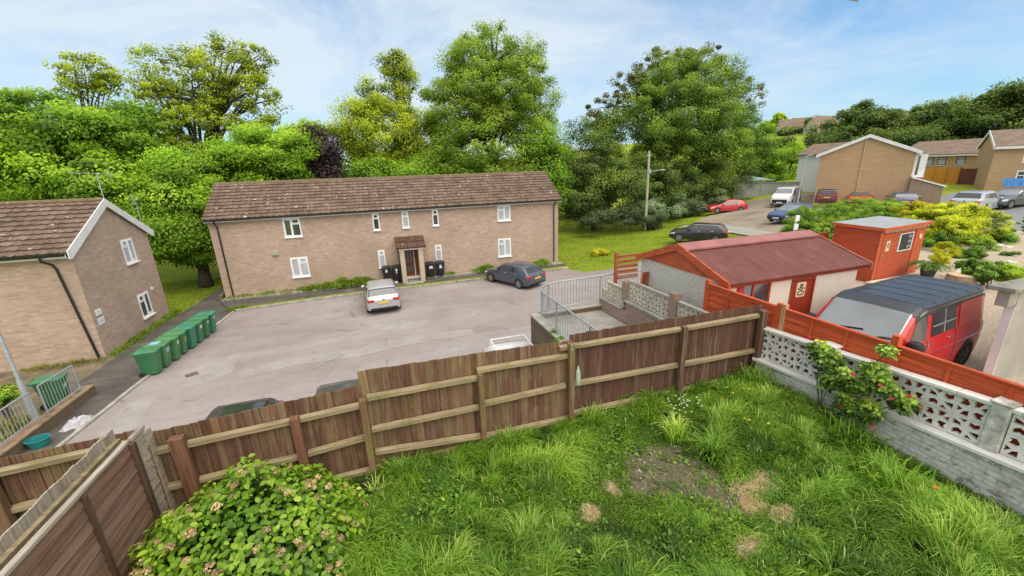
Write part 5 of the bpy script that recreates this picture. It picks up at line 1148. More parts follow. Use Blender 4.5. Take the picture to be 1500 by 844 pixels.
# red van with black roof
TRED = carpaint('deep_red_van_paint', (.52, .010, .016), .02); TRED.node_tree.nodes['Principled BSDF'].inputs['Coat Weight'].default_value = .45; TROOF = plain('black_ribbed_roof_paint', (.026, .030, .035), .42, var=.2, coat=.12)
def t4bits(t, P, S, L, W, patch):
    for x in np.linspace(S['rf']+.35, S['rr']-.4, 6):
        g = MB()
        pts = [P(x, k, 1, .006) for k in np.linspace(5.2, 7, 6)]+[P(x, k, -1, .006) for k in np.linspace(7, 5.2, 6)]
        for a, b in zip(pts[:-1], pts[1:]): g.bar(a, b, .03, .012)
        g.build('roof_rib', TROOF, t, world=False)
    patch('silver_roof_gutter', M['chrome'], S['rf']+.1, S['rr']-.15, 4.9, 4.98, 1, .012, 14, 1, both=True)
    for s in (1, -1): patch('red_side_panel', carpaint('glossy_red_panel', (.56, .02, .025), .02) if s == 1 else bpy.data.materials['glossy_red_panel'], 3.55, 4.8, 4.12, 4.84, s, .009, 8, 2, 3.55, 4.74)
    for s in (1, -1):
        g = MB(); 
        a, b = P(2.82, 4.14, s, .016), P(2.82, 4.84, s, .016); g.bar(a, b, .03, .01, (0, 1, 0))
        a, b = P(2.3, 4.42, s, .014), P(3.37, 4.42, s, .014); g.bar(a, b, .014, .01); g.build('window_divider', M['white'] if False else M['galv'], t, world=False)
        a = [P(x, 2.6, s, .008) for x in np.linspace(2.3, 4.85, 6)]; g = MB()
        for q, r_ in zip(a[:-1], a[1:]): g.bar(q, r_, .02, .006)
        g.build('side_moulding', M['chrome'], t, world=False)
    for y in (-.42, .3):
        g = MB(); a = P(S['cowl']+.02, 7, 1); 
        def WS(x, yy): 
            q = P(x, 6.5, 1, .03); return (q.x, yy, q.z)
        g.tube([WS(S['cowl']+.0, y), WS(S['cowl']+.10, y+.2), WS(S['cowl']+.16, y+.58)], .014, 5); g.build('wiper', M['black_pl'], t, world=False)
    g = MB()
    for x in np.linspace(.25, .7, 8): g.bar(P(x, 5.6, 1, .0), P(x, 5.6, -1, .0), .001)
    patch('windscreen_surround', M['black_pl'], S['cowl']-.10, S['cowl']+.02, 5.2, 7, 1, .004, 3, 4, both=True)
    patch('black_sill', M['black_pl'], .1, L-.1, .0, .55, 1, .004, 20, 1, both=True)
for q in ('mirror',): pass
car('camper_van', 'red camper van with ribbed black roof parked behind the red fence', 'van', (11.22, 5.74, 2.35), R(187), 't4', TRED, roof=TROOF, rim=M['blackalloy'], screen=M['screenglass'], sides=[(1.25, 2.05), (2.25, 3.4)], bits=t4bits)

# ------------------------------------------------------------------ wheelie bins
BG = plain('green_bin_plastic', (.05, .20, .085), .45, var=.14, scale=4); BG2 = plain('worn_green_bin_plastic', (.07, .215, .08), .5, var=.2, scale=4); BGT = plain('teal_green_bin_plastic', (.045, .22, .13), .45, var=.12); BLKB = plain('black_bin_plastic', (.02, .021, .023), .5, var=.25)
def make_bin(label, loc, rz, mat, group, sticker=None, lidpatch=None, ajar=0, lidmat=None):
    """front faces local +x, handle and wheels at -x"""
    t = thing('wheelie_bin', label, 'wheelie bin', loc, rz, group); s = 1
    mb = MB()
    def ring(z, hx0, hx1, hy, r=.05):
        pts = []
        for cx, cy, a0 in ((hx1-r, hy-r, 0), (hx0+r, hy-r, 90), (hx0+r, -hy+r, 180), (hx1-r, -hy+r, 270)):
            for k in range(4): a = R(a0+30*k); pts.append((cx+r*math.cos(a), cy+r*math.sin(a), z))
        return pts
    rs = [ring(.07, -.2, .25, .2), ring(.12, -.24, .26, .215), ring(.9, -.33, .34, .275), ring(.93, -.36, .37, .29), ring(.97, -.36, .37, .29)]
    v = [p for r_ in rs for p in r_]; n = 16; f = [(i*n+k, i*n+(k+1) % n, (i+1)*n+(k+1) % n, (i+1)*n+k) for i in range(len(rs)-1) for k in range(n)]+[tuple(range(n))[::-1]]
    mb.add(v, f); mb.build('tub', mat, t, smooth=True, world=False)
    mb = MB(); a = ring(.972, -.38, .385, .30); b = ring(1.01, -.385, .39, .303); c = ring(1.055, -.30, .3, .23, .08)
    v = a+b+c; f = [(i*n+k, i*n+(k+1) % n, (i+1)*n+(k+1) % n, (i+1)*n+k) for i in range(2) for k in range(n)]+[tuple(range(n))[::-1], tuple(range(2*n, 3*n))]
    mb.add(v, f); lid = mb.build('lid', lidmat or mat, t, smooth=True, world=False)
    mb = MB(); mb.tube([(-.36, .23, .95), (-.46, .23, .99), (-.46, -.23, .99), (-.36, -.23, .95)], .017, 7); mb.build('handle', mat, t, world=False)
    for y in (-.24, .24):
        mb = MB(); mb.lathe((-.25, y, .10), [(.1, -.03), (.1, .03)], 16, 'y'); mb.build('wheel', M['tyre'], t, world=False)
    if sticker:
        mb = MB(); xs_ = lambda z: .26+(z-.12)*.0985+.006
        for y0, y1, z0, z1 in sticker[1]: mb.quad((xs_(z0), y0, z0), (xs_(z0), y1, z0), (xs_(z1), y1, z1), (xs_(z1), y0, z1))
        mb.build('sticker', sticker[0], t, world=False)
    if lidpatch:
        mb = MB(); mb.box(-.2, .12, -.15, .16, 1.054, 1.0575); mb.build('lid_label', lidpatch, lid, world=False)
    return t
BLUES = plain('pale_blue_sticker', (.30, .45, .62), .5, var=.3, scale=18); WS = plain('white_sticker', (.7, .72, .72), .5, var=.1); ORS = plain('orange_sticker', (.75, .33, .06), .5, var=.2, scale=15)
rows = [('plain-sided green bin at the near end of the row', BG, None, None), ('green bin, second in the row from the near end, blue label on its lid', BG2, (BLUES, [(-.1, .12, .62, .82)]), BLUES), ('green bin with a small pale sticker, third in the row from the near end', BG2, (WS, [(-.08, .08, .68, .84)]), None),
        ('green bin with an orange and white sticker on its front', BG2, (ORS, [(-.08, .1, .55, .75)]), None), ('teal-green bin in the middle of the row, brighter than its neighbours', BGT, None, BGT), ('green bin with a white sticker beyond the teal bin', BG, (WS, [(-.1, .1, .68, .82)]), None),
        ('green bin with a white sticker, second in the row from the far end', BG, (WS, [(-.1, .1, .68, .8)]), None), ('teal-green bin at the far end of the row', BGT, (WS, [(-.06, .06, .7, .84)]), None)]
for i, (lb, mt, st, lp) in enumerate(rows):
    make_bin(lb, (-9.2+i*.078+random.uniform(-.03, .03), 18.1+i*.615, .0), R(random.uniform(-5, 5)+2), mt, 'green wheelie bins along the side path', st, lp)
make_bin('single green bin standing behind the grey railing by the left house', (-11.25, 16.55, .02), R(10), BG, None, (WS, [(-.1, .1, .6, .75)]), None)
NUM = WS
for x, lb, st in ((.02, 'black bin left of the porch, beside the slim window', [(-.07, .05, .7, .9)]), (.68, 'black bin against the left pillar of the porch', [(-.05, .07, .72, .9), (-.03, .04, .56, .68)]), (2.98, 'black bin right of the porch, nearest its pillar, with a wide white sticker', [(-.13, .13, .66, .78), (-.09, .11, .78, .84)]), (3.66, 'black bin right of the porch, farther from its pillar, with a tall white sticker', [(-.1, .1, .62, .7), (-.07, .06, .7, .86)])):
    make_bin(lb, (x, 27.98, .2), R(-90+random.uniform(-5, 5)), BLKB, 'black wheelie bins by the porch', (NUM, st))

# ------------------------------------------------------------------ poles and signs
p = on_ground(945, 338); t = thing('telegraph_pole', 'tall pale wooden pole standing alone on the grass', 'pole', p)
tp = (p[0]-.12, p[1]-.05, p[2]+8.2)
mb = MB(); mb.tube([(p[0], p[1], p[2]-.2), tp], [.15, .11], 12); mb.build('pole', wood('pale_pole_wood', [(.42, .39, .30), (.46, .43, .34)], True, .9, (.2, .25, .1), .3), t, smooth=True)
q = Vector(tp)-Vector((0, 0, 2.05)); mb = MB(); mb.box(q.x-.02, q.x+.25, q.y-.16, q.y-.02, q.z-.18, q.z+.25); mb.build('junction_box', M['galv'], t, bevel=.02)
mb = MB(); mb.tube([(q.x, q.y-.1, q.z), (q.x+1.1, q.y-.5, q.z+.12)], .03, 6); mb.box(q.x+1.0, q.x+1.6, q.y-.66, q.y-.46, q.z+.09, q.z+.2); mb.build('lamp_arm', M['galv'], t)
mb = MB(); mb.box(tp[0]-.3, tp[0]+.3, tp[1]-.05, tp[1]+.05, tp[2]-.5, tp[2]-.42); mb.build('crossarm', M['galv'], t)
p = aty(1166, 312, 30); g_ = float(tz(p[0], p[1])); lamp_post('slim grey street lamp standing in front of the brick gable', (p[0], p[1], g_), 5.0, (1, .1, 0), .5)
p = aty(1161, 352, 16.2); p[2] = float(tz(p[0], p[1])); _h = aty(1161, 316, 16.2)[2]-p[2]; t = thing('sign_post', 'short pale post with two small white plates by the hedge', 'sign', p)
mb = MB(); mb.tube([(p[0], p[1], p[2]), (p[0], p[1], p[2]+_h)], .06, 8); mb.build('post', plain('pale_grey_post', (.5, .52, .5), .6), t)
mb = MB(); mb.box(p[0]-.16, p[0]+.14, p[1]-.1, p[1]-.07, p[2]+_h-.32, p[2]+_h); mb.box(p[0]-.18, p[0]+.14, p[1]-.1, p[1]-.07, p[2]+_h-.78, p[2]+_h-.46); mb.build('plate', M['white'], t, bevel=.01)

# ------------------------------------------------------------------ houses to the right
H = thing('gable_house', 'tan brick house with white bargeboards and a broad windowless gable', 'house', (44, 27.5, 2.7))
A = Vector((42.2, 30.25, 0)); Bq = Vector((46.0, 24.55, 0)); gw = (Bq-A).length; gd = (Bq-A)/gw; nd = Vector((-gd.y, gd.x, 0)); ze, zr = 7.68, 9.12
def gp(u, v, z): q = A+gd*u+nd*v; return (q.x, q.y, z)
mb = MB(); mb.prism([gp(0, 0, 2), gp(gw, 0, 2), gp(gw, 0, ze), gp(gw/2, 0, zr), gp(0, 0, ze)], nd*10); mb.build('wall', M['brick_far'], H)
mb = MB(); mb.prism([gp(-.35, -.15, ze-.04), gp(gw/2, -.15, zr+.2), gp(gw+.35, -.15, ze-.04), gp(gw+.3, -.15, ze-.2), gp(gw/2, -.15, zr+.03), gp(-.3, -.15, ze-.2)], nd*10.3); mb.build('roof', M['tile_far'], H)
for ue in (-.36, gw+.36):
    mb = MB(); mb.prism([gp(ue, -.2, ze), gp(gw/2, -.2, zr+.22), gp(gw/2, -.2, zr-.08), gp(ue, -.2, ze-.3)], nd*.05); mb.build('bargeboard', M['white_wood'], H)
mb = MB(); mb.tube([gp(gw/2-.2, -.05, zr-.3), gp(gw/2-.2, -.05, 3)], .05, 6); mb.build('vent_pipe', plain('pale_pipe', (.5, .38, .22), .7), H)
mb = MB(); mb.prism([gp(gw+.02, .6, 5.4), gp(gw+.85, .6, 5.4), gp(gw+.85, .6, 7.4), gp(gw+.02, .6, 7.4)], nd*1.2); mb.build('glazed_porch', M['white_wood'], H)
mb = MB(); mb.prism([gp(gw+.25, .58, 5.6), gp(gw+.4, .58, 5.6), gp(gw+.4, .58, 7.3), gp(gw+.25, .58, 7.3)], nd*.015); mb.build('porch_glass', M['glass'], H)
mb = MB(); mb.prism([gp(gw+.01, -.3, 2), gp(gw+2.2, -.3, 2), gp(gw+2.2, -.3, 4.6), gp(gw+.01, -.3, 5.35)], nd*3); mb.build('lean_to', brick('grey_brown_brick', [(.3, .2, .13), (.36, .26, .18), (.28, .18, .12)]), H)
mb = MB(); mb.prism([gp(gw+.0, -.4, 5.38), gp(gw+2.35, -.4, 4.57), gp(gw+2.35, -.4, 4.7), gp(gw+.0, -.4, 5.52)], nd*3.2); mb.build('lean_to_roof', M['white_wood'], H)
H = thing('white_house', 'white rendered house end just left of the brick gable', 'house', (52, 37.5, 2.7))
mb = MB(); mb.box(52, 60, 35.6, 40.0, 1.5, 7.7); mb.build('wall', plain('white_render', (.82, .84, .86), .9, var=.05), H)
mb = MB(); mb.prism([(51.7, 34.9, 7.72), (51.7, 40.3, 7.72), (54.5, 40.3, 9.0), (54.5, 34.9, 9.0)], (0, 0, .12)); mb.prism([(54.5, 34.9, 9.0), (54.5, 40.3, 9.0), (60, 40.3, 7.7), (60, 34.9, 7.7)], (0, 0, .12)); mb.build('roof', M['tile_far'], H)
H = thing('terraced_house', 'low brick terrace with three dark-framed windows behind an orange fence', 'house', (68, 33, 4))
X = 68; a = atx(1340, 212, X); b = atx(1442, 208, X)
mb = MB(); mb.box(X, X+8, 29.2, 37.3, 3, 7.25); mb.build('wall', M['brick_far'], H)
mb = MB(); mb.prism([(X-.4, 28.9, 7.22), (X-.4, 38.5, 7.22), (X+4, 38.5, 8.95), (X+4, 28.9, 8.95)], (0, 0, .14)); mb.prism([(X+4, 28.9, 8.95), (X+4, 38.5, 8.95), (X+8.4, 38.5, 7.22), (X+8.4, 28.9, 7.22)], (0, 0, .14)); mb.build('roof', M['tile_far'], H)
mb = MB(); mb.box(X-.42, X-.38, 28.9, 37.4, 7.1, 7.24); mb.build('fascia', M['white_wood'], H)
DF = plain('dark_window_frame', (.06, .05, .045), .5)
for px in (1362, 1380, 1408):
    c = atx(px, 234, X)[1]; window(H, '-x', X, c-.42, c+.42, 6.05, 7.0, 'plain', dark=1.0, fmat=DF)
H = thing('brick_house', 'tan brick house at the right edge with white window frames above the blue tarpaulin', 'house', (64, 26, 3.5))
c1 = atx(1437, 214, 62); c0 = atx(1460, 213, 62)
mb = MB(); X = 62; ya, yb = 26.4, 27.6
hv = [(62, 26.2, 2.5), (66, 30.2, 2.5)]
# gable end turned towards the viewer, long front running right
def rotbox(par): pass
_n = atx(1460, 213, 57.5); _f = atx(1436, 214, 63.0); A = Vector((_n[0], _n[1], 0)); F0 = Vector((_f[0], _f[1], 0)); Wg = (F0-A).length; gdir = (F0-A)/Wg; fdir = Vector((gdir.y, -gdir.x, 0)); Lf = 11
def hp(u, v, z): q = A+gdir*u+fdir*v; return (q.x, q.y, z)
mb.prism([hp(0, 0, 2.5), hp(Wg, 0, 2.5), hp(Wg, 0, 8.0), hp(Wg/2, 0, 9.35), hp(0, 0, 8.0)], fdir*Lf); mb.build('wall', M['brick_far'], H)
mb = MB(); mb.prism([hp(-.35, -.15, 7.9), hp(Wg/2, -.15, 9.50), hp(Wg+.35, -.15, 7.9), hp(Wg+.3, -.15, 7.75), hp(Wg/2, -.15, 9.33), hp(-.3, -.15, 7.75)], fdir*(Lf+.3)); mb.build('roof', M['tile_far'], H)
for s in (-.36, Wg+.36):
    mb = MB(); mb.prism([hp(s, -.2, 7.95), hp(Wg/2, -.2, 9.53), hp(Wg/2, -.2, 9.25), hp(s, -.2, 7.6)], fdir*.05); mb.build('bargeboard', M['white_wood'], H)
mb = MB(); mb.prism([hp(-.37, -.1, 7.62), hp(-.37, Lf, 7.62), hp(-.37, Lf, 7.85), hp(-.37, -.1, 7.85)], gdir*.04); mb.build('fascia', M['white_wood'], H)
for v0, v1, z0, z1 in ((1.9, 4.2, 6.3, 7.55), (1.8, 2.9, 4.55, 5.6), (6, 7.5, 6.3, 7.55)):
    mb = MB()
    def fr(a, b, p, q): mb.prism([hp(-.03, a, p), hp(-.03, b, p), hp(-.03, b, q), hp(-.03, a, q)], gdir*.05)
    fr(v0, v0+.1, z0, z1); fr(v1-.1, v1, z0, z1); fr(v0+.1, v1-.1, z0, z0+.1); fr(v0+.1, v1-.1, z1-.1, z1); fr((v0+v1)/2-.05, (v0+v1)/2+.05, z0+.1, z1-.1); fr(v0+.1, v1-.1, z0+.55, z0+.63)
    wo = mb.build('window', M['white'], H); mb = MB(); mb.prism([hp(-.012, v0+.1, z0+.1), hp(-.012, v1-.1, z0+.1), hp(-.012, v1-.1, z1-.1), hp(-.012, v0+.1, z1-.1)], gdir*.006); mb.build('pane', M['glass'], wo)
t = thing('tarpaulin_screen', 'bright blue tarpaulin screen along the foot of the right-edge house', 'tarpaulin', hp(-1.6, 3, 3.4))
mb = MB(); pts = []
for k in range(60):
    v = .8+8*k/59; d_ = .05*math.sin(k*1.9); pts += [hp(-1.6+d_, v, float(tz(64, 22))-.1), hp(-1.6+d_*.5, v, float(tz(64, 22))+.62+.03*math.sin(k))]
mb.add(pts, [(2*i, 2*i+2, 2*i+3, 2*i+1) for i in range(59)]); mb.build('sheet', plain('blue_tarpaulin', (.08, .30, .72), .5, var=.2, scale=3), t, smooth='all')
mb = MB()
for k in (0, 20, 40, 59): mb.bar(pts[2*k], Vector(pts[2*k+1])+Vector((0, 0, .1)), .05)
mb.build('stake', M['galv'], t)
t = thing('orange_fence', 'orange timber fence in front of the low brick terrace', 'fence', (60, 30, 4))
a = atx(1336, 247, 62); b = atx(1408, 247, 62)
mb = MB(); mb.box(62, 62.05, b[1], a[1], 3.6, 5.85); mb.build('panel', wood('orange_board', [(.52, .23, .04), (.56, .26, .05), (.47, .2, .035)]), t)
mb = MB(); 
for k in range(5): y = b[1]+(a[1]-b[1])*k/4; mb.box(61.93, 62, y-.05, y+.05, 3.6, 5.95)
mb.build('post', wood('orange_post', [(.46, .2, .04), (.5, .22, .045)]), t)
t = thing('brown_fence', 'dark brown timber fence right of the orange fence', 'fence', (60, 27, 4)); a = atx(1408, 250, 61.5); b = atx(1428, 250, 61.5)
mb = MB(); mb.box(61.5, 61.55, b[1]-.3, a[1], 3.4, 5.75); mb.build('panel', wood('maroon_board', [(.14, .05, .035), (.17, .065, .045)]), t)
mb = MB(); mb.box(61.44, 61.5, a[1]-.06, a[1]+.06, 3.4, 5.85); mb.build('post', FPD, t)
t = thing('low_garden_wall', 'low dark wall at the street corner beside the blue car', 'wall', (46, 20, 2.6)); a = on_ground(1335, 303); b = on_ground(1374, 297)
mb = MB(); mb.bar((a[0], a[1], a[2]+.35), (b[0], b[1], b[2]+.4), .25, .9); mb.build('brickwork', M['brick_brown'], t)
mb = MB(); mb.bar((a[0], a[1], a[2]+.83), (b[0], b[1], b[2]+.88), .32, .07); mb.build('coping', M['kerb'], t)
t = thing('site_hoarding', 'grey panel hoarding behind the white van', 'hoarding', (48, 42, 2.3)); 
a = aty(1073, 292, 43.5); b = aty(1150, 293, 40.5); c = aty(1215, 293, 36.5); HM = plain('grey_hoarding', (.30, .30, .31), .7, var=.12, scale=1)
seg = [a, b, c]; mb = MB()
for s, e in zip(seg[:-1], seg[1:]):
    s = Vector(s); e = Vector(e); k = max(1, int((e-s).length/2.4))
    for i in range(k):
        p0 = s.lerp(e, i/k+.004); p1 = s.lerp(e, (i+1)/k-.004); mb.bar((p0.x, p0.y, 3.2), (p1.x, p1.y, 3.2), .06, 2.6)
mb.build('panels', HM, t)
mb = MB()
for s, e in zip(seg[:-1], seg[1:]): mb.bar((s[0], s[1]-.1, 4.52), (e[0], e[1]-.1, 4.52), .1, .05)
mb.build('top_rail', M['galv'], t)
t = thing('shed_roof_house', 'low garage roof with a green sheet showing over the grey hoarding', 'garage', (52, 46, 2)); a = aty(1078, 285, 47); b = aty(1128, 285, 47)
mb = MB(); mb.box(a[0], b[0], 47, 52, 1.5, 4.4); mb.build('wall', M['brick_far'], t)
mb = MB(); mb.prism([(a[0]-.3, 46.8, 4.42), (b[0]+.3, 46.8, 4.42), (b[0]+.3, 52, 5.0), (a[0]-.3, 52, 5.0)], (0, 0, .12)); mb.build('roof', plain('grey_sheet_roof', (.33, .34, .36), .6), t)
mb = MB(); q = (a[0]*.6+b[0]*.4); mb.prism([(q, 46.9, 4.56), (q+2.2, 46.9, 4.56), (q+2.6, 49, 4.82), (q+.5, 49, 4.82)], (0, 0, .03)); mb.build('green_sheet', plain('green_tarpaulin', (.10, .38, .28), .6), t)
# distant houses on the hill
def far_house(label, px, py, X, w, d, h, wallc, az):
    p = atx(px, py, X); t = thing('hill_house', label, 'house', p, az); rf = M['tile_far']
    wm_ = plain('far_wall_%d' % int(px), wallc, .9, var=.1)
    mb = MB(); mb.prism([(0, -d/2, -9), (0, d/2, -9), (0, d/2, 0), (0, 0, h), (0, -d/2, 0)], (w, 0, 0)); mb.build('wall', wm_, t, world=False)
    mb = MB(); mb.prism([(-.4, -d/2-.5, -.3), (-.4, 0, h+.3), (-.4, d/2+.5, -.3), (-.4, 0, h-.05)], (w+.8, 0, 0)); mb.build('roof', rf, t, world=False)
    for k in range(3):
        mb = MB(); x = w*(.2+.3*k); mb.box(x-.7, x+.7, -d/2-.06, -d/2-.01, -2.8, -1.2); mb.build('window', M['glass'], t, world=False)
far_house('distant pale house with a brown roof on the hill, left of the others', 1140, 188, 235, 13, 9, 4.5, (.52, .44, .36), R(-35))
far_house('distant house with a long dark roof highest on the hill', 1160, 184, 250, 14, 9, 4, (.45, .36, .27), R(-25))
far_house('distant house with a pinkish gable on the hill, right of the others', 1187, 187, 205, 11, 10, 4.5, (.55, .46, .38), R(-20))
far_house('distant white house peeping between the hillside trees', 1312, 176, 190, 11, 8, 2, (.6, .62, .64), R(-25))
# corner of the eaves above the window
t = thing('roof_gutter', 'grey end of an eaves gutter poking in at the top of the view', 'gutter', (1.2, 1.2, 8.8))
a = Vector(ray(1256, 3)).normalized()*1.0+Vector((0, 0, 7.3)); b = Vector(ray(1272, -30)).normalized()*1.0+Vector((0, 0, 7.3)); c_ = Vector(ray(1200, -40)).normalized()*1.0+Vector((0, 0, 7.3))
mb = MB(); u = Vector(ray(1232, -1)).normalized()+Vector((0, 0, 7.3)); mb.prism([a, b, c_, u], Vector((.02, .05, .06))); mb.build('end_cap', M['concrete'], t)
# ------------------------------------------------------------------ vegetation
LIME = foliage('lime_foliage', [(0, (0.020, 0.047, 0.007)), (.35, (0.094, 0.207, 0.018)), (.65, (0.253, 0.438, 0.029)), (1, (0.491, 0.695, 0.064))], .42)
MID = foliage('mid_green_foliage', [(0, (0.032, 0.059, 0.009)), (.35, (0.161, 0.280, 0.024)), (.65, (0.400, 0.549, 0.050)), (1, (0.718, 0.829, 0.097))], .42)
OLIVE = foliage('olive_spring_foliage', [(0, (0.058, 0.075, 0.012)), (.35, (0.195, 0.268, 0.021)), (.65, (0.429, 0.524, 0.036)), (1, (0.719, 0.771, 0.075))], .45)
DEEP = foliage('deep_green_foliage', [(0, (0.018, 0.031, 0.011)), (.35, (0.064, 0.120, 0.026)), (.65, (0.160, 0.242, 0.041)), (1, (0.341, 0.416, 0.074))], .25)
HILLM = foliage('hillside_foliage', [(0, (.012, .026, .008)), (.35, (.05, .095, .016)), (.65, (.115, .185, .03)), (1, (.21, .28, .06))], .3)
PALE = foliage('pale_spring_foliage', [(0, (0.031, 0.062, 0.009)), (.35, (0.155, 0.259, 0.025)), (.65, (0.309, 0.449, 0.053)), (1, (0.484, 0.606, 0.100))], .42)
DOME = foliage('summer_green_foliage', [(0, (0.017, 0.038, 0.010)), (.35, (0.083, 0.160, 0.022)), (.65, (0.200, 0.319, 0.036)), (1, (0.373, 0.502, 0.072))], .36)
BRONZE = foliage('bronze_tipped_foliage', [(0, (0.030, 0.030, 0.012)), (.4, (0.090, 0.105, 0.024)), (.7, (0.195, 0.188, 0.038)), (1, (0.330, 0.255, 0.075))], .25)
PURPLE = foliage('purple_foliage', [(0, (0.017, 0.011, 0.014)), (.5, (0.049, 0.031, 0.039)), (1, (0.112, 0.077, 0.084))], .2)
GREYG = foliage('grey_green_foliage', [(0, (0.050, 0.075, 0.037)), (.5, (0.183, 0.266, 0.142)), (1, (0.399, 0.482, 0.316))], .25)
GOLD = foliage('golden_shrub_foliage', [(0, (.06, .07, .006)), (.3, (.20, .22, .012)), (.6, (.48, .44, .022)), (1, (.74, .64, .05))], .3)
HEDGE = foliage('hedge_foliage', [(0, (0.013, 0.036, 0.008)), (.4, (0.066, 0.161, 0.014)), (.7, (0.195, 0.357, 0.027)), (1, (0.456, 0.607, 0.044))], .25)
YEL = foliage('yellow_feathery_foliage', [(0, (0.152, 0.196, 0.011)), (.5, (0.494, 0.494, 0.017)), (1, (0.760, 0.713, 0.033))], .3)
PLANT = foliage('garden_plant_foliage', [(0, (0.017, 0.049, 0.011)), (.4, (0.070, 0.168, 0.021)), (.7, (0.168, 0.322, 0.042)), (1, (0.336, 0.504, 0.098))], .28)

def L(px, py, Y, rpx, rpy, ry=None):
    """lobe from its outline in the view: centre pixel at depth Y, half-width and half-height in pixels"""
    c = aty(px, py, Y); d = float((c-CAM)@_fw)
    return (c[0], c[1], c[2], rpx*d/FPX*.93, (ry if ry else rpx*d/FPX*.8), rpy*d/FPX)
def tree(label, lobes, mat, base, r=.28, nclump=60, nleaf=16000, leaf=.34, group=None, limbs=7, top=None, **kw):
    base = (base[0], base[1], float(tz(base[0], base[1])))
    t = thing('broadleaf_tree', label, 'tree', base, 0, group)
    hi = max(lobes, key=lambda l: l[2]+l[5]); tp = top or (hi[0], hi[1], hi[2]+hi[5]*.15)
    rl = kw.pop('rl', .35)
    trunk('trunk', base, tp, r, lobes, BARK, t, limbs, rl)
    crown('crown', lobes, int(nclump*2.4), int(nleaf*2.5), leaf*.64, mat, t, **kw)
    return t
TG = 'trees behind the brick flats'
# left group
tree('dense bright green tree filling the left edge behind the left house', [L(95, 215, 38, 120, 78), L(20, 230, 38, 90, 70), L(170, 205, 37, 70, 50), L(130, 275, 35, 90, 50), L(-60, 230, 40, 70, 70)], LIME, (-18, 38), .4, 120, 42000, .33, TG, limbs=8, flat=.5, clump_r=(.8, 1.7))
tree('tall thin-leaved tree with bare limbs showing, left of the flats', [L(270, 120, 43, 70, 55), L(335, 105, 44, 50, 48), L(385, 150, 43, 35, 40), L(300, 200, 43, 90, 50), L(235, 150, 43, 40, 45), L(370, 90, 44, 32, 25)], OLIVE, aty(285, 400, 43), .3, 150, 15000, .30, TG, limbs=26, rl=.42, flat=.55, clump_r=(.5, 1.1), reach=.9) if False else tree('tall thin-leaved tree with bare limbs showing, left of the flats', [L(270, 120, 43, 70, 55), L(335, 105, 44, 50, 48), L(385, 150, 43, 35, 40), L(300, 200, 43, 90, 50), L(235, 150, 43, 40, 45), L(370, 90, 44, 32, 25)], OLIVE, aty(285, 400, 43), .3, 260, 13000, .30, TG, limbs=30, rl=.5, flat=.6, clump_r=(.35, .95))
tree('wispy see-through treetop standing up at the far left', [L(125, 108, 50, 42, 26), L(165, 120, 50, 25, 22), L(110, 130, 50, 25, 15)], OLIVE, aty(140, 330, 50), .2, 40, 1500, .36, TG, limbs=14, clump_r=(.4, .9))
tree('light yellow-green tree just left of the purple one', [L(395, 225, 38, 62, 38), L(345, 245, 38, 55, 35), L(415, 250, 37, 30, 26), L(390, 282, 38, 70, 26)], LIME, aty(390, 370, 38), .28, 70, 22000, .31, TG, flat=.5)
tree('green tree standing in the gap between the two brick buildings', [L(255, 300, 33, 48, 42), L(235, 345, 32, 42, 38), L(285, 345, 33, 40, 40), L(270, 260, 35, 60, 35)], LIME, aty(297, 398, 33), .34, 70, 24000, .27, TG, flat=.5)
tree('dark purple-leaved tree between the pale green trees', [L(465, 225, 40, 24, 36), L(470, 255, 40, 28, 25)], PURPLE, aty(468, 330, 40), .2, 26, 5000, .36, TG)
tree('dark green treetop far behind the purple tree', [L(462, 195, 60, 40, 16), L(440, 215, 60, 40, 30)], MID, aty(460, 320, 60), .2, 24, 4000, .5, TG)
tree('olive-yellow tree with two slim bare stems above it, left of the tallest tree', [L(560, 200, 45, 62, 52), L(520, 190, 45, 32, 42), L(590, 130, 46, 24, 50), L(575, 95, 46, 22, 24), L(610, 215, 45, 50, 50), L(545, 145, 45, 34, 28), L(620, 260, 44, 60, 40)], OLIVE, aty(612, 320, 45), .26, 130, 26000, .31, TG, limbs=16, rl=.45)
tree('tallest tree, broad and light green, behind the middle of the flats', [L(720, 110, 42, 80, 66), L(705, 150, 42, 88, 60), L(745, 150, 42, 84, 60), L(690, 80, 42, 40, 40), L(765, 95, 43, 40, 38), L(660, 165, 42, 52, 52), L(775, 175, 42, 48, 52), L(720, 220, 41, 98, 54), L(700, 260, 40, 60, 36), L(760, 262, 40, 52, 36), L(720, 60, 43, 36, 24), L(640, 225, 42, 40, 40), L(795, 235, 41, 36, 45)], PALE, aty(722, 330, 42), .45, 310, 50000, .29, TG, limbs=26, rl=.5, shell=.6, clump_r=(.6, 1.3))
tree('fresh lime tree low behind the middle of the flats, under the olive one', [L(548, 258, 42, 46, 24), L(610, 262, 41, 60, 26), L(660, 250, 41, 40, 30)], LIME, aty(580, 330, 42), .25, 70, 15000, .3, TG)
tree('fresh green tree behind the right end of the flats', [L(800, 250, 38, 34, 60), L(790, 300, 37, 32, 40)], LIME, aty(800, 370, 38), .25, 46, 10000, .30, TG)
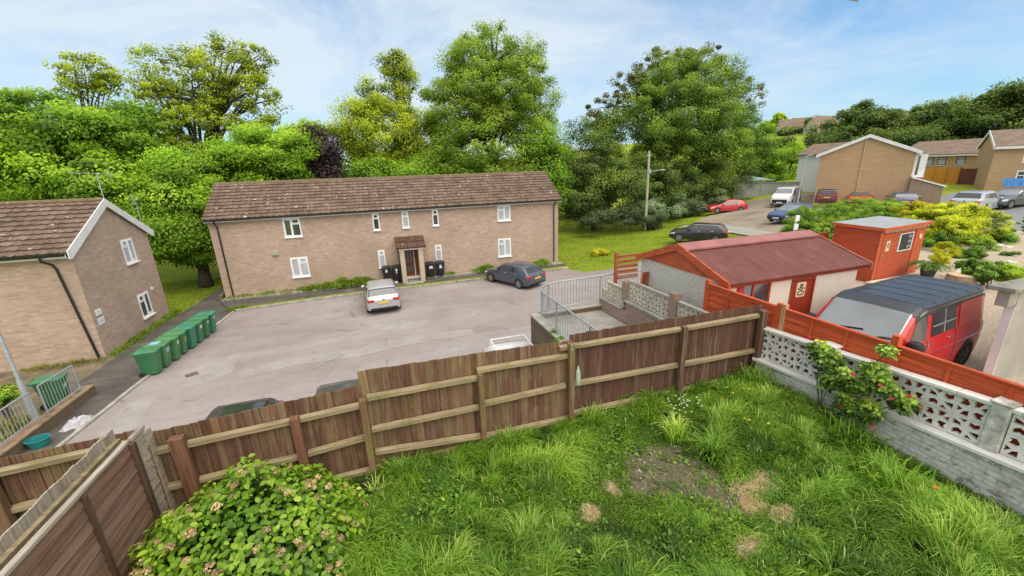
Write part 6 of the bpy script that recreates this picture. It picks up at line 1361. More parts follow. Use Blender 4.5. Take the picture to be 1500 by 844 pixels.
# right-hand dark mass
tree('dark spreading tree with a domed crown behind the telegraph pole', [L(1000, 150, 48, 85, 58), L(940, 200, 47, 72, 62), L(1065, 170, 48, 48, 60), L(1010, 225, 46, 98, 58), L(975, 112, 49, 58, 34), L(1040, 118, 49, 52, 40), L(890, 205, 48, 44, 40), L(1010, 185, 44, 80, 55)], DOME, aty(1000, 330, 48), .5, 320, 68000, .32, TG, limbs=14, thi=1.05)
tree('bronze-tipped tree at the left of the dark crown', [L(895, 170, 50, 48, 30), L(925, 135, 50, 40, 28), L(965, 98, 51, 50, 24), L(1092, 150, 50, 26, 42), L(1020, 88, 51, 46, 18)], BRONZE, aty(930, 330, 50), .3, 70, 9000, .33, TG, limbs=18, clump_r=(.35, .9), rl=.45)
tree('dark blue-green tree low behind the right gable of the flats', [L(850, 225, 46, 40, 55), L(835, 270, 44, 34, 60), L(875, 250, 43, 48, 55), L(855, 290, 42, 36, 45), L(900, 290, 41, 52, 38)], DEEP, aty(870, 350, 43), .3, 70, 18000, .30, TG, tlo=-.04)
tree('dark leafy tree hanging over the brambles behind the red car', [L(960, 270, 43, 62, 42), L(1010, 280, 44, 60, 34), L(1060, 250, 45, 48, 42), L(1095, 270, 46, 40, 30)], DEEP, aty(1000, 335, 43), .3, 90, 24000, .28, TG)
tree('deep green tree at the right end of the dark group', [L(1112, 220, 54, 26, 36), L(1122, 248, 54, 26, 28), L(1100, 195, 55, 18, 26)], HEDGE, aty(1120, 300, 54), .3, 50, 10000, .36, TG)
tree('pale green young tree beyond the white house', [L(1165, 228, 75, 30, 14), L(1160, 250, 72, 34, 20), L(1185, 222, 80, 22, 14)], MID, aty(1165, 280, 75), .25, 40, 8000, .5, TG)
t = thing('bright_shrub', 'small lime-green shrub glowing in a gap above the brambles', 'shrub', aty(1033, 300, 44)); crown('foliage', [L(1033, 285, 43.2, 16, 10)], 12, 2500, .2, LIME, t, clump_r=(.3, .6), tlo=.3); mb = MB(); b_ = aty(1033, 300, 44); mb.tube([b_, b_+np.array([0, 0, .8])], .05); mb.build('stem', STEM, t)
def LXw(px, py, X, rpx, rpy):
    c = atx(px, py, X); d = float((c-CAM)@_fw); return (c[0], c[1], c[2], rpx*d/FPX*.8, rpx*d/FPX*.9, rpy*d/FPX)
# wooded skyline to close the gaps low down
def wood_mass(name, pts, mat, Y, n, leaf, h):
    lob = [L(px, py, Y+random.uniform(-2, 2), rx, ry) for px, py, rx, ry in pts]
    o = crown(name, lob, len(pts)*8, n, leaf, mat, None, clump_r=(1.0, 2.2), shell=.3); tag(o, 'far-off wood seen low between the trees', 'wood', kind='stuff'); return o
wood_mass('woodland', [(x, 265+random.uniform(-12, 14), 55, 42) for x in range(-80, 860, 45)]+[(x, 290, 50, 40) for x in range(820, 1120, 45)]+[(x, 330, 45, 34) for x in range(215, 330, 40)], DEEP, 56, 36000, .6, 1)
_l = [LXw(px, py, X, rx, ry) for px, py, X, rx, ry in [(1090+k*34, 226-k*3.2+random.uniform(-5, 5), 150, 40, 18) for k in range(14)]+[(1110+k*40, 243-k*3.2, 118, 44, 14) for k in range(11)]]
o = crown('hillside_woodland', _l, 260, 60000, .75, HILLM, None, clump_r=(1.4, 2.8), shell=.3); tag(o, 'far wooded hillside behind the right-hand houses', 'wood', kind='stuff')
# grey-green brambles
for i, (lb, lob) in enumerate((('grey-green bramble thicket left of the red car, the largest of the thickets', [L(1000, 302, 40, 42, 16), L(960, 310, 39, 36, 16), L(1040, 292, 41, 32, 14)]), ('dark bramble thicket on the grass behind the telegraph pole', [L(905, 318, 38, 40, 12), L(950, 322, 37, 30, 12), L(870, 322, 38, 26, 10)]))):
    b_ = (lob[0][0], lob[0][1], float(tz(lob[0][0], lob[0][1]))); t = thing('bramble_thicket', lb, 'thicket', b_); crown('foliage', lob, 60, 17000 if i == 0 else 10000, .17, GREYG if i == 0 else foliage('dark_bramble_foliage', [(0, (0.019, 0.032, 0.014)), (.5, (0.070, 0.109, 0.048)), (1, (0.191, 0.242, 0.120))]), t, clump_r=(.4, .9), shell=.3)
    mb = MB()
    for k in range(9): a = lob[k % 3]; mb.tube([(a[0]+random.uniform(-1, 1), a[1], b_[2]-.2), (a[0]+random.uniform(-1.4, 1.4), a[1]-.3, a[2]+.2)], .02, 5)
    mb.build('canes', STEM, t)
# hillside trees on the right
HG = 'trees on the right-hand hillside'
def hill_tree(label, lob, mat, n, leaf): 
    c = lob[0]; return tree(label, lob, mat, (c[0], c[1]), .35, 60, n, leaf, HG, limbs=5, clump_r=(1.2, 2.6))
def LX(px, py, X, rpx, rpy):
    c = atx(px, py, X); d = float((c-CAM)@_fw); return (c[0], c[1], c[2], rpx*d/FPX*.8, rpx*d/FPX*.9, rpy*d/FPX)
hill_tree('olive hillside tree above the white gable of the brick house', [LX(1265, 180, 110, 46, 26), LX(1225, 195, 112, 36, 22), LX(1290, 190, 108, 34, 30), LX(1245, 210, 105, 60, 22)], HILLM, 15000, .75)
hill_tree('pale green hillside tree left of the brick gable', [LX(1185, 228, 100, 34, 16), LX(1215, 215, 100, 30, 16), LX(1165, 236, 95, 24, 14)], HILLM, 9000, .65)
hill_tree('dark evergreen hillside tree between the gable and the far right house', [LX(1372, 180, 112, 40, 30), LX(1345, 195, 112, 36, 20), LX(1385, 165, 114, 24, 18), LX(1360, 205, 110, 50, 16)], DEEP, 15000, .7)
hill_tree('broad mid-green hillside tree at the right edge', [LX(1460, 165, 105, 52, 36), LX(1420, 185, 105, 42, 28), LX(1500, 160, 104, 48, 38), LX(1440, 195, 100, 60, 18)], HILLM, 18000, .7)
hill_tree('bright hillside tree behind the low terrace', [LX(1320, 205, 100, 34, 12), LX(1345, 203, 98, 34, 10)], HILLM, 5000, .6)
tree('lime-green tree standing just left of the white house', [L(1148, 245, 52, 26, 26), L(1165, 225, 53, 20, 16), L(1140, 270, 51, 26, 16), L(1165, 262, 51, 18, 18)], LIME, aty(1150, 285, 52)[:2], .2, 40, 9000, .34, TG)
hill_tree('small rounded tree on the skyline by the distant houses', [LX(1142, 178, 240, 12, 12), LX(1128, 185, 240, 16, 8)], MID, 2600, 1.6)
hill_tree('dark skyline tree behind the distant houses', [LX(1200, 178, 215, 22, 8), LX(1160, 196, 215, 26, 10)], DEEP, 3000, 1.4)
hill_tree('dark skyline tree at the far end of the ridge', [LX(1325, 172, 205, 24, 7), LX(1300, 185, 180, 26, 10)], DEEP, 2500, 1.4)

# ------------------------------------------------------------------ hedges and shrubs on the right
def shrub(name, label, cat, lobes, mat, n, leaf, zb=None, group=None, stems=6, **kw):
    c = lobes[0]; zb = float(tz(c[0], c[1])) if zb is None else zb
    t = thing(name, label, cat, (c[0], c[1], zb), 0, group); crown('foliage', lobes, max(14, n//160), n, leaf, mat, t, **kw)
    for k in range(stems):
        mb = MB(); a = lobes[k % len(lobes)]; x, y = a[0]+random.uniform(-.3, .3)*a[3], a[1]+random.uniform(-.3, .3)*a[4]; mb.tube([(x, y, zb-.1), (x+random.uniform(-.1, .1), y, (zb+a[2])/2), (a[0]+random.uniform(-.5, .5)*a[3], a[1], a[2])], [.03, .022, .008], 6); mb.build('stem', STEM, t)
    return t
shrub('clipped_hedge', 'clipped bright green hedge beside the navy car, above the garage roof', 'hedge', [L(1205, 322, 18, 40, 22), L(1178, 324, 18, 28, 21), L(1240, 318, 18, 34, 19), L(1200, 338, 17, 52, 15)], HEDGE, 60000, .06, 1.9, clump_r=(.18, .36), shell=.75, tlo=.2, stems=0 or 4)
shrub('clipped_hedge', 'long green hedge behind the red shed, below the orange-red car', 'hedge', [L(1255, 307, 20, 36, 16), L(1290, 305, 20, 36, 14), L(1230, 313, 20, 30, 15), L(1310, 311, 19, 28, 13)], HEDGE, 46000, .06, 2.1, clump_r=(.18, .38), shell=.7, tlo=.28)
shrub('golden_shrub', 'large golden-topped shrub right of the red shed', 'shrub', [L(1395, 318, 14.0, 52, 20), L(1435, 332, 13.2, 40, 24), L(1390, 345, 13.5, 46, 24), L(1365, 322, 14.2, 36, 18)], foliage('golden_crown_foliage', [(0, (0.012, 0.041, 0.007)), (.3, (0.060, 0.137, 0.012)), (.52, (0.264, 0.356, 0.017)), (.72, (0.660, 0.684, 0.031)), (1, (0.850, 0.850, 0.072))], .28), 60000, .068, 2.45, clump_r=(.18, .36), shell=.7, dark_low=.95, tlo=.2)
shrub('golden_shrub', 'smaller golden shrub peeping over the red shed roof', 'shrub', [L(1345, 308, 15.5, 34, 12), L(1372, 312, 15, 26, 12)], GOLD, 14000, .075, 2.45, clump_r=(.16, .32), tlo=.3)
shrub('feathery_shrub', 'small yellow feathery shrub at the corner of the red shed', 'shrub', [L(1385, 367, 11.0, 17, 13), L(1375, 378, 10.8, 16, 10)], YEL, 9000, .05, 2.4, clump_r=(.08, .18), tlo=.35)
shrub('dark_shrub', 'dark green shrub under the golden one', 'shrub', [L(1410, 364, 12.5, 44, 20), L(1450, 356, 12.6, 32, 20), L(1375, 360, 12.8, 24, 20)], HEDGE, 34000, .065, 2.4, clump_r=(.15, .3), shell=.6)
shrub('bright_shrub', 'fresh green shrub at the end of the paved path', 'shrub', [L(1475, 352, 12.2, 16, 10), L(1462, 348, 12.6, 14, 10)], LIME, 5000, .06, 2.4, clump_r=(.1, .22), tlo=.15)
shrub('flowering_shrub', 'white-flowered shrub at the right edge by the paved path', 'shrub', [L(1495, 345, 13, 20, 14), L(1490, 370, 11.5, 20, 12)], PLANT, 6000, .06, 2.4, clump_r=(.12, .24))
shrub('green_mound', 'round green plant right of the paved path', 'plant', [L(1480, 377, 10.5, 15, 9)], PLANT, 4000, .06, 2.4, clump_r=(.08, .16), tlo=.1)
shrub('leafy_plant', 'broad-leaved plant clump behind the rendered wall coping', 'plant', [L(1440, 398, 8.6, 26, 12), L(1458, 402, 8.2, 22, 10), L(1422, 388, 9.2, 14, 9)], PLANT, 3000, .14, 2.4, clump_r=(.12, .25), tlo=.1)
shrub('tall_grass_plant', 'soft green plants at the right edge above the rendered wall', 'plant', [L(1490, 398, 8.4, 20, 14), L(1475, 405, 8.0, 14, 9)], MID, 5000, .06, 2.4, clump_r=(.12, .25), tlo=.1)
_g = aty(880, 353, 29.5); _gz = float(tz(_g[0], _g[1])); shrub('yellow_flower_patch', 'low patch of yellow flowers on the lawn behind the slatted screen', 'plant', [(_g[0], _g[1], _gz+.18, 1.0, .6, .24)], YEL, 4500, .09, _gz, stems=2, clump_r=(.15, .3), tlo=.25)
shrub('corner_shrub', 'bushy green shrub at the foot of the orange fence', 'shrub', [L(1372, 262, 58, 14, 14), L(1366, 272, 57, 22, 10), L(1350, 285, 52, 22, 8)], DEEP, 5000, .22, None, clump_r=(.3, .7), tlo=.1)
shrub('corner_shrub', 'pale green shrub on the left edge, behind the grey railing', 'shrub', [L(5, 580, 15.6, 16, 14)], HEDGE, 4000, .07, .1, clump_r=(.12, .24), tlo=.2)
for i_, (lb, px, py, Y, rx, ry, m_, t0) in enumerate((('low lime-green mound between the paved path and the golden shrub', 1405, 372, 11.6, 14, 7, LIME, .1), ('grey-leaved cushion plant beside the paved path', 1432, 352, 12.6, 10, 6, GREYG, .1), ('bushy green plant at the right edge below the street', 1494, 330, 15, 18, 12, HEDGE, .2), ('low spreading plant beside the cut log', 1470, 392, 9.6, 12, 7, PLANT, .1), ('fresh green plant between the tree stump and the golden shrub', 1432, 372, 11, 10, 8, PLANT, .15))):
    shrub('rockery_plant', lb, 'plant', [L(px, py, Y, rx, ry)], m_, 3000, .07, 2.4, stems=3, clump_r=(.1, .2), tlo=t0)
# white flower heads in the far garden
def flowers(label, pts, mat, r, z=None, name='white_flowers'):
    V = []; t = thing(name, label, 'flowers', pts[0]); mb = MB()
    for p in pts:
        for k in range(7): a = k*.9; mb.lathe((p[0]+r*.6*math.cos(a), p[1]+r*.6*math.sin(a), p[2]+random.uniform(-.3, .3)*r), [(r*.1, 0), (r*.5, r*.2), (r*.3, r*.45)], 7)
    mb.build('blossoms', mat, t, smooth=True)
    mb = MB()
    for p in pts: mb.tube([(p[0], p[1], p[2]-.35), p], .008, 5)
    mb.build('stems', STEM, t)
WF = plain('white_petal', (.75, .73, .66), .8, var=.1)
flowers('white flower heads at the right edge beyond the paved path', [aty(x, y, Y) for x, y, Y in ((1473, 357, 12), (1484, 356, 12), (1464, 361, 11.6), (1478, 363, 11.4), (1497, 358, 11.8))], WF, .14)
flowers('white flower heads just behind the coping of the rendered wall', [aty(x, y, Y) for x, y, Y in ((1476, 384, 9.4), (1484, 385, 9.2), (1489, 393, 8.6))], WF, .11)
# paved path, stumps, pot
drape('paved_path', [(17.5, 8.4), (20.3, 9.2), (25, 10.6), (30, 12.6), (33, 13.6), (32, 11.6), (26, 9.6), (22.5, 8.6), (18.5, 7.4)], M['paving'], 2.43, 1.5, lambda x, y: 0.0)
mb = MB()
for k in range(9):
    a = 21+k*1.1; mb.box(a, a+.03, 9.1+k*.36-.5, 9.1+k*.36+.6, 2.43, 2.445)
tag(mb.build('paving_joint', M['concrete']), kind='structure')
mb = MB(); mb.box(18.2, 21.2, 9.25, 10.4, 2.4, 2.52); tag(mb.build('paved_step', M['paving'], bevel=.02), kind='structure')
def stump(label, p, r, h):
    t = thing('tree_stump', label, 'stump', p); mb = MB(); mb.lathe(p, [(r*1.2, -.05), (r, h*.5), (r*.97, h)], 18); mb.build('bark', plain('stump_bark', (.28, .2, .14), .95, var=.4, scale=9, bmp=.5), t, smooth=True)
    mb = MB(); mb.lathe(p, [(r*.94, h+.002), (r*.93, h+.014)], 18); mb.build('cut_face', plain('cut_wood', (.6, .42, .27), .8, var=.15, scale=5), t)
p = aty(1409, 403, 8.9); stump('cut tree stump standing behind the red van', (p[0], p[1], 2.4), .42, .42)
p = aty(1459, 388, 9.9); stump('flat cut log by the paved path at the right edge', (p[0], p[1], 2.4), .42, .16)
t = thing('potted_fern', 'arching fern in a dark pot at the corner of the red shed', 'potted plant', aty(1361, 393, 9.9)); b_ = np.array([t.location.x, t.location.y, 2.53])
mb = MB(); mb.lathe(b_, [(.2, 0), (.27, .36), (.3, .38), (.3, .44), (.25, .44), (.22, .38)], 18, cap=False); mb.lathe(b_, [(.001, .37), (.25, .37)], 18, cap=False); mb.build('pot', plain('dark_grey_pot', (.05, .05, .06), .5), t, smooth=True)
Pn = []; Nn = []; 
for k in range(46):
    a = random.uniform(0, 6.28); ln = random.uniform(.5, .85)
    for j in range(16):
        s = j/15; r_ = s*ln; z = .42+ln*(.75*s-.8*s*s); q = np.array([math.cos(a)*r_, math.sin(a)*r_, z]); Pn.append(b_+q+np.array([-math.sin(a), math.cos(a), 0])*random.uniform(-.07, .07)*(1.1-s)); Nn.append([math.cos(a)*s*.5, math.sin(a)*s*.5, 1])
Pn = np.array(Pn); V, F = leaves(Pn, unit(np.array(Nn)+RNG.normal(size=(len(Pn), 3))*.2), .13*RNG.uniform(.7, 1.2, len(Pn)), .4); np_mesh('fronds', V, F, PLANT, t, np.repeat(np.clip(RNG.normal(.6, .15, len(Pn)), 0, 1), 4))

def blades(P, h, width, lean, mat_name, mat, tint, label=None, name='grass', par=None, ang=None):
    n = len(P); a = RNG.uniform(0, 2*math.pi, n) if ang is None else ang; d = np.stack([np.cos(a), np.sin(a), np.zeros(n)], 1); s = np.stack([-np.sin(a), np.cos(a), np.zeros(n)], 1)
    lean = lean[:, None]; h = h[:, None]; w = np.asarray(width)
    w = (w if w.ndim else np.full(n, w))[:, None]; up = np.array([0, 0, 1.0])
    m1 = P+d*lean*.28*h+up*h*.55; tip = P+d*lean*h+up*h*(1-.32*lean)
    m2 = P+d*lean*.62*h+up*h*(.88-.1*lean)
    V = np.stack([P-s*w*.5, P+s*w*.5, m1-s*w*.5, m1+s*w*.5, m2-s*w*.32, m2+s*w*.32, tip-s*w*.04, tip+s*w*.04], 1).reshape(-1, 3)
    q = np.array([[0, 1, 3, 2], [2, 3, 5, 4], [4, 5, 7, 6]]); F = (np.arange(n)[:, None, None]*8+q[None]).reshape(-1, 4)
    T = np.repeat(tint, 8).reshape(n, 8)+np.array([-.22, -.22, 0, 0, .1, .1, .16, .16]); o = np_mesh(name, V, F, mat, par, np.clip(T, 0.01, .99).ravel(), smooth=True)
    if label: tag(o, label, 'grass', kind='stuff')
    return o
# weeds along walls and kerbs
def weeds(label, pts, mat, h, n, zf, spread=.25, leaf=.12, name='weed_clump'):
    """tufts of upright leaves"""
    c = pts[0]; t = thing(name, label, 'weeds', (c[0], c[1], zf)); Ps = []
    pts = np.array(pts); ix = RNG.integers(0, len(pts), n); P = np.zeros((n, 3)); P[:, :2] = pts[ix]+RNG.normal(size=(n, 2))*spread
    hk = (1-.55*np.clip(np.linalg.norm(P[:, :2]-pts[ix], axis=1)/spread/2, 0, 1))*(.55+.45*np.sin(ix*2.3)**2); P[:, 2] = zf-.03
    blades(P, h*hk*RNG.uniform(.4, 1.1, n), leaf*.16*RNG.uniform(.6, 1.5, n), RNG.uniform(.2, .9, n), 'w', mat, np.clip(RNG.normal(.55, .14, n), 0, 1), name='foliage', par=t)
    k = n//3; P2 = P[:k].copy(); hh = h*hk[:k]*RNG.random(k)*.8; P2[:, 2] = zf+hh; nn = unit(RNG.normal(size=(k, 3))+np.array([0, -.3, .7])); V, F = leaves(P2, nn, leaf*RNG.uniform(.4, .9, k), .5); np_mesh('leaves', V, F, mat, t, np.repeat(np.clip(.45+.4*hh/h+RNG.normal(0, .15, k), 0, 1), 4)); return t
WM = foliage('weed_foliage', [(0, (0.042, 0.070, 0.011)), (.4, (0.126, 0.210, 0.021)), (.7, (0.252, 0.378, 0.035)), (1, (0.448, 0.532, 0.084))], .28)
DRYW = foliage('dry_weed_foliage', [(0, (.10, .10, .03)), (.5, (.24, .24, .06)), (1, (.38, .36, .12))], .28)
weeds('tall clump of weeds along the flats, right of the left-hand windows', [(-2.4, 28.2), (-1.9, 28.2), (-2.9, 28.2), (-1.4, 28.25)], WM, .85, 2200, .2, .25, .2)
weeds('weeds under the lower left window of the flats', [(-5.2, 28.25), (-4.6, 28.25), (-3.8, 28.2)], WM, .55, 1200, .2, .25, .18)
weeds('sparse weeds at the left corner of the flats', [(-9.3, 28.2), (-8.5, 28.2), (-7.3, 28.2), (-6.3, 28.2)], WM, .3, 700, .2, .3, .14)
weeds('round dark green shrub on the bed between the porch and the right windows', [(6.6, 28.2), (6.9, 28.25), (7.2, 28.25)], HEDGE, .6, 1800, .2, .28, .13)
weeds('dry stalks under the lower right window of the flats', [(8.5, 28.3), (8.7, 28.3)], DRYW, .7, 350, .2, .15, .12)
weeds('greyish bush by the right end of the flats, behind the blue-grey car', [(10.7, 28.15), (11.2, 28.15), (11.6, 28.2)], WM, .6, 1300, .2, .25, .14)
weeds('weeds beside the black bins at the right of the porch', [(4.2, 28.2), (4.5, 28.2)], WM, .35, 500, .2, .15, .12)
weeds('weeds beside the black bins at the left of the porch', [(-.5, 28.2), (-.7, 28.2)], WM, .4, 500, .2, .15, .12)
weeds('strip of weeds along the foot of the left house gable', [(-11.8, y) for y in np.arange(20.9, 27, .3)], WM, .35, 2400, 0, .16, .13)
weeds('weeds at the foot of the left house corner by the downpipe', [(x, 20.5) for x in np.arange(-14.5, -11.9, .3)], DRYW, .3, 900, 0, .2, .13)
weeds('pale weeds behind the grey railing on the left edge', [(x, y) for x in (-11.3, -11.8, -12.4) for y in (13.6, 14.3, 15.2)], DRYW, .6, 1800, 0, .3, .14)
weeds('patchy weeds along the kerb before the flats', [(x, 26.35+.02*x) for x in np.arange(-8, 13, .6)], DRYW, .14, 2600, .1, .22, .10)
weeds('leafy green plant growing out of the raised yard floor', [(6.0, 8.1), (6.3, 8.4), (5.9, 8.6), (6.3, 7.9), (6.5, 8.2)], PLANT, .5, 1500, 2.4, .22, .15, 'yard_plant')
weeds('weeds hanging at the outer foot of the railing', [(4.5, 9.3), (4.55, 9.8), (4.6, 10.3)], WM, .25, 500, 2.5, .08, .12)
weeds('scrubby weeds at the corner of the side path and the kerb', [(-8.7, 25.9), (-8.2, 26.0)], WM, .3, 600, .1, .2, .12)
weeds('straggly weeds behind the garage along the lawn edge', [(x, 15.5) for x in np.arange(11, 18, .6)], DRYW, .7, 1400, float(tz(14, 15.5)), .3, .16)
weeds('weedy strip at the foot of the grey hoarding', [tuple(aty(x, 292, 42.6-.05*(x-1080))[:2]) for x in range(1080, 1150, 8)], WM, .8, 1500, 2.3, .4, .25)

# ------------------------------------------------------------------ grass blades
GR = foliage('lush_grass', [(0, (0.022, 0.057, 0.008)), (.3, (0.075, 0.169, 0.017)), (.55, (0.171, 0.331, 0.029)), (.8, (0.326, 0.499, 0.064)), (1, (0.594, 0.693, 0.190))], .35, .5, .22, .9)
n = 215000
X = RNG.uniform(-3.1, 7.12, n); Y = RNG.uniform(.9, 5.84, n)
keep = (Y > .9) & ~((X < -.9) & (Y < 5.2) & (((X+2.0)/1.15)**2+((Y-4.7)/1.1)**2 < .75))
bare = np.maximum(blob(X, Y, DIRT), blob(X, Y, STRAW)*.97); keep &= RNG.random(n) > bare*.88
X, Y = X[keep], Y[keep]; n = len(X)
wallk = 1-.6*sstep(6.3, 6.75, X)*(1-sstep(3.6, 4.4, Y))
cn = np.sin(X*1.7+.5)*np.sin(Y*2.1+1)+.6*np.sin(X*4.1+2)*np.sin(Y*3.7)+.4*np.sin(X*8.3+Y*3)*np.sin(Y*9.1-X*2)
edge = np.clip(1-(7.15-X)/1.0, 0, 1)*.5+np.clip(1-(5.84-Y)/.7, 0, 1)*.6
dd = np.minimum.reduce([np.sqrt(((X-cx)/(rx+.5))**2+((Y-cy)/(ry+.5))**2) for cx, cy, rx, ry in DIRT+STRAW])
ck = np.floor(X/.24+.35*np.sin(Y*9))*7.13+np.floor(Y/.24+.35*np.sin(X*8))*3.71; cr_ = np.modf(np.abs(np.sin(ck)*43758.5))[0]
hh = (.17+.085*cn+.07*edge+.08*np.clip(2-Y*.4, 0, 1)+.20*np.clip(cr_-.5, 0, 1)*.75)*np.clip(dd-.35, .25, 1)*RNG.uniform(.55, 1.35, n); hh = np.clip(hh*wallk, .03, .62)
ang = cr_*6.283+1.2*np.sin(X*1.3)+RNG.normal(0, .75, n)
tt = .40+.11*cn+.34*(cr_-.5)+RNG.normal(0, .10, n)-.12*(edge > .3)*RNG.random(n); tt = np.where(RNG.random(n) < .04, .95, tt)
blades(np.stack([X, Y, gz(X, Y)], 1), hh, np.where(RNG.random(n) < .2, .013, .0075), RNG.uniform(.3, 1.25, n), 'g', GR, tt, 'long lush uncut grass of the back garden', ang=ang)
# broadleaf weeds through the lawn
n = 15000; X = RNG.uniform(-1.0, 7.1, n); Y = RNG.uniform(1.2, 5.8, n); k = (np.sin(X*2.3+1)*np.sin(Y*2.9)+.5*np.sin(X*6+Y*5) > .25) & (RNG.random(n) > blob(X, Y, DIRT)*.75) & (RNG.random(n) > blob(X, Y, STRAW)*.95); X, Y = X[k], Y[k]; n = len(X)
P = np.stack([X, Y, gz(X, Y)+RNG.uniform(.02, .16, n)*np.clip(np.minimum.reduce([np.sqrt(((X-cx)/(rx+.5))**2+((Y-cy)/(ry+.5))**2) for cx, cy, rx, ry in DIRT+STRAW])-.3, .15, 1)], 1); a = RNG.uniform(0, 6.28, n); T = np.stack([np.cos(a), np.sin(a), RNG.uniform(.0, .5, n)], 1)
Nn = unit(np.array([0, 0, 1.])+RNG.normal(size=(n, 3))*.35); T = unit(T-Nn*(T*Nn).sum(1, keepdims=True)); V, F = leaves_fine(P, Nn, T, RNG.uniform(.04, .085, n), .6); o = np_mesh('ground_cover', V, F, PLANT, None, np.repeat(np.clip(RNG.normal(.6, .16, n), 0, 1), 8)); tag(o, 'broad-leaved weeds scattered through the garden grass', 'weeds', kind='stuff')
# tufts
def tuft(label, x, y, n, h, w, mat, tint, name='grass_tuft', spread=.07):
    t = thing(name, label, 'grass tuft', (x, y, float(gz(x, y)))); P = np.stack([RNG.normal(x, spread, n), RNG.normal(y, spread, n), np.full(n, float(gz(x, y)))], 1)
    blades(P, h*RNG.uniform(.6, 1.2, n), np.full(n, w), RNG.uniform(.3, 1.0, n), 'g', mat, np.clip(RNG.normal(tint, .12, n), 0, 1), name='blades', par=t)
tuft('yellow-green arching tuft behind the bare soil patch', 4.3, 4.72, 130, .42, .014, GR, .78); tuft('dark broad-bladed tuft at the right of the bare soil patch', 4.5, 4.12, 150, .42, .02, GR, .42)
tuft('long arching tuft at the foot of the fence post holding the bottle', 3.2, 5.45, 160, .45, .014, GR, .5); tuft('long tuft at the foot of the pale post in the middle of the fence', 1.6, 5.45, 200, .42, .013, GR, .5)
tuft('long tuft at the foot of the post left of the middle, near the hydrangea', -.1, 5.5, 200, .4, .013, GR, .45); tuft('pale tuft beside the hydrangea', -.55, 5.25, 80, .35, .013, GR, .9)
for lb, x, y in (('lush tuft against the white wall below the rose', 6.7, 3.6), ('tall tuft a step away from the white wall near the right edge', 6.15, 2.7), ('tuft in the corner by the dark fence post', 6.8, 5.3)): tuft(lb, x, y, 220, .5, .012, GR, .5, spread=.14)
# little flowers
def dots(label, pts, mat, r, name, cat='flowers', h=.2):
    t = thing(name, label, cat, (pts[0][0], pts[0][1], float(gz(*pts[0])))); mb = MB(); sm = MB()
    for x, y in pts:
        z = float(gz(x, y))+h*random.uniform(.8, 1.2)
        for k in range(6): a = k*1.047; mb.add([(x, y, z), (x+r*math.cos(a-.4), y+r*math.sin(a-.4), z+.006), (x+r*1.15*math.cos(a), y+r*1.15*math.sin(a), z), (x+r*math.cos(a+.4), y+r*math.sin(a+.4), z+.006)], [(0, 1, 2, 3)])
        sm.tube([(x, y, z-h), (x+.005, y, z)], .0025, 4)
    mb.build('blossoms', mat, t); sm.build('stems', PLANT, t)
YF = plain('yellow_petal', (.75, .5, .02), .7, var=.1)
dots('cluster of small white daisies near the fence', [(4.9+random.uniform(-.3, .3), 5.25+random.uniform(-.25, .2)) for _ in range(30)], WF, .014, 'daisies', h=.28)
for i, (lb, x, y) in enumerate((('yellow dandelions near the right end of the board fence', 5.9, 5.2), ('yellow dandelions in the grass below the white wall', 6.4, 4.9), ('yellow dandelions right of the dark tuft', 5.4, 4.25))): dots(lb, [(x+random.uniform(-.35, .35), y+random.uniform(-.25, .25)) for _ in range(3)], YF, .02, 'dandelions', h=.28)
dots('single orange flower in the grass at the right edge', [(6.35, 2.35)], plain('orange_petal', (.7, .16, .02), .7), .035, 'orange_flower', 'flower', .42)
# stones and crumbs on the bare soil
mb = MB()
for k in range(80):
    j = random.choice(DIRT); a = random.uniform(0, 6.28); q = random.random()**.5; x = j[0]+j[2]*q*math.cos(a); y = j[1]+j[3]*q*math.sin(a); r = random.uniform(.006, .024); mb.x = Matrix.Translation((x, y, float(gz(x, y))+r*.3)) @ Matrix.Rotation(random.uniform(0, 3), 4, 'Z') @ Matrix.Diagonal((1.3, .9, .6, 1)); mb.lathe((0, 0, 0), [(r*.5, -r*.7), (r, -r*.1), (r*.8, r*.5), (r*.2, r*.8)], 6); mb.x = None
o = tag(mb.build('rubble', plain('pale_rubble', (.30, .26, .22), .95, var=.5, scale=12)), 'stones and crumbs lying on the bare soil patch', 'rubble', kind='stuff')
n = 6500; ix = RNG.integers(0, len(STRAW), n); S_ = np.array(STRAW)[ix]; a = RNG.uniform(0, 6.28, n); q = RNG.random(n)**.6*1.25; X = S_[:, 0]+S_[:, 2]*q*np.cos(a); Y = S_[:, 1]+S_[:, 3]*q*np.sin(a)
DRYG = foliage('dry_straw', [(0, (.32, .22, .12)), (.5, (.56, .42, .26)), (1, (.74, .6, .42))], .2)
V, F = leaves(np.stack([X, Y, gz(X, Y)+RNG.uniform(.004, .03, n)], 1), unit(np.array([0, 0, 1.])+RNG.normal(size=(n, 3))*.22), RNG.uniform(.05, .14, n), .07, .0); tag(np_mesh('straw', V, F, DRYG, None, np.repeat(RNG.random(n), 4)), 'dry cut straw lying on the bare patches', 'straw', kind='stuff')
t = thing('garden_stone', 'pale flat stone in the grass at the bottom edge', 'stone', (.55, 3.66, float(gz(.55, 3.66))))
mb = MB(); mb.x = Matrix.Translation((.55, 3.66, float(gz(.55, 3.66))+.04)) @ Matrix.Diagonal((1, 1.4, .5, 1)); mb.lathe((0, 0, 0), [(.05, -.06), (.09, 0), (.08, .06), (.03, .09)], 8); mb.x = None; mb.build('slab', M['concrete'], t, smooth=True)
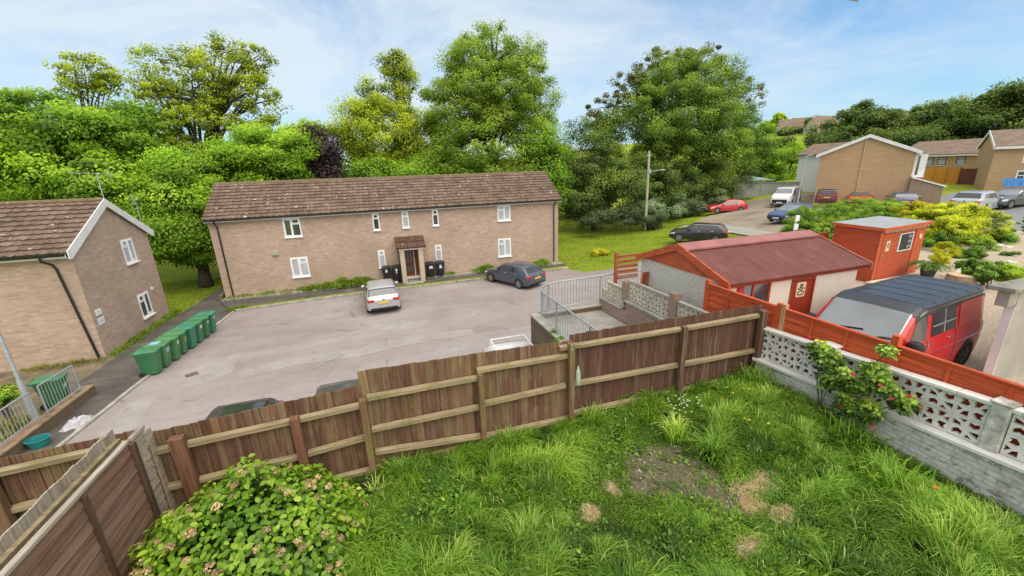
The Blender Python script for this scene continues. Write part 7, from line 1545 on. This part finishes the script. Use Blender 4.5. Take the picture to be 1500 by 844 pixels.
# lawn beyond the flats: short blades
def lawn(name, label, poly, n, h, w):
    P = np.array(poly); x0, y0 = P.min(0); x1, y1 = P.max(0); X = RNG.uniform(x0, x1, n); Y = RNG.uniform(y0, y1, n); ins = np.zeros(n, bool); j = len(P)-1
    for i in range(len(P)):
        ins ^= ((P[i, 1] > Y) != (P[j, 1] > Y)) & (X < (P[j, 0]-P[i, 0])*(Y-P[i, 1])/(P[j, 1]-P[i, 1]+1e-9)+P[i, 0]); j = i
    X, Y = X[ins], Y[ins]; n = len(X); cn = np.sin(X*.5)*np.sin(Y*.8)+.5*np.sin(X*1.7+Y)
    blades(np.stack([X, Y, tz(X, Y)-.05], 1), h*RNG.uniform(.5, 1.3, n), w, RNG.uniform(.2, 1, n), 'g', LAWN, np.clip(.55+.13*cn+RNG.normal(0, .1, n), 0, 1), label, name)
LAWN = foliage('lawn_grass', [(0, (0.079, 0.135, 0.015)), (.4, (0.205, 0.300, 0.027)), (.7, (0.347, 0.435, 0.045)), (1, (0.567, 0.570, 0.105))], .3, .6, .2, .3)
lawn('lawn_grass', 'mown yellow-green lawn right of the flats', [(13.1, 26.6), (13.3, 40), (26, 40), (36, 36), (28, 24), (24, 23.4), (13.6, 25.4)], 60000, .09, .022)
lawn('lawn_grass', 'mown lawn between the two brick buildings', [(-11.9, 26), (-11.2, 27), (-11, 36), (-20, 36), (-18, 27.2), (-12, 27.2)], 20000, .09, .022)

# ------------------------------------------------------------------ hydrangea
t = thing('hydrangea_bush', 'large rounded hydrangea with dried beige flower heads by the lap panel', 'bush', (-1.95, 4.75, 2.6))
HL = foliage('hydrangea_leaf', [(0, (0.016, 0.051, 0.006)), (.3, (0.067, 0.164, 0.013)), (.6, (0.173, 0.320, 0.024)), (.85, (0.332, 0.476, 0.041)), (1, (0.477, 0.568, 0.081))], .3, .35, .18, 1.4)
n = 9800; hc = np.array([-1.95, 4.66, 2.62]); hr = np.array([1.24, 1.10, 1.14])
d = unit(RNG.normal(size=(n, 3))*np.array([1, 1, .9])); d[:, 2] = np.abs(d[:, 2])*1.0-.12; d = unit(d)
lump = 1+.10*np.exp(-((d[:, 0]+.05)/.25)**2-((d[:, 1]-.45)/.3)**2)+.10*np.sin(d[:, 0]*7+1)*np.sin(d[:, 1]*6)+.07*np.sin(d[:, 0]*13+2)*np.sin(d[:, 1]*15+d[:, 2]*9)+.04*np.sin(d[:, 0]*27)*np.sin(d[:, 1]*25)
rr = np.where(RNG.random(n) < .72, RNG.uniform(.90, 1.04, n), RNG.uniform(.6, .92, n))
P = hc+d*hr*(lump*rr)[:, None]; az = RNG.uniform(0, 6.28, n); Nn = unit(d*.75+np.array([0, -.12, .75])+RNG.normal(size=(n, 3))*.33); T = unit(np.cross(Nn, RNG.normal(size=(n, 3)))); T = unit(T+d*.35-np.array([0, 0, .25])); T = unit(T-Nn*(T*Nn).sum(1, keepdims=True))
V, F = leaves_fine(P, Nn, T, RNG.uniform(.055, .10, n), .66, .10, .18)
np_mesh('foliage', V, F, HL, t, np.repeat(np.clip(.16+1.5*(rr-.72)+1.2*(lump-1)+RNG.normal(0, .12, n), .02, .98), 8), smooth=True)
mb = MB()
for k in range(40):
    dd_ = unit(RNG.normal(size=3)); dd_[2] = abs(dd_[2])*.8+.15; e = hc+dd_*hr*.88; s = (hc[0]+random.uniform(-.25, .25), hc[1]+random.uniform(-.25, .25), 2.55); m_ = [(s[i]*.45+e[i]*.55)+(0.12 if i == 2 else 0) for i in range(3)]; mb.tube([s, m_, e], [.014, .01, .006], 5)
mb.build('stems', STEM, t)
FH = foliage('dried_flower_head', [(0, (0.259, 0.155, 0.095)), (.5, (0.518, 0.373, 0.216)), (1, (0.752, 0.644, 0.378))], .2)
PP = []; NN = []; TT = []
for k in range(105):
    dd_ = unit(RNG.normal(size=3)); dd_[2] = abs(dd_[2])*.9+.05; dd_ = unit(dd_); c = hc+dd_*hr*(1.03+.08*math.sin(dd_[0]*7+1)*math.sin(dd_[1]*6)); r = random.uniform(.03, .062); m = 60; e = unit(RNG.normal(size=(m, 3))); e[:, 2] = np.abs(e[:, 2])*.8; base_t = random.uniform(.2, .8)
    PP.append(c+e*r*RNG.uniform(.7, 1.05, (m, 1))); NN.append(unit(e+RNG.normal(size=(m, 3))*.4)); TT.append(np.clip(base_t+RNG.normal(0, .15, m), 0, 1))
PP = np.concatenate(PP); V, F = leaves(PP, np.concatenate(NN), .028*RNG.uniform(.7, 1.3, len(PP)), .9, .1); np_mesh('flower_heads', V, F, FH, t, np.repeat(np.concatenate(TT), 4))
# black pot by the hydrangea
t = thing('black_plant_pot', 'black plastic pot tucked beside the hydrangea, below the board fence', 'pot', (-.72, 5.3, 2.62)); mb = MB(); mb.x = Matrix.Translation((-.72, 5.33, 2.68)) @ Matrix.Rotation(.5, 4, 'Y'); mb.lathe((0, 0, 0), [(.09, 0), (.13, .22), (.145, .22), (.145, .25), (.12, .25), (.085, .03), (.001, .03)], 16, cap=False); mb.x = None; mb.build('shell', M['black_pl'], t, smooth=True)
# ------------------------------------------------------------------ rose bush
t = thing('rose_bush', 'climbing rose bush with pink-red blooms against the white block wall', 'bush', (6.95, 4.15, 2.75))
RL = foliage('rose_leaf', [(0, (0.018, 0.045, 0.012)), (.3, (0.068, 0.143, 0.027)), (.6, (0.180, 0.300, 0.045)), (.85, (0.375, 0.540, 0.075)), (1, (0.570, 0.690, 0.120))], .3, .4, .15, 2)
def W7(px, py, X): return atx(px, py, X)
rl = [(1215, 530, 6.95, .2, .2), (1200, 512, 7.0, .13, .12), (1250, 560, 6.85, .24, .2), (1240, 590, 6.85, .22, .18), (1290, 565, 6.9, .2, .18), (1280, 545, 6.95, .18, .12), (1265, 600, 6.85, .2, .16), (1325, 592, 6.98, .11, .12), (1300, 515, 7.05, .08, .04), (1215, 560, 6.9, .15, .15)]
PP = []; NN = []; TT = []
for px, py, X_, r1, r2 in rl:
    c = W7(px, py, X_); k = int(760*r1/.2)
    nb = max(3, k//34)
    for b_ in range(nb):
        e0 = unit(RNG.normal(size=3)); cc = c+e0*np.array([r1*.5, r1, r2])*random.uniform(.5, 1.05); m = 30; e = unit(RNG.normal(size=(m, 3))); bt = random.uniform(.25, .75)
        PP.append(cc+e*np.array([.09, .1, .05])*RNG.random((m, 1))**.5); NN.append(unit(np.array([-.35, -.15, .9])+RNG.normal(size=(m, 3))*.4)); TT.append(np.clip(bt+.25*(cc[2]-c[2])/r2+RNG.normal(0, .12, m), 0, 1))
PP = np.concatenate(PP); NN = np.concatenate(NN); n = len(PP); T = unit(np.cross(NN, RNG.normal(size=(n, 3)))); V, F = leaves_fine(PP, NN, T, RNG.uniform(.045, .095, n), .68, .1, .15); np_mesh('foliage', V, F, RL, t, np.repeat(np.concatenate(TT), 8), smooth=True)
mb = MB(); s0 = Vector((6.85, 4.1, 2.75))
for px, py, X_, r1, r2 in rl:
    e = Vector(W7(px, py, X_)); m_ = s0.lerp(e, .5)+Vector((-.08, 0, .1)); mb.tube([s0+Vector((0, random.uniform(-.12, .12), 0)), m_, e, e+Vector((0, 0, .1))], [.016, .012, .007, .003], 6)
mb.build('stems', plain('rose_stem', (.08, .085, .04), .8), t)
RP = foliage('rose_petal', [(0, (.35, .02, .05)), (.5, (.55, .06, .10)), (1, (.65, .16, .18))], .25)
for px, py, X_ in ((1184, 494, 7.05), (1250, 549, 6.72), (1288, 564, 6.8), (1305, 583, 6.82), (1332, 581, 6.95), (1348, 597, 7.0), (1278, 625, 6.8), (1233, 597, 6.75)):
    c = W7(px, py, X_); m = 22; e = unit(RNG.normal(size=(m, 3))); e[:, 2] = np.abs(e[:, 2])*.7; q = c+e*.028*RNG.uniform(.5, 1, (m, 1)); V, F = leaves(q, unit(e+np.array([0, 0, .3])), np.full(m, .045), .95, .35); np_mesh('bloom', V, F, RP, t, np.repeat(RNG.random(m), 4))
# ------------------------------------------------------------------ render settings
scene.view_settings.view_transform = 'Standard'; scene.view_settings.look = 'None'; scene.view_settings.exposure = 0; scene.view_settings.gamma = 1
scene.render.engine = 'CYCLES'
scene.cycles.max_bounces = 6; scene.cycles.diffuse_bounces = 3; scene.cycles.transmission_bounces = 3; scene.cycles.transparent_max_bounces = 4
scene.cycles.use_denoising = True; scene.cycles.sample_clamp_indirect = 6
